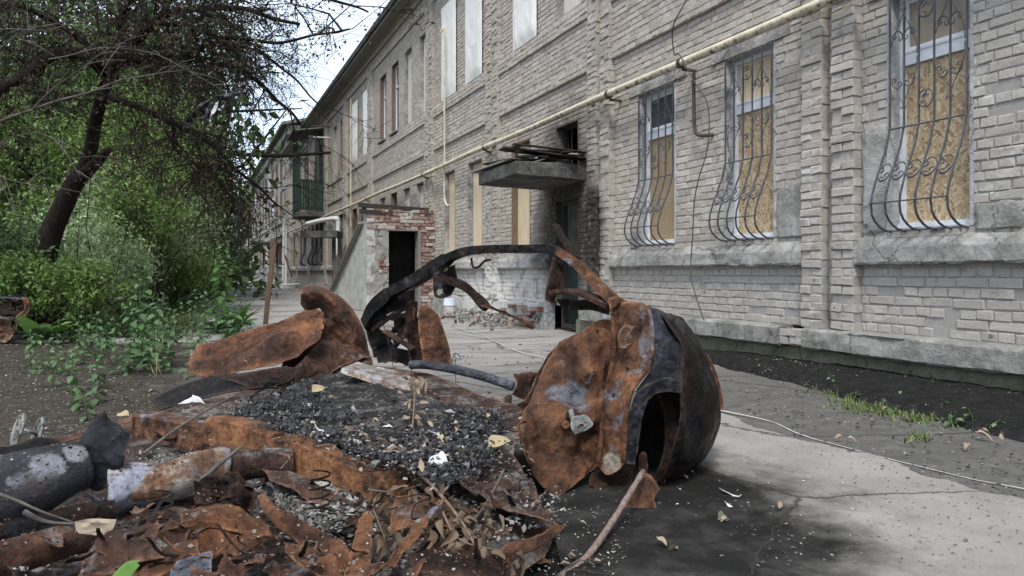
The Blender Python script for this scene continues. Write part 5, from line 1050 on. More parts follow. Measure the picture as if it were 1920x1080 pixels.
sheet('wing_slope', D([[(604,636),(630,640),(660,650),(694,668)],[(580,660),(610,664),(640,668),(672,676)],[(550,690),(580,692),(608,690),(636,690)],[(500,735),(535,732),(570,725),(610,712)]], [(5.5,5.7),(5.3,5.5),(5.1,5.35),(4.9,5.2)]), 'rust_red', crumple=.025, seed=33, jag=.01)
sheet('lower_black_sheet', D([[(282,752),(340,722),(400,705),(465,698),(540,686)],[(290,758),(350,738),(410,722),(470,714),(530,705)],[(300,768),(360,752),(420,738),(480,728),(515,718)]], [5.15,5.0,4.9]), 'burnt_black', crumple=.02, seed=34, thick=.008)
sheet('scorched_inner_sheet', D([[(410,708),(460,700),(520,688),(560,688)],[(440,716),(490,712),(530,706),(556,700)],[(470,728),(500,726),(520,722),(545,712)]], [5.0,4.95,4.9]), 'burnt_brown', crumple=.02, seed=35)
sheet('torn_black_rag', D([[(500,712),(515,705),(532,702)],[(490,726),(506,722),(520,716)],[(470,742),(482,738),(496,730)]], 4.8), 'burnt_black', crumple=.03, jag=.015, seed=36)
# --- floor pan
FLOOR = sheet('floor_pan', [[(300,775,.24),(420,740,.26),(520,712,.3),(640,682,.33),(800,700,.36),(900,740,.32),(985,765,.3)],
      [(200,810,.2),(380,800,.2),(520,790,.24),(660,780,.27),(800,780,.27),(900,790,.25),(975,815,.22)],
      [(120,870,.14),(330,870,.14),(520,870,.12),(680,865,.16),(800,850,.22),(890,855,.23),(970,860,.18)],
      [(40,950,.08),(300,950,.10),(520,950,.07),(680,935,.09),(800,920,.14),(920,915,.18),(1010,930,.12)],
      [(-60,1040,.04),(250,1040,.06),(520,1040,.08),(700,1020,.12),(830,1000,.14),(950,990,.13),(1040,985,.07)],
      [(-150,1180,.02),(200,1180,.03),(520,1180,.04),(700,1150,.05),(850,1120,.06),(960,1080,.05),(1030,1040,.03)]], 'floor_rust', z=True, crumple=.025, freq=5, thick=.01, seed=41, sub=8, jag=.02)
def beam(name, top, w, h, mat, d=None, seed=0):      # boxy pressed beam: top edge polyline (u,v,depth), width away from the camera, height down
    pts = catmull([P(*t) for t in top], 5); vs = []; fs = []; n = len(pts)
    for i, p in enumerate(pts):
        t = (pts[min(i+1, n-1)]-pts[max(i-1, 0)]); t.z = 0; t.normalize(); b = Vector((-t.y, t.x, 0)); b = b if b.dot(p) > 0 else -b
        ww = w[0]+(w[1]-w[0])*i/(n-1); hh = h[0]+(h[1]-h[0])*i/(n-1); q = lambda x, s: x+Vector((ns(x, 9, s), ns(x, 9, s+4), ns(x, 9, s+8)))*.004
        c = .012
        vs += [q(p-Vector((0,0,hh))-b*.01, seed), q(p-Vector((0,0,c)), seed), q(p+b*c, seed), q(p+b*(ww-c), seed+1), q(p+b*ww-Vector((0,0,c)), seed+1), q(p+b*ww-Vector((0,0,hh)), seed+1)]
    fs = [(i*6+j, (i+1)*6+j, (i+1)*6+(j+1) % 6, i*6+(j+1) % 6) for i in range(n-1) for j in range(6)]+[(5,4,3,2,1,0), tuple((n-1)*6+j for j in range(6))]
    bm = bmesh.new(); me = mesh_of(name, [tuple(v) for v in vs], fs, mat); bm.from_mesh(me); bmesh.ops.recalc_face_normals(bm, faces=bm.faces[:]); bm.to_mesh(me); bm.free(); return obj(name, me, CAR)
MB().tube(catmull([P(770,684,5.05),P(800,684,5.0),P(850,692,4.92),P(900,704,4.82),P(962,724,4.7)], 5), .03, 10).build('grey_tube', 'blue_steel', CAR, smooth=True)
beam('cross_member', [(640,690,4.75),(700,704,4.72),(770,728,4.6),(850,744,4.45),(946,744,4.3)], (.34,.10), (.03,.12), 'ash_pale', seed=1)
beam('seat_rail', [(250,776,3.95),(300,784,3.85),(345,792,3.75),(392,800,3.68)], (.12,.10), (.17,.19), 'rust', seed=2)
beam('seat_rail', [(386,784,3.6),(430,790,3.52),(470,802,3.45),(510,815,3.38)], (.12,.12), (.12,.12), 'rust_bright', seed=3)
beam('seat_rail', [(392,830,3.55),(440,840,3.45),(500,850,3.35)], (.10,.08), (.12,.14), 'rust_red', seed=5)
beam('seat_rail', [(500,824,3.32),(540,824,3.26),(580,838,3.18),(610,856,3.1),(650,870,3.02),(700,884,2.93),(742,898,2.86)], (.11,.11), (.15,.16), 'rust_bright', seed=4)
sheet('floor_rib', D([[(490,880),(560,890),(610,915),(680,945),(742,972)],[(500,890),(560,900),(600,928),(660,965),(720,990)],[(500,900),(545,915),(580,938),(640,975),(700,1005)]], [(3.15,2.72),(3.05,2.66),(2.95,2.6)]), 'rust_red', crumple=.02, seed=42, jag=.012)
sheet('floor_flange', D([[(742,930),(800,930),(870,950),(900,955)],[(735,960),(790,955),(850,965),(890,975)],[(730,1000),(780,985),(830,985),(880,990)]], [2.72,2.6,2.5]), 'rust', crumple=.015, seed=43, holes=((748,958,2.66,.025),))
sheet('sill_lip', D([[(825,865),(900,905),(960,905),(1000,900)],[(860,905),(920,930),(970,935),(1010,940)],[(900,930),(960,955),(1000,960),(1030,965)],[(940,950),(990,965),(1025,975),(1040,980)]], [3.0,2.85,2.7,2.6]), 'floor_rust', crumple=.04, freq=8, seed=44, jag=.015)
sheet('torn_lip', D([[(1068,985),(1052,985),(1040,980)],[(1040,1010),(1030,1004),(1020,995)],[(1010,1028),(1000,1018),(990,1010)],[(975,1045),(965,1030),(950,1018)],[(955,1062),(945,1050),(930,1040)]], [2.48,2.43,2.4,2.36,2.33]), 'rust', crumple=0.03, seed=45, jag=.006)
sheet('torn_lip', D([[(760,1035),(830,1032),(900,1044),(950,1056)],[(765,1050),(830,1055),(900,1062),(960,1070)],[(770,1085),(830,1085),(900,1090),(960,1095)]], [2.3,2.25,2.15]), 'burnt_brown', crumple=0.03, seed=46, jag=.008)
sheet('torn_lip', D([[(838,930),(825,935),(815,950)],[(815,965),(795,965),(780,985)],[(785,1010),(765,1010),(750,1020)],[(760,1030),(745,1040),(730,1045)],[(740,1065),(725,1062),(710,1068)]], [2.5,2.42,2.36,2.32,2.28]), 'rust', crumple=0.03, seed=47, jag=.008)
sheet('upright_strip', D([[(672,976),(688,958),(702,968)],[(664,1010),(680,1000),(698,1005)],[(652,1050),(676,1040),(696,1045)],[(640,1095),(670,1090),(694,1095)]], [2.4,2.3,2.22,2.12]), 'rust_bright', crumple=.01, seed=48, jag=.006)
sheet('torn_lip', D([[(800,1048),(790,1052),(775,1075)],[(786,1070),(775,1078),(760,1095)],[(770,1095),(755,1105),(740,1110)]], [2.2,2.15,2.1]), 'rust', crumple=0.03, seed=49)
sheet('curled_edge', D([[(484,930),(494,926),(506,934)],[(492,958),(506,952),(520,955)],[(520,990),(540,975),(565,975)],[(560,1020),(585,1000),(610,1000)],[(610,1040),(628,1022),(648,1018)],[(650,1075),(652,1055),(655,1035)]], [2.6,2.55,2.5,2.45,2.38,2.3]), 'rust', crumple=0.025, seed=50, jag=.006, thick=.008)
sheet('torn_plate', D([[(335,962),(375,954),(420,954),(460,966),(492,975)],[(338,985),(385,975),(430,978),(470,985),(500,1000)],[(345,1005),(390,995),(440,995),(480,1005),(515,1010)]], [2.6,2.52,2.46]), 'rust_bright', crumple=0.045, freq=7, seed=51, jag=.014)
sheet('torn_plate', D([[(362,1010),(400,990),(450,992),(500,1003),(520,1005)],[(345,1020),(390,1015),(440,1018),(480,1020),(515,1022)],[(360,1040),(400,1035),(430,1038),(460,1045),(500,1040)]], [2.5,2.44,2.38]), 'rust_bright', crumple=0.045, freq=7, seed=52, jag=.014)
sheet('torn_plate', D([[(312,1010),(335,992),(360,1000)],[(318,1022),(340,1012),(362,1018)],[(325,1030),(345,1028),(366,1030)]], [2.45,2.42,2.4]), 'rust', crumple=0.045, seed=53, jag=.015)
sheet('torn_plate', D([[(480,1020),(515,1006),(526,1012)],[(440,1040),(490,1030),(525,1028)],[(420,1052),(480,1046),(520,1048)]], [2.4,2.36,2.32]), 'burnt_brown', crumple=0.045, seed=54, jag=.01)
sheet('torn_plate', D([[(530,1010),(580,1025),(630,1040),(660,1060)],[(535,1030),(580,1048),(625,1062),(650,1080)],[(545,1050),(590,1075),(620,1090),(640,1100)]], [2.35,2.28,2.2]), 'rust', crumple=0.045, seed=55, jag=.014)
sheet('torn_plate', D([[(230,1060),(290,1040),(345,1022),(372,1012)],[(240,1075),(300,1058),(345,1040),(375,1030)],[(250,1095),(310,1078),(350,1062),(380,1045)]], [2.3,2.25,2.2]), 'rust', crumple=0.045, seed=56, jag=.01)
sheet('torn_plate', D([[(330,1050),(370,1035),(400,1030)],[(320,1070),(360,1060),(400,1055)],[(310,1100),(350,1095),(395,1085)]], [2.2,2.15,2.08]), 'blue_steel', crumple=0.045, seed=57, jag=.008)
sheet('spare_well', D([[(375,905),(410,893),(440,890),(475,912)],[(365,930),(405,915),(450,915),(485,935)],[(360,950),(400,940),(445,945),(475,965)]], [(2.75,2.8),(2.7,2.72),(2.62,2.66)]), 'burnt_brown', crumple=0.06, freq=9, seed=58, jag=.015)
sheet('spare_well', D([[(395,892),(430,888),(470,905),(484,935)],[(380,912),(420,905),(455,925),(470,945)],[(350,930),(395,935),(430,945),(446,962)]], [2.75,2.78,2.68]), 'burnt_black', crumple=0.06, freq=9, seed=59, jag=.015)
def tubes(name, pts, r, mat, parent=CAR, n=18, dent=.05, seed=0):
    q = catmull([P(*p) for p in pts], 7); k = len(q); rs = [r[0]+(r[1]-r[0])*i/(k-1) for i in range(k)]; mb = MB().tube(q, rs, n)
    mb.v = [tuple(Vector(v)+Vector((ns(v, 6, seed), ns(v, 6, seed+2), ns(v, 6, seed+5)))*dent*r[0]) for v in mb.v]
    return mb.build(name, mat, parent, smooth=True)
muff = tubes('exhaust_box', [(205,925,2.95),(260,915,3.0),(330,898,3.05),(400,885,3.12),(430,882,3.15)], (.105,.07), 'white_rust', dent=.3, seed=3)
tubes('exhaust_box', [(425,884,3.16),(470,872,3.2),(520,868,3.22),(550,866,3.24)], (.065,.062), 'floor_rust', dent=.12, seed=5)
for k, (u, v, d, r_) in enumerate(((520,742,4.5,.05),(600,960,2.5,.035),(300,1000,2.45,.04))):      # coil springs of the burnt seats
    c = P(u, v, d); MB().tube([c+Vector((math.cos(t*.7)*r_, math.sin(t*.7)*r_*.6, t*.0035)) for t in range(40)], .004, 4).build('spring', 'burnt_brown', CAR)
for k in range(16):      # wires out of the burnt loom
    rw = random.Random(900+k); u, v = rw.uniform(480, 960), rw.uniform(760, 1010); p = PZ(u, v, .33 if v < 880 else .2); q = [p]
    for _ in range(5): q.append(q[-1]+Vector((rw.uniform(-.09,.09), rw.uniform(-.09,.09), rw.uniform(-.02,.035))))
    MB().tube(catmull(q, 4), .0028, 4).build('wire', 'ash_rust' if k % 2 else 'burnt_black', CAR)
# --- char bed on the floor pan
def char_bed():
    rng = np.random.default_rng(31); rr = random.Random(31)
    poly = [(425,772),(500,740),(580,705),(620,690),(645,698),(720,722),(800,750),(890,768),(940,770),(935,830),(905,880),(850,900),(770,880),(700,862),(620,835),(560,815),(500,802)]
    def inside(u, v):
        c = False; j = len(poly)-1
        for i in range(len(poly)):
            (a, b), (e, f) = poly[i], poly[j]
            if (b > v) != (f > v) and u < (e-a)*(v-b)/(f-b)+a: c = not c
            j = i
        return c
    bed = sheet('char_bed', [[(440,768,.25),(560,712,.3),(630,692,.34),(720,722,.35),(840,756,.33),(935,770,.30)],[(470,785,.27),(590,760,.32),(680,755,.33),(760,770,.34),(850,790,.32),(938,805,.28)],[(500,800,.25),(600,815,.29),(690,830,.32),(770,835,.32),(850,840,.30),(930,850,.25)],[(520,806,.22),(620,838,.24),(700,862,.26),(770,882,.27),(850,898,.25),(905,885,.22)]], 'charbed', z=True, crumple=.018, freq=9, seed=61, fine=.014, sub=9, jag=.02)
    n = 0; V = []; F = []; V2 = []; F2 = []
    while n < 13000:
        u, v = rng.uniform(415, 950), rng.uniform(688, 905)
        if not inside(u+rng.normal(0, 9), v+rng.normal(0, 6)): continue
        p = PZ(u, v, .31); cl = ns(p, 7, 3)+.5*ns(p, 19, 5)
        if cl < rng.uniform(-.75, .25): n += .35; continue
        z = .305+max(0, cl)*.05+rng.uniform(0, .022); p = PZ(u, v, z); s = rng.uniform(.003, .010)*(1 if rr.random() < .9 else rr.uniform(2, 3.6))
        ax = Vector(rng.normal(0, 1, 3)).normalized()*s; ay = Vector(rng.normal(0, 1, 3)).normalized()*s*.8; az = ax.cross(ay).normalized()*s*.45
        vv = [p+ax, p+ay, p-ax*.8-ay*.3, p-ay*.9+ax*.2, p+az, p-az]; o = len(V); V += [tuple(x) for x in vv]
        F += [(o, o+1, o+4), (o+1, o+2, o+4), (o+2, o+3, o+4), (o+3, o, o+4), (o+1, o, o+5), (o+2, o+1, o+5), (o+3, o+2, o+5), (o, o+3, o+5)]; n += 1
    o = obj('char_lumps', mesh_of('char_lumps', V, F, 'charcoal'), CAR); o['kind'] = 'stuff'
    V, F = [], []
    def flakes(cu, cv, su, sv, z, k, smin, smax):
        for _ in range(k):
            p = PZ(rng.normal(cu, su), max(640, rng.normal(cv, sv)), z+rng.uniform(-.01, .02)); s = rng.uniform(smin, smax)
            ax = Vector(rng.normal(0, 1, 3)); ax.z *= .4; ax = ax.normalized()*s; ay = ax.cross(Vector((rng.normal(0,.4), rng.normal(0,.4), 1))).normalized()*s*.7; o = len(V)
            V.extend([tuple(p+ax), tuple(p+ay), tuple(p-ax), tuple(p-ay*.8), tuple(p+Vector((0,0,s*.35)))]); F.extend([(o, o+1, o+4), (o+1, o+2, o+4), (o+2, o+3, o+4), (o+3, o, o+4)])
    flakes(585, 935, 45, 28, .165, 1500, .006, .02); flakes(640, 975, 40, 22, .13, 500, .006, .018); flakes(460, 785, 60, 14, .27, 450, .005, .014); flakes(910, 800, 35, 40, .27, 450, .005, .016)
    flakes(740, 1010, 30, 25, .14, 260, .005, .015); flakes(320, 860, 45, 14, .17, 300, .005, .013); flakes(700, 790, 110, 40, .34, 420, .003, .012); flakes(800, 830, 60, 30, .335, 160, .006, .018); flakes(930, 950, 60, 30, .17, 500, .006, .016)
    o = obj('ash_flakes', mesh_of('ash_flakes', V, F, 'ash_flake'), CAR); o['kind'] = 'stuff'
char_bed()
sheet('grey_ash_pad', [[(500,905,.15),(580,900,.17),(660,915,.17)],[(510,935,.14),(590,935,.16),(680,950,.15)],[(540,965,.12),(610,970,.13),(690,985,.12)]], 'ash_flake', z=True, crumple=.03, freq=12, seed=63, fine=.01, jag=.03)
# ------------------------------------------------------------------ loose metal lying on and beside the wreck (things)
def loose(name, label, cat, grid, mat, group=None, **k):
    o = sheet(name, grid, mat, parent=None, **k); return settle(tag(o, label, cat, group))
def loose_tube(name, label, cat, pts, r, mat, **k): return settle(tag(tubes(name, pts, r, mat, None, **k), label, cat))
loose_tube('fuel_tank', 'big dark blue-grey crushed drum at the lower left with a white-blue highlight painted on', 'drum', [(-120,990,2.55),(-20,945,2.66),(60,905,2.78),(120,880,2.88),(152,872,2.93)], (.15,.10), 'drum_steel', dent=.14, seed=7, n=26)
loose('bent_black_sheet', 'dark curled sheet with a ragged top edge standing over the drum', 'sheet metal', D([[(-20,835),(30,832),(70,818),(108,822),(135,850)],[(-20,860),(30,856),(75,845),(110,846),(128,856)],[(-20,890),(30,882),(70,872),(105,862),(122,864)]], [(3.0,3.1),(2.95,3.05),(2.85,3.0)]), 'burnt_black', crumple=.02, seed=72, jag=.012)
loose('curled_grey_sheet', 'grey-black sheet curled upright between the drum and the exhaust pipe', 'sheet metal', D([[(182,800),(196,768),(205,784),(232,802),(246,814)],[(140,840),(170,815),(195,815),(225,826),(242,838)],[(142,858),(165,850),(190,848),(215,846),(236,850)],[(160,880),(185,880),(205,872),(222,862),(238,856)],[(155,910),(180,925),(200,915),(215,895),(232,872)]], [3.1,3.0,2.95,2.93,2.95]), 'blue_dark', crumple=.02, seed=73, jag=.008)
loose('folded_grey_strip', 'narrow folded strip hanging below the curled grey sheet', 'sheet metal', D([[(158,922),(170,924),(180,930)],[(178,945),(190,945),(200,950)],[(186,972),(197,970),(206,972)]], 2.8), 'blue_dark', crumple=.01, seed=74)
loose_tube('steel_pipe', 'purple-brown pipe crossing the lower left corner, the upper of the two', 'pipe', [(-80,1020,2.5),(0,1003,2.56),(80,985,2.63),(150,968,2.7),(215,958,2.76)], (.048,.042), 'burnt_brown', dent=.06, seed=9)
loose_tube('steel_pipe', 'thick rust-brown pipe crossing the lower left corner, the lower of the two', 'pipe', [(-80,1075,2.25),(0,1050,2.32),(70,1030,2.4),(130,1012,2.46),(190,1000,2.52)], (.058,.055), 'rust_red', dent=.06, seed=10)
loose('dry_brown_leaf', 'large wrinkled mauve-brown leaf draped over the pipe ends at lower left', 'leaf', D([[(140,978),(175,972),(218,974)],[(142,992),(178,990),(212,992)],[(148,1000),(180,1004),(196,1006)]], 2.38), 'leaf_dry', crumple=.012, freq=14, seed=75, thick=.001)
loose('crumpled_flap', 'crumpled brown sheet with a dark hole at the bottom left', 'sheet metal', D([[(170,1035),(210,1010),(245,990),(300,980)],[(150,1060),(200,1040),(245,1020),(300,1010)],[(140,1090),(195,1080),(250,1060),(310,1045)]], [2.4,2.32,2.22]), 'rust_red', crumple=.04, freq=8, seed=76, jag=.015, holes=((252,1018,2.33,.028),))
loose('green_leaf', 'single fresh green leaf at the bottom edge below the rusty plates', 'leaf', D([[(205,1085),(235,1055),(262,1050)],[(215,1088),(240,1070),(258,1056)],[(235,1092),(248,1078),(262,1060)]], 2.1), 'leaf_burdock', crumple=.004, seed=77, thick=.001)
k_ = MB()
for c in ((34,806,3.35),(70,812,3.4)):
    n = (P(70,812,3.4)-P(34,806,3.35)).normalized(); a = n.orthogonal().normalized(); b = n.cross(a)
    for i in range(8):
        t0, t1 = i*math.pi/4, (i+1)*math.pi/4; o = P(*c); r = .062; k_.tube([o+(a*math.cos(t0)*1.2+b*math.sin(t0))*r, o+(a*math.cos(t1)*1.2+b*math.sin(t1))*r], .009, 5)
    for t in (0, 2.1, 4.2): k_.tube([P(*c), P(*c)+(a*math.cos(t)*1.2+b*math.sin(t))*.062], .007, 4)
k_.tube([P(34,806,3.35), P(70,812,3.4)], .012, 6); settle(tag(k_.build('alloy_spool', 'grey_alu'), 'grey open alloy bracket like a spool lying at the left edge above the drum', 'bracket'))
loose('red_side_strip', 'long rusty strip running behind the grey sheet to the left edge', 'sheet metal', D([[(-10,850),(60,830),(140,812),(250,780)],[(-10,862),(60,842),(140,824),(250,790)]], [(3.45,3.95),(3.4,3.9)]), 'rust_red', crumple=.015, seed=78, jag=.01)
pole = MB().tube(catmull([P(1206,884,3.3),P(1178,930,3.1),P(1150,975,2.95),P(1118,1022,2.75),P(1092,1052,2.66),P(1050,1082,2.55)], 4), [.0125+.003*ns((i, 0, 0), .7) for i in range(21)], 8).build('broken_branch', 'branch_pale', smooth=True)
settle(tag(pole, 'broken brown branch leaning from the ground against the hanging rusty plate', 'branch'))
rr = random.Random(51)
def scrap(u, v, z, s, mat, k):
    c = PZ(u, v, z); a = rr.uniform(0, 6.28); tilt = rr.uniform(-.7, .7); ax = Vector((math.cos(a), math.sin(a), rr.uniform(-.3,.3)))*s; ay = Vector((-math.sin(a), math.cos(a), tilt))*s*rr.uniform(.35,.8)
    g = [[c+ax*i*rr.uniform(.75,1.2)+ay*j*rr.uniform(.75,1.2)+Vector((0,0,.25*s*rr.uniform(-1,1)+.2*s*i*i)) for i in (-1,-.3,.3,1)] for j in (-1,0,1)]
    return settle(tag(sheet('metal_scrap', g, mat, None, 4, .012, 12, .003, .012, k, world=True), 'small torn scrap of rusty sheet lying on the wreck', 'scrap', 'torn rusty scraps strewn over the wreck'))
SCR = []
for k, (u, v, z) in enumerate([(100,1015,.2),(230,1000,.2),(150,1050,.2),(270,955,.15),(330,1000,.2),(300,1060,.25),(440,1070,.18),(520,1070,.15),(590,1060,.18),(700,1070,.22),(880,1000,.15),(930,1010,.15),(960,985,.15),(980,965,.16),(900,970,.18),(860,1010,.16),(1000,1000,.1),(930,1060,.15),(1010,1050,.03),(280,840,.2),(340,850,.18),(310,820,.22),(560,985,.12),(640,1000,.14),(380,1085,.2),(60,1080,.22),(480,1055,.2),(840,960,.2),(990,930,.16),(950,915,.2)]):
    SCR.append(scrap(u, v, z, rr.uniform(.025, .06), rr.choice(['rust_red','burnt_brown','rust','burnt_black','rust_red']), 100+k))
# the other wreck peeping in at the left edge
W2 = thing('second_wreck', 'rusty corner of another burnt car at the left edge beside the weeds', 'car wreck', (P(0,640,10.8).x, P(0,640,10.8).y, 0))
sheet('bonnet_top', D([[(-90,542),(-20,545),(30,550),(52,556)],[(-90,552),(-20,556),(30,560),(54,562)]], [(11.2,11.3),(10.6,10.7)]), 'blue_steel', W2, crumple=.03, seed=81, thick=.01)
sheet('side_panel', D([[(-90,556),(0,560),(54,562)],[(-90,580),(0,580),(56,580)],[(-90,590),(0,592),(42,594)]], 10.6), 'burnt_brown', W2, crumple=.08, seed=82, jag=.05, holes=((28,575,10.6,.06),(-10,572,10.6,.07)))
sheet('lower_panel', D([[(-80,590),(0,590),(36,592)],[(-80,615),(0,615),(34,612)],[(-80,648),(0,645),(24,640)]], 10.7), 'ash_rust', W2, crumple=.08, seed=83, jag=.05, holes=((24,605,10.7,.05),))
sheet('inner_panel', D([[(-90,562),(0,564),(45,566)],[(-90,600),(0,600),(28,600)],[(-90,645),(0,645),(18,645)]], 11.0), 'burnt_black', W2, crumple=.08, seed=84)
sheet('side_rim', D([[(40,556),(54,560)],[(46,578),(55,582)],[(30,592),(42,598)]], 10.5), 'rust', W2, crumple=.02, seed=85)
# ================================================================== small plants, litter, twigs
def leaf_shape(L, w, name, mat, bend=.25, n=5, fold=.12, wave=0):
    vs = [(0, 0, 0)]; fs = []; 
    for i in range(1, n+1):
        t = i/n; ww = w*math.sin(math.pi*min(.97, t**.75))*.5 if i < n else 0.002; x = L*t; z = -bend*L*t*t
        vs += [(x, ww, z+fold*ww+wave*math.sin(t*9)), (x, 0, z), (x, -ww, z+fold*ww-wave*math.sin(t*8))]
    fs += [(0, 2, 1), (0, 3, 2)]
    for i in range(n-1):
        a = 1+i*3; fs += [(a, a+1, a+4, a+3), (a+1, a+2, a+5, a+4)]
    return mesh_of(name, vs, fs, mat, smooth=True)
from mathutils import Matrix, Euler
LEAFM = [leaf_shape(1, .62, 'leaf', 'leaf_weed', .35), leaf_shape(1, .55, 'leaf', 'leaf_weed', .5), leaf_shape(1, .7, 'leaf', 'leaf_weed', .2)]
BURD = [leaf_shape(1, .55, 'leaf', 'leaf_burdock', .3, 7, .2, .03), leaf_shape(1, .48, 'leaf', 'leaf_burdock', .55, 7, .2, .025)]
BURD_PALE = leaf_shape(1, .8, 'leaf', 'leaf_weed', .15, 7, .15, .03)
def place_leaf(parent, me, p, az, pitch, L, roll=0):
    o = bpy.data.objects.new('leaf', me); COL.objects.link(o); o.parent = parent; o.location = Vector(p)-root_loc(parent); o.rotation_euler = Euler((roll, -pitch, az)); o.scale = (L, L, L); return o
def weed(base, h, n, L, label, group, seed, lean=(0, 0), single=True, mats=None):
    r = random.Random(seed); t = thing('weed_plant', label, 'plant', base, group); b = Vector(base); top = b+Vector((lean[0], lean[1], h)); q = catmull([b-Vector((0,0,.03)), b.lerp(top, .5)+Vector((r.uniform(-.03,.03), r.uniform(-.03,.03), 0)), top], 5)
    MB().tube(q, [.006-.0003*i for i in range(len(q))], 5).build('stem', 'leaf_weed', t)
    T, P_, L_ = [], [], []; NN = []
    n = int(n*1.35)
    for i in range(n):
        s = .12+.88*i/max(1, n-1); p = b.lerp(top, s); az0 = r.uniform(0, 6.28) if i == 0 else az0+1.57+r.uniform(-.3, .3)
        for k in (0, 1):
            az = az0+k*math.pi+r.uniform(-.25, .25); LL = L*(1.15-.55*s)*r.uniform(.75, 1.2); pit = r.uniform(-.25, .45)
            off = Vector((math.cos(az), math.sin(az), .3))*LL*.35
            if single: place_leaf(t, r.choice(LEAFM), p+off*.6, az, pit-.3, LL*1.05, r.uniform(-.6, .6))
            else: P_.append(tuple(p+off)); T.append((math.cos(az), math.sin(az), math.sin(pit)-.45)); NN.append((r.uniform(-.6,.6), r.uniform(-.6,.6), 1)); L_.append(LL*1.15)
    if not single:
        L_ = np.array(L_); obj('foliage', leaf_mesh('foliage', np.array(P_), unit(np.array(T)), np.array(NN, dtype=float), L_, L_*.62, 'leaf_weed'), t)
    return t
def gp_(u, v): p = G(u, v); return (p.x, p.y, gz(p.x, p.y))
WG = 'nettle-like weeds on the soil bed'; rr = random.Random(61)
for k, (u, v, h, n, L) in enumerate([(262,690,.95,11,.12),(285,692,.8,10,.12),(250,688,.7,9,.11),(300,685,.65,8,.11),(272,700,.45,7,.10),(225,680,.5,7,.1),(315,690,.5,7,.1),(240,700,.4,6,.1),(285,705,.35,5,.1),(268,680,1.15,11,.12)]):
    weed(gp_(u, v), h, n, L, 'leafy weed in the thick clump left of the folded rusty sheet', WG, 300+k, (rr.uniform(-.1,.1), rr.uniform(-.1,.1)))
for k in range(30):
    u = rr.uniform(80, 420); v = rr.uniform(598, 650) if k < 24 else rr.uniform(650, 690); 
    weed(gp_(u, v), rr.uniform(.3, .85), rr.randint(5, 9), rr.uniform(.09, .14), 'low leafy weed scattered over the soil bed in front of the shrubs', WG, 400+k, (rr.uniform(-.08,.08), rr.uniform(-.08,.08)), single=k % 3 == 0)
for k in range(70):
    u = rr.uniform(40, 420); v = rr.uniform(566, 606)
    weed(gp_(u, v), rr.uniform(.35, 1.0), rr.randint(5, 9), rr.uniform(.1, .16), 'leafy weed at the edge of the grass before the shrubs', 'weeds before the shrubs', 500+k, (rr.uniform(-.08,.08), rr.uniform(-.08,.08)), single=False)
for k, (u, v, h) in enumerate([(95,735,.35),(150,770,.3),(180,760,.28),(135,745,.35),(65,700,.3),(190,735,.4),(165,790,.22),(108,712,.35)]):
    weed(gp_(u, v), h, 5, .085, 'small sparse weed on the bare black soil at the near left', 'small weeds on the bare soil', 600+k, (rr.uniform(-.06,.06), 0))
def burdock(u, v, n, L, label, mats, seed, pit=(.75, 1.4)):
    r = random.Random(seed); b = gp_(u, v); t = thing('burdock', label, 'plant', b)
    st = MB()
    for i in range(n):
        az = 2*math.pi*i/n+r.uniform(-.4, .4); p = Vector(b)+Vector((math.cos(az), math.sin(az), 0))*r.uniform(.0, .06)+Vector((0, 0, .06)); pt = r.uniform(*pit); st.tube([Vector(b), p], .012, 5); place_leaf(t, r.choice(mats), p, az, pt, L*r.uniform(.7, 1.2), r.uniform(-.4, .4))
    st.build('stem', 'leaf_burdock', t)
burdock(445, 622, 17, .5, 'broad-leaved bright green burdock beside the wooden stake', BURD, 1)
burdock(405, 625, 9, .3, 'low pale-leaved plant left of the burdock and stake', [BURD_PALE], 2, (.1, .7))
burdock(75, 648, 8, .5, 'big pale-leaved plant on the soil beside the second wreck', [BURD_PALE, BURD[0]], 3, (.5, 1.1))
tw_ = weed(gp_(413, 615), 1.55, 22, .2, 'tall single green stem thick with leaves beside the driveway', None, 77, (.06, 0), single=False)
for c_ in tw_.children:
    if c_.name.startswith('foliage'): c_.data.materials.clear(); c_.data.materials.append(MAT['leaf_burdock'])
for k in range(40):
    u = rr.uniform(60, 400); v = rr.uniform(612, 720)
    weed(gp_(u, v), rr.uniform(.12, .3), rr.randint(3, 5), rr.uniform(.07, .11), 'ankle-high seedling scattered on the soil bed', 'seedlings on the soil bed', 700+k, (rr.uniform(-.05,.05), rr.uniform(-.05,.05)), single=False)
for k in range(26):
    u = rr.uniform(280, 470); v = rr.uniform(578, 640)
    weed(gp_(u, v), rr.uniform(.25, .6), rr.randint(5, 8), rr.uniform(.1, .15), 'bushy weed between the nettle clump and the burdock', 'weeds beside the burdock', 800+k, (rr.uniform(-.05,.05), rr.uniform(-.05,.05)), single=False)
for k, (u, v) in enumerate([(1555,728),(1600,748),(1668,772),(1720,790),(1765,775),(1822,800),(1870,812),(1500,705),(1790,800),(1690,755)]):
    p = G(u, v); weed((p.x, p.y, gz(p.x, p.y)+max(0, (p.x-5.0)*.1)), rr.uniform(.06, .14), rr.randint(3, 5), rr.uniform(.04, .07), 'small broad-leaved weed among the grass at the broken asphalt edge', 'weeds at the asphalt edge', 900+k, (rr.uniform(-.04,.04), rr.uniform(-.04,.04)), single=False)
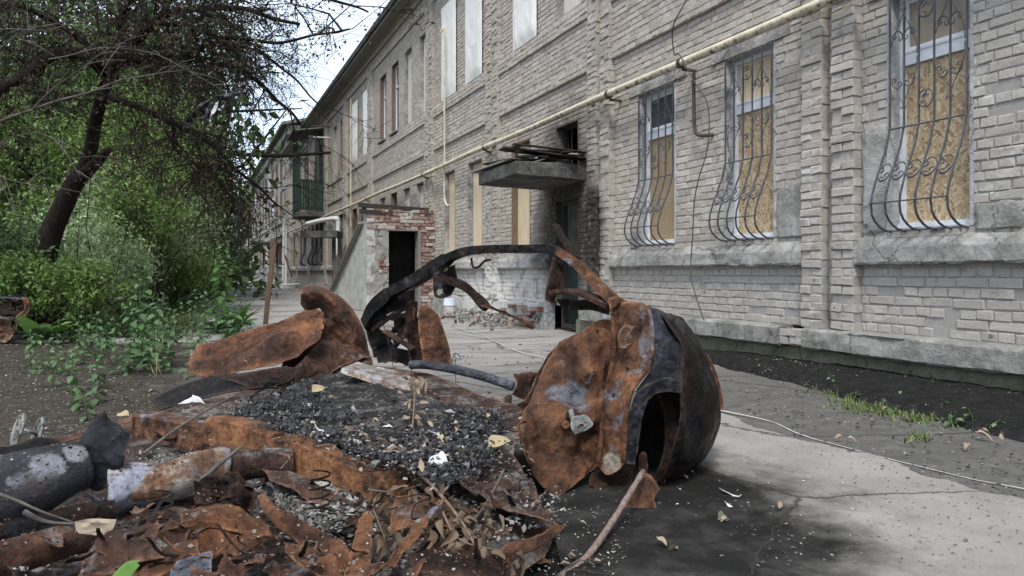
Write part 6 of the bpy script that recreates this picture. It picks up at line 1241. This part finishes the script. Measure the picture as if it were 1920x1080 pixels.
# grass: tufts by the kerb (uncountable blades) and turf before the shrubs
def blades(name, spots, hmin, hmax, mat, label, cat, seed, w=.006, lean=.6):
    rng = np.random.default_rng(seed); n = len(spots); B = np.array(spots); a = rng.uniform(0, 6.28, n); h = rng.uniform(hmin, hmax, n); T = np.stack([np.cos(a)*lean, np.sin(a)*lean, np.ones(n)], 1)*rng.uniform(.6, 1.2, (n, 1)); T[:, :2] *= rng.uniform(.2, 1.6, (n, 1)); T = unit(T)
    Nn = unit(np.stack([np.cos(a), np.sin(a), -np.ones(n)*.2], 1)); o = obj(name, leaf_mesh(name, B, T, Nn, h, np.full(n, w)*rng.uniform(.6, 1.5, n), mat)); o['kind'] = 'stuff'; tag(o, label, cat); return o
rng = np.random.default_rng(8); sp = []
for (u, v, s, k) in ((1640,762,30,260),(1690,770,30,260),(1600,752,22,130),(1560,735,16,70),(1790,785,30,130),(1735,782,30,150),(1850,800,26,90),(1900,805,20,70),(1720,822,16,60),(1545,715,10,40)):
    for _ in range(k): p = G(u+rng.normal(0, s), v+rng.normal(0, 5)); sp.append((p.x, p.y, gz(p.x, p.y)-.01+max(0, (p.x-5.0)*.1)))
blades('grass', sp, .03, .10, 'grass', 'green grass tufts growing along the broken asphalt edge below the wall', 'grass', 1, .012, 1.7)
sp = []
for _ in range(16000):
    x, y = rng.uniform(-14, .2), rng.uniform(14.5, 27); sp.append((x, y, gz(x, y)))
blades('meadow_grass', sp, .06, .22, 'grass', 'patchy grass between the soil bed and the shrubs', 'grass', 2, .02)
sp = []
for (u, v, s, k) in ((335,552,22,160),(575,545,20,100),(400,720,4,3),(300,712,6,3)):
    for _ in range(k): p = G(u+rng.normal(0, s), v+rng.normal(0, 2)); sp.append((p.x, p.y, gz(p.x, p.y)))
blades('dry_grass', sp, .15, .4, 'straw', 'dry straw-coloured grass stalks sticking up at the edge of the soil bed', 'dry grass', 3, .012)
# fallen leaves and bits: uncountable litter, plus the larger leaves one by one
def litter():
    rng = np.random.default_rng(12); n = 6500; Pp = []
    while len(Pp) < n:
        k = rng.random()
        if k < .45: u, v = rng.uniform(-50, 420), rng.uniform(640, 830)
        elif k < .485: u, v = rng.uniform(980, 1180), rng.uniform(960, 1090)
        elif k < .85: u, v = rng.uniform(1400, 1930), 690+rng.random()**1.6*390+(0)
        else: u, v = rng.uniform(450, 1950), rng.uniform(640, 1000)
        if v > 800 and u > 1350 and rng.random() < .65: continue
        p = G(u, v)
        if p.x > 5.95: continue
        z = gz(p.x, p.y)+.007
        if p.x > 4.9 and p.y < 9: z += max(0, (p.x-4.95)*.13)+.02
        if p.x > .9 and p.y < 5: z = max(z, .024)
        Pp.append((p.x, p.y, z))
    Pp = np.array(Pp); T = rng.normal(0, 1, (n, 3)); T[:, 2] *= .15; T = unit(T); Nn = rng.normal(0, .35, (n, 3)); Nn[:, 2] = 1; L = rng.uniform(.006, .018, n)*(.7+.12*np.linalg.norm(Pp[:, :2], axis=1))
    o = obj('leaf_litter', leaf_mesh('leaf_litter', Pp, T, unit(Nn), L, L*.45, 'litter')); o['kind'] = 'stuff'; tag(o, 'small dry leaf bits and crumbs scattered over the ground', 'litter')
    rr = random.Random(2); mb = MB()
    for _ in range(1100):
        k = rr.random(); u, v = (rr.uniform(1350, 1930), rr.uniform(700, 1080)) if k < .5 else (rr.uniform(0, 420), rr.uniform(650, 840)) if k < .8 else (rr.uniform(600, 1300), rr.uniform(640, 700)); p = G(u, v)
        if p.x > 5.9: continue
        s = rr.uniform(.002, .008)*(1+p.y*.08); z = gz(p.x, p.y)+(.02 if p.x > .9 and p.y < 5 else 0)+(max(0, (p.x-4.95)*.13) if p.y < 9 else 0); mb.obox((p.x, p.y, z+s*.3), (s, s*.3, 0), (-s*.2, s*.8, 0), (0, 0, s*.5), 0, s*.3)
    o = mb.build('pebbles', 'slab'); o['kind'] = 'stuff'; tag(o, 'small stones and crumbs of asphalt over the yard', 'gravel')
litter()
MAT['leaf_brown'] = mk_leaf('shrivelled_leaf', [(0, (.05,.032,.022)), (.5, (.12,.08,.052)), (1, (.24,.175,.12))], .75, .1)
BRN = [leaf_shape(1, .5, 'leaf', 'leaf_brown', .7, 6, 1.2, .08), leaf_shape(1, .38, 'leaf', 'leaf_brown', -.5, 6, 1.5, .08)]
DRY = [leaf_shape(1, .55, 'dry_leaf', 'leaf_dry', .5, 6, .9, .05), leaf_shape(1, .45, 'dry_leaf', 'leaf_dry', -.4, 6, 1.2, .06), leaf_shape(1, .6, 'dry_leaf', 'leaf_yellow', .2, 6, .6, .04)]
rr = random.Random(71)
LV = []
def ground_h(p): return max(gz(p.x, p.y), .02 if (p.x > .9 and p.y < 5) else -1)+(max(0, (p.x-4.95)*.13)+.02 if p.x > 4.9 and p.y < 9 else 0)
for k, (u, v, L) in enumerate([(1250,1040,.10),(1270,1046,.09),(1365,985,.07),(1460,968,.08),(1580,828,.09),(1590,830,.07),(1760,812,.08),(1830,822,.14),(1856,822,.09),(1880,835,.09),(1815,842,.1),(1350,880,.06),(1740,775,.07),(1560,770,.08),(1655,775,.08),(1450,775,.07),(1350,755,.08),(1570,690,.1),(1480,668,.1),(1405,745,.08),(1900,738,.15),(1880,800,.09),(1700,800,.08),(1630,790,.08),(1100,1000,.06),(1080,1060,.08),(1130,1070,.07),(1050,1075,.07),(1290,910,.06),(1810,1028,.05),(90,660,.12),(330,745,.1),(290,735,.1)]):
    p = G(u, v); p.z = ground_h(p)+.012; o = bpy.data.objects.new('dry_leaf', rr.choice(DRY[:2])); COL.objects.link(o); o.location = p; o.rotation_euler = (rr.uniform(-.4,.4), rr.uniform(-.2,.2), rr.uniform(0,6.28)); o.scale = (L*.62,)*3
    tag(o, 'curled dry leaf lying on the ground around the wreck', 'leaf', 'dry leaves fallen on the yard'); LV.append(o)
for u, v, z, L, az, lb in ((893,866,.30,.14,1.9,'broad pale yellow leaf lying on the char at the right end of the bed'),(915,838,.32,.12,.2,'rolled pale dry leaf just above the broad yellow leaf'),(585,735,.36,.11,.6,'pale curled dry leaf on the upper left of the char bed'),(880,868,.29,.1,2.6,'crumpled yellow leaf half under the broad yellow leaf')):
    p = PZ(u, v, z); o = bpy.data.objects.new('yellow_leaf', DRY[2]); COL.objects.link(o); o.location = p; o.rotation_euler = (.5, -.25, az); o.scale = (L,)*3; tag(o, lb, 'leaf')
def bit(u, v, z, s, lb, mat='paper', k=0, name='paper_scrap', cat='paper', asp=.7):
    r = random.Random(k); c = PZ(u, v, z); a = r.uniform(0, 3); ax = Vector((math.cos(a), math.sin(a), r.uniform(-.2,.3)))*s; ay = Vector((-math.sin(a), math.cos(a), r.uniform(0,.5)))*s*asp
    g = [[c+ax*i*r.uniform(.7,1.3)+ay*j*r.uniform(.7,1.3)+Vector((0,0,.3*s*i*j)) for i in (-1,-.3,.4,1)] for j in (-1,.1,1)]
    settle(tag(sheet(name, g, mat, None, 3, .004, 20, .0015, .006, k, world=True), lb, cat))
bit(820,862,.33,.04,'white torn paper scrap standing on the char left of the yellow leaf', k=1); bit(815,812,.34,.03,'white curled paper sliver in the middle of the char bed', k=2, asp=.4)
bit(360,752,.34,.055,'crumpled white paper lying at the upper left rim of the wreck', k=3); bit(740,845,.34,.05,'pinkish crumpled paper near the end of the front beam', 'white_rust', 4)
bit(598,804,.35,.055,'flat white strip lying on the char behind the front beam', 'paper', 5, asp=.16); bit(612,814,.34,.022,'small white scrap beside the flat white strip', k=6)
bit(730,800,.34,.03,'small pale scrap near the dry bouquet on the char', k=7); bit(885,800,.33,.04,'white ash flake at the right side of the char bed', 'ash_flake', 8); bit(870,780,.33,.03,'pale flake near the cross member at the right', 'ash_flake', 9)
bit(1372,926,.02,.04,'white torn paper on the ground right of the wreck', k=10); bit(1368,948,.02,.025,'small white scrap below the torn paper on the ground', k=11); bit(1310,872,.04,.035,'small dark metal tab on the ground under the rear skin', 'burnt_black', 12, 'metal_tab', 'scrap')
bit(1358,970,.03,.03,'grey stone-like lump on the sooty ground', 'foundation', 13, 'stone', 'stone'); bit(230,776,.2,.03,'pale yellow-green fallen apple lying on the soil behind the rusty beam', 'leaf_yellow', 14, 'apple', 'fruit', 1)
def dead_twig(lb, path, r, leaves, seed, L=(.05, .1), spread=.05, group=None):
    rg = random.Random(seed); t = thing('dry_twig', lb, 'twig', P(*path[0])); q = catmull([P(*p) for p in path], 5); k = len(q)
    MB().tube(q, [r*(1-.6*i/(k-1)) for i in range(k)], 6).build('stem', 'bark_pale' if leaves < 20 else 'brown_wood', t, smooth=True)
    for i in range(leaves):
        p = q[rg.randrange(k)]+Vector((rg.uniform(-1,1), rg.uniform(-1,1), rg.uniform(-.8,.3)))*spread
        o = bpy.data.objects.new('leaf', rg.choice(BRN if seed != 1 else DRY[:2])); COL.objects.link(o); o.parent = t; o.location = p-root_loc(t); o.rotation_euler = (rg.uniform(-1,1), rg.uniform(.2,1.7), rg.uniform(0,6.28)); o.scale = (rg.uniform(*L),)*3
dead_twig('dry sprig of withered tan leaves standing on the char bed', [(775,872,3.2),(772,820,3.35),(776,770,3.5),(778,715,3.6),(772,700,3.6)], .005, 42, 1, (.035,.075), .03)
dead_twig('pale grey twig with dead leaves lying over the front of the floor pan', [(755,862,2.95),(800,900,2.72),(840,945,2.5),(870,985,2.38),(897,1036,2.25)], .008, 34, 2, (.04,.09), .07)
dead_twig('thin side twig crossing the brown leaves at the front', [(690,918,2.7),(740,922,2.68),(790,908,2.66)], .004, 14, 3, (.03,.07), .05)
dead_twig('thin dark twig leaning over the torn lip at the front', [(945,880,2.75),(925,920,2.65),(900,960,2.5),(878,985,2.4)], .004, 12, 4, (.03,.07), .06)
dead_twig('hanging bunch of brown withered leaves at the end of the front beam', [(700,955,2.5),(712,985,2.4),(722,1010,2.35)], .004, 16, 5, (.04,.08), .03)
dead_twig('bunch of shrivelled leaves in front of the torn lip', [(830,960,2.45),(850,1000,2.35),(880,1020,2.3),(930,1030,2.3)], .004, 36, 6, (.04,.08), .07)
dead_twig('straight pale stick lying across the rusty beam at upper left', [(270,850,3.3),(330,805,3.5),(390,768,3.7),(446,738,3.9)], .009, 0, 7)
dead_twig('broken light-ended stick leaning on the exhaust pipe', [(375,905,2.85),(400,880,2.9),(430,855,2.95),(455,836,3.0)], .013, 0, 8)
dead_twig('thin bent stick over the drum at lower left', [(-20,920,2.4),(30,938,2.4),(80,960,2.42),(140,980,2.45)], .007, 0, 9)
dead_twig('thicker short stick under the thin one on the pipes', [(46,960,2.45),(70,972,2.44),(100,980,2.44),(140,982,2.44)], .010, 0, 10)
dead_twig('dry straw bundle at the foot of the leaning branch', [(1040,1085,2.55),(1070,1060,2.6),(1095,1050,2.65),(1130,1070,2.6)], .006, 14, 11, (.05,.1), .06)
# black and grey torn film hanging in the tree
MAT['film'] = mk_plain('black_film', (.006,.006,.007), (.022,.022,.025), 9, .5, .35)
RAG = thing('torn_film', 'black torn plastic film caught in the withered branches', 'plastic film', P(400,200,9.4))
sheet('film_strip', D([[(468,172),(446,171),(424,174),(402,180)],[(467,175),(444,176),(424,181),(404,192)],[(464,178),(440,181),(420,188),(402,200)]], 9.4), 'film', RAG, crumple=.05, freq=8, seed=91, jag=.04, thick=.002)
sheet('film_strip', D([[(404,180),(388,184),(368,200)],[(404,194),(392,206),(374,220)],[(400,206),(392,224),(380,240)],[(392,214),(384,236),(372,254)]], 9.35), 'film', RAG, crumple=.09, freq=7, seed=92, jag=.05, thick=.002)
sheet('film_strip', D([[(372,198),(362,208),(350,222)],[(368,214),(356,226),(344,238)],[(362,232),(352,242),(343,250)]], 9.45), 'film', RAG, crumple=.08, freq=8, seed=93, jag=.05, thick=.002)
sheet('pale_film', D([[(410,188),(402,196),(396,208)],[(410,200),(402,210),(396,220)],[(402,214),(396,222),(388,230)]], 9.3), 'white_metal', RAG, crumple=.05, freq=8, seed=94, jag=.04, thick=.002)
for pts in ([(360,240,9.4),(352,260,9.4),(345,270,9.4)],[(380,248,9.35),(374,268,9.35)],[(440,176,9.4),(438,196,9.4),(432,206,9.4)],[(404,206,9.35),(400,232,9.35),(392,250,9.35)]): MB().strip(catmull([P(*p) for p in pts], 3), .035, .004).build('film_strip', 'film', RAG)
rr = random.Random(88)
for k in range(46):      # bits of leaf blown onto the char
    u, v = rr.gauss(760, 110), rr.gauss(805, 38)
    if not (470 < u < 930 and 715 < v < 890): continue
    p = PZ(u, v, .335); o = bpy.data.objects.new('dry_leaf', rr.choice(DRY)); COL.objects.link(o); o.location = p; L = rr.uniform(.02, .055); o.scale = (L,)*3; o.rotation_euler = (rr.uniform(-.8,.8), rr.uniform(-.6,.6), rr.uniform(0,6.28)); tag(o, 'shrivelled scrap of dry leaf lying on the black char bed', 'leaf', 'leaf scraps blown onto the char')
# crumbs of rust, ash and char that have settled on every up-facing surface of the wreck
from mathutils.bvhtree import BVHTree
def mk_crumb():
    m = NT('settled_crumbs', .9, .15); c = m.ramp(m.island(), [(0, (.012,.010,.009)), (.35, (.05,.03,.022)), (.6, (.13,.065,.035)), (.8, (.16,.145,.13)), (.95, (.22,.205,.185)), (1, (.38,.36,.335))]); m.col(c); return m.m
MAT['crumb'] = mk_crumb()
def settle_crumbs():
    rng = np.random.default_rng(55); V, F = [], []; off = root_loc(CAR)
    for o in SC.objects:
        if o.type != 'MESH': continue
        r = o
        while r.parent: r = r.parent
        if r is CAR or o.name.split('.')[0] in ('metal_scrap', 'steel_pipe', 'fuel_tank', 'crumpled_flap'):
            if o.get('kind') == 'stuff' or o.name.startswith(('wire', 'spring')): continue
            w = root_loc(o); k = len(V); V += [tuple(v.co+w) for v in o.data.vertices]; F += [tuple(i+k for i in p.vertices) for p in o.data.polygons]
    T = BVHTree.FromPolygons(V, F); v2, f2 = [], []; n = 0
    while n < 9000:
        n += 1; u, v = rng.uniform(-30, 1180), rng.uniform(560, 1110) if rng.random() < .25 else rng.uniform(840, 1110); p = PZ(u, v, .22); hit = T.ray_cast(Vector((p.x, p.y, 1.3)), Vector((0, 0, -1)))
        if hit[0] is None or abs(hit[1].z) < .35: continue
        q, nn = hit[0], hit[1] if hit[1].z > 0 else -hit[1]
        if ns(q, 4, 9)+.4*ns(q, 13, 2) < rng.uniform(-.5, .3): continue
        s = rng.uniform(.0025, .008)*(1 if rng.random() < .93 else 1.7); a = nn.orthogonal().normalized(); b = nn.cross(a); t = rng.uniform(0, 6.28); ax = (a*math.cos(t)+b*math.sin(t))*s; ay = (b*math.cos(t)-a*math.sin(t))*s*rng.uniform(.35, .9); q = q+nn*s*.25; up = nn*s*.5; k = len(v2)
        v2 += [tuple(q+ax), tuple(q+ay), tuple(q-ax*.8), tuple(q-ay*.9+ax*.2), tuple(q+up)]; f2 += [(k, k+1, k+4), (k+1, k+2, k+4), (k+2, k+3, k+4), (k+3, k, k+4)]
    o = obj('settled_crumbs', mesh_of('settled_crumbs', v2, f2, 'crumb'), CAR); o['kind'] = 'stuff'
    rr = random.Random(77); k = 0      # thin torn strips of sheet curling up out of the heap
    while k < 34:
        u, v = rr.uniform(150, 1000), rr.uniform(900, 1075); p = PZ(u, v, .2); hit = T.ray_cast(Vector((p.x, p.y, 1.3)), Vector((0, 0, -1)))
        if hit[0] is None: continue
        q = hit[0]; a = rr.uniform(0, 6.28); L = rr.uniform(.05, .14); w = rr.uniform(.008, .022); d = Vector((math.cos(a), math.sin(a), 0)); sd = Vector((-d.y, d.x, rr.uniform(-.5,.5))); c = rr.uniform(.2, .9)
        g = [[q+d*L*t+Vector((0, 0, .004+L*c*t*t))+sd*w*x*(1-.6*t) for t in (0, .35, .7, 1)] for x in (-1, 0, 1)]
        sheet('torn_strip', g, rr.choice(['rust','rust_red','rust_bright','burnt_black','burnt_brown']), CAR, 4, .008, 14, .002, .008, 2000+k, world=True); k += 1
settle_crumbs()
# ------------------------------------------------------------------ labels that tell the scattered small things apart
ORD = ['first','second','third','fourth','fifth','sixth','seventh','eighth','ninth','tenth','eleventh','twelfth']
def rank_labels(objs, where, what):
    reg = {}
    for o in objs: u, v, _ = uv_of(o.location); reg.setdefault(where(u, v), []).append((u, o))
    for w, l in reg.items():
        l.sort(key=lambda t: t[0])
        for i, (u, o) in enumerate(l):
            o['label'] = what+' '+w if len(l) == 1 else (('left one of two ' if i == 0 else 'right one of two ')+what+' '+w if len(l) == 2 else ORD[min(i, 11)]+' from the left: '+what+' '+w)
def leaf_where(u, v):
    if u < 450: return 'on the bare soil at left' if v < 700 else 'on the soil above the rusty beam'
    if u < 1200: return 'at the foot of the leaning broken branch'
    if u < 1340: return 'on the sooty ground by the hanging plate'
    if v > 840 : return 'on the pale concrete below the ground cable'
    if u > 1780: return 'by the grass tufts at the right edge'
    if v < 715: return 'on the black bank under the plinth'
    return 'between ground cable and grass tufts'
rank_labels(LV, leaf_where, 'curled dry leaf')
def scrap_where(u, v):
    if u < 260: return 'among the pipes at lower left'
    if u < 420: return 'beside the exhaust box' if v < 900 else 'among the torn plates at bottom left'
    if u < 720: return 'below the ash heap at bottom centre'
    return 'on the torn lip at bottom right' if v > 955 else 'on the sill edge under the char'
rank_labels(SCR, scrap_where, 'small torn rusty scrap')
rank_labels([o for o in SC.objects if o.get('group') == 'small weeds on the bare soil'], lambda u, v: 'on the bare black soil', 'small sparse weed')
rank_labels([o for o in SC.objects if str(o.get('label', '')).startswith('leafy weed in the thick clump')], lambda u, v: 'in the clump by the folded rusty sheet', 'leafy weed')

rank_labels([o for o in SC.objects if o.get('group') == 'weeds at the asphalt edge'], lambda u, v: 'at the broken asphalt edge below the wall', 'small broad-leaved weed')
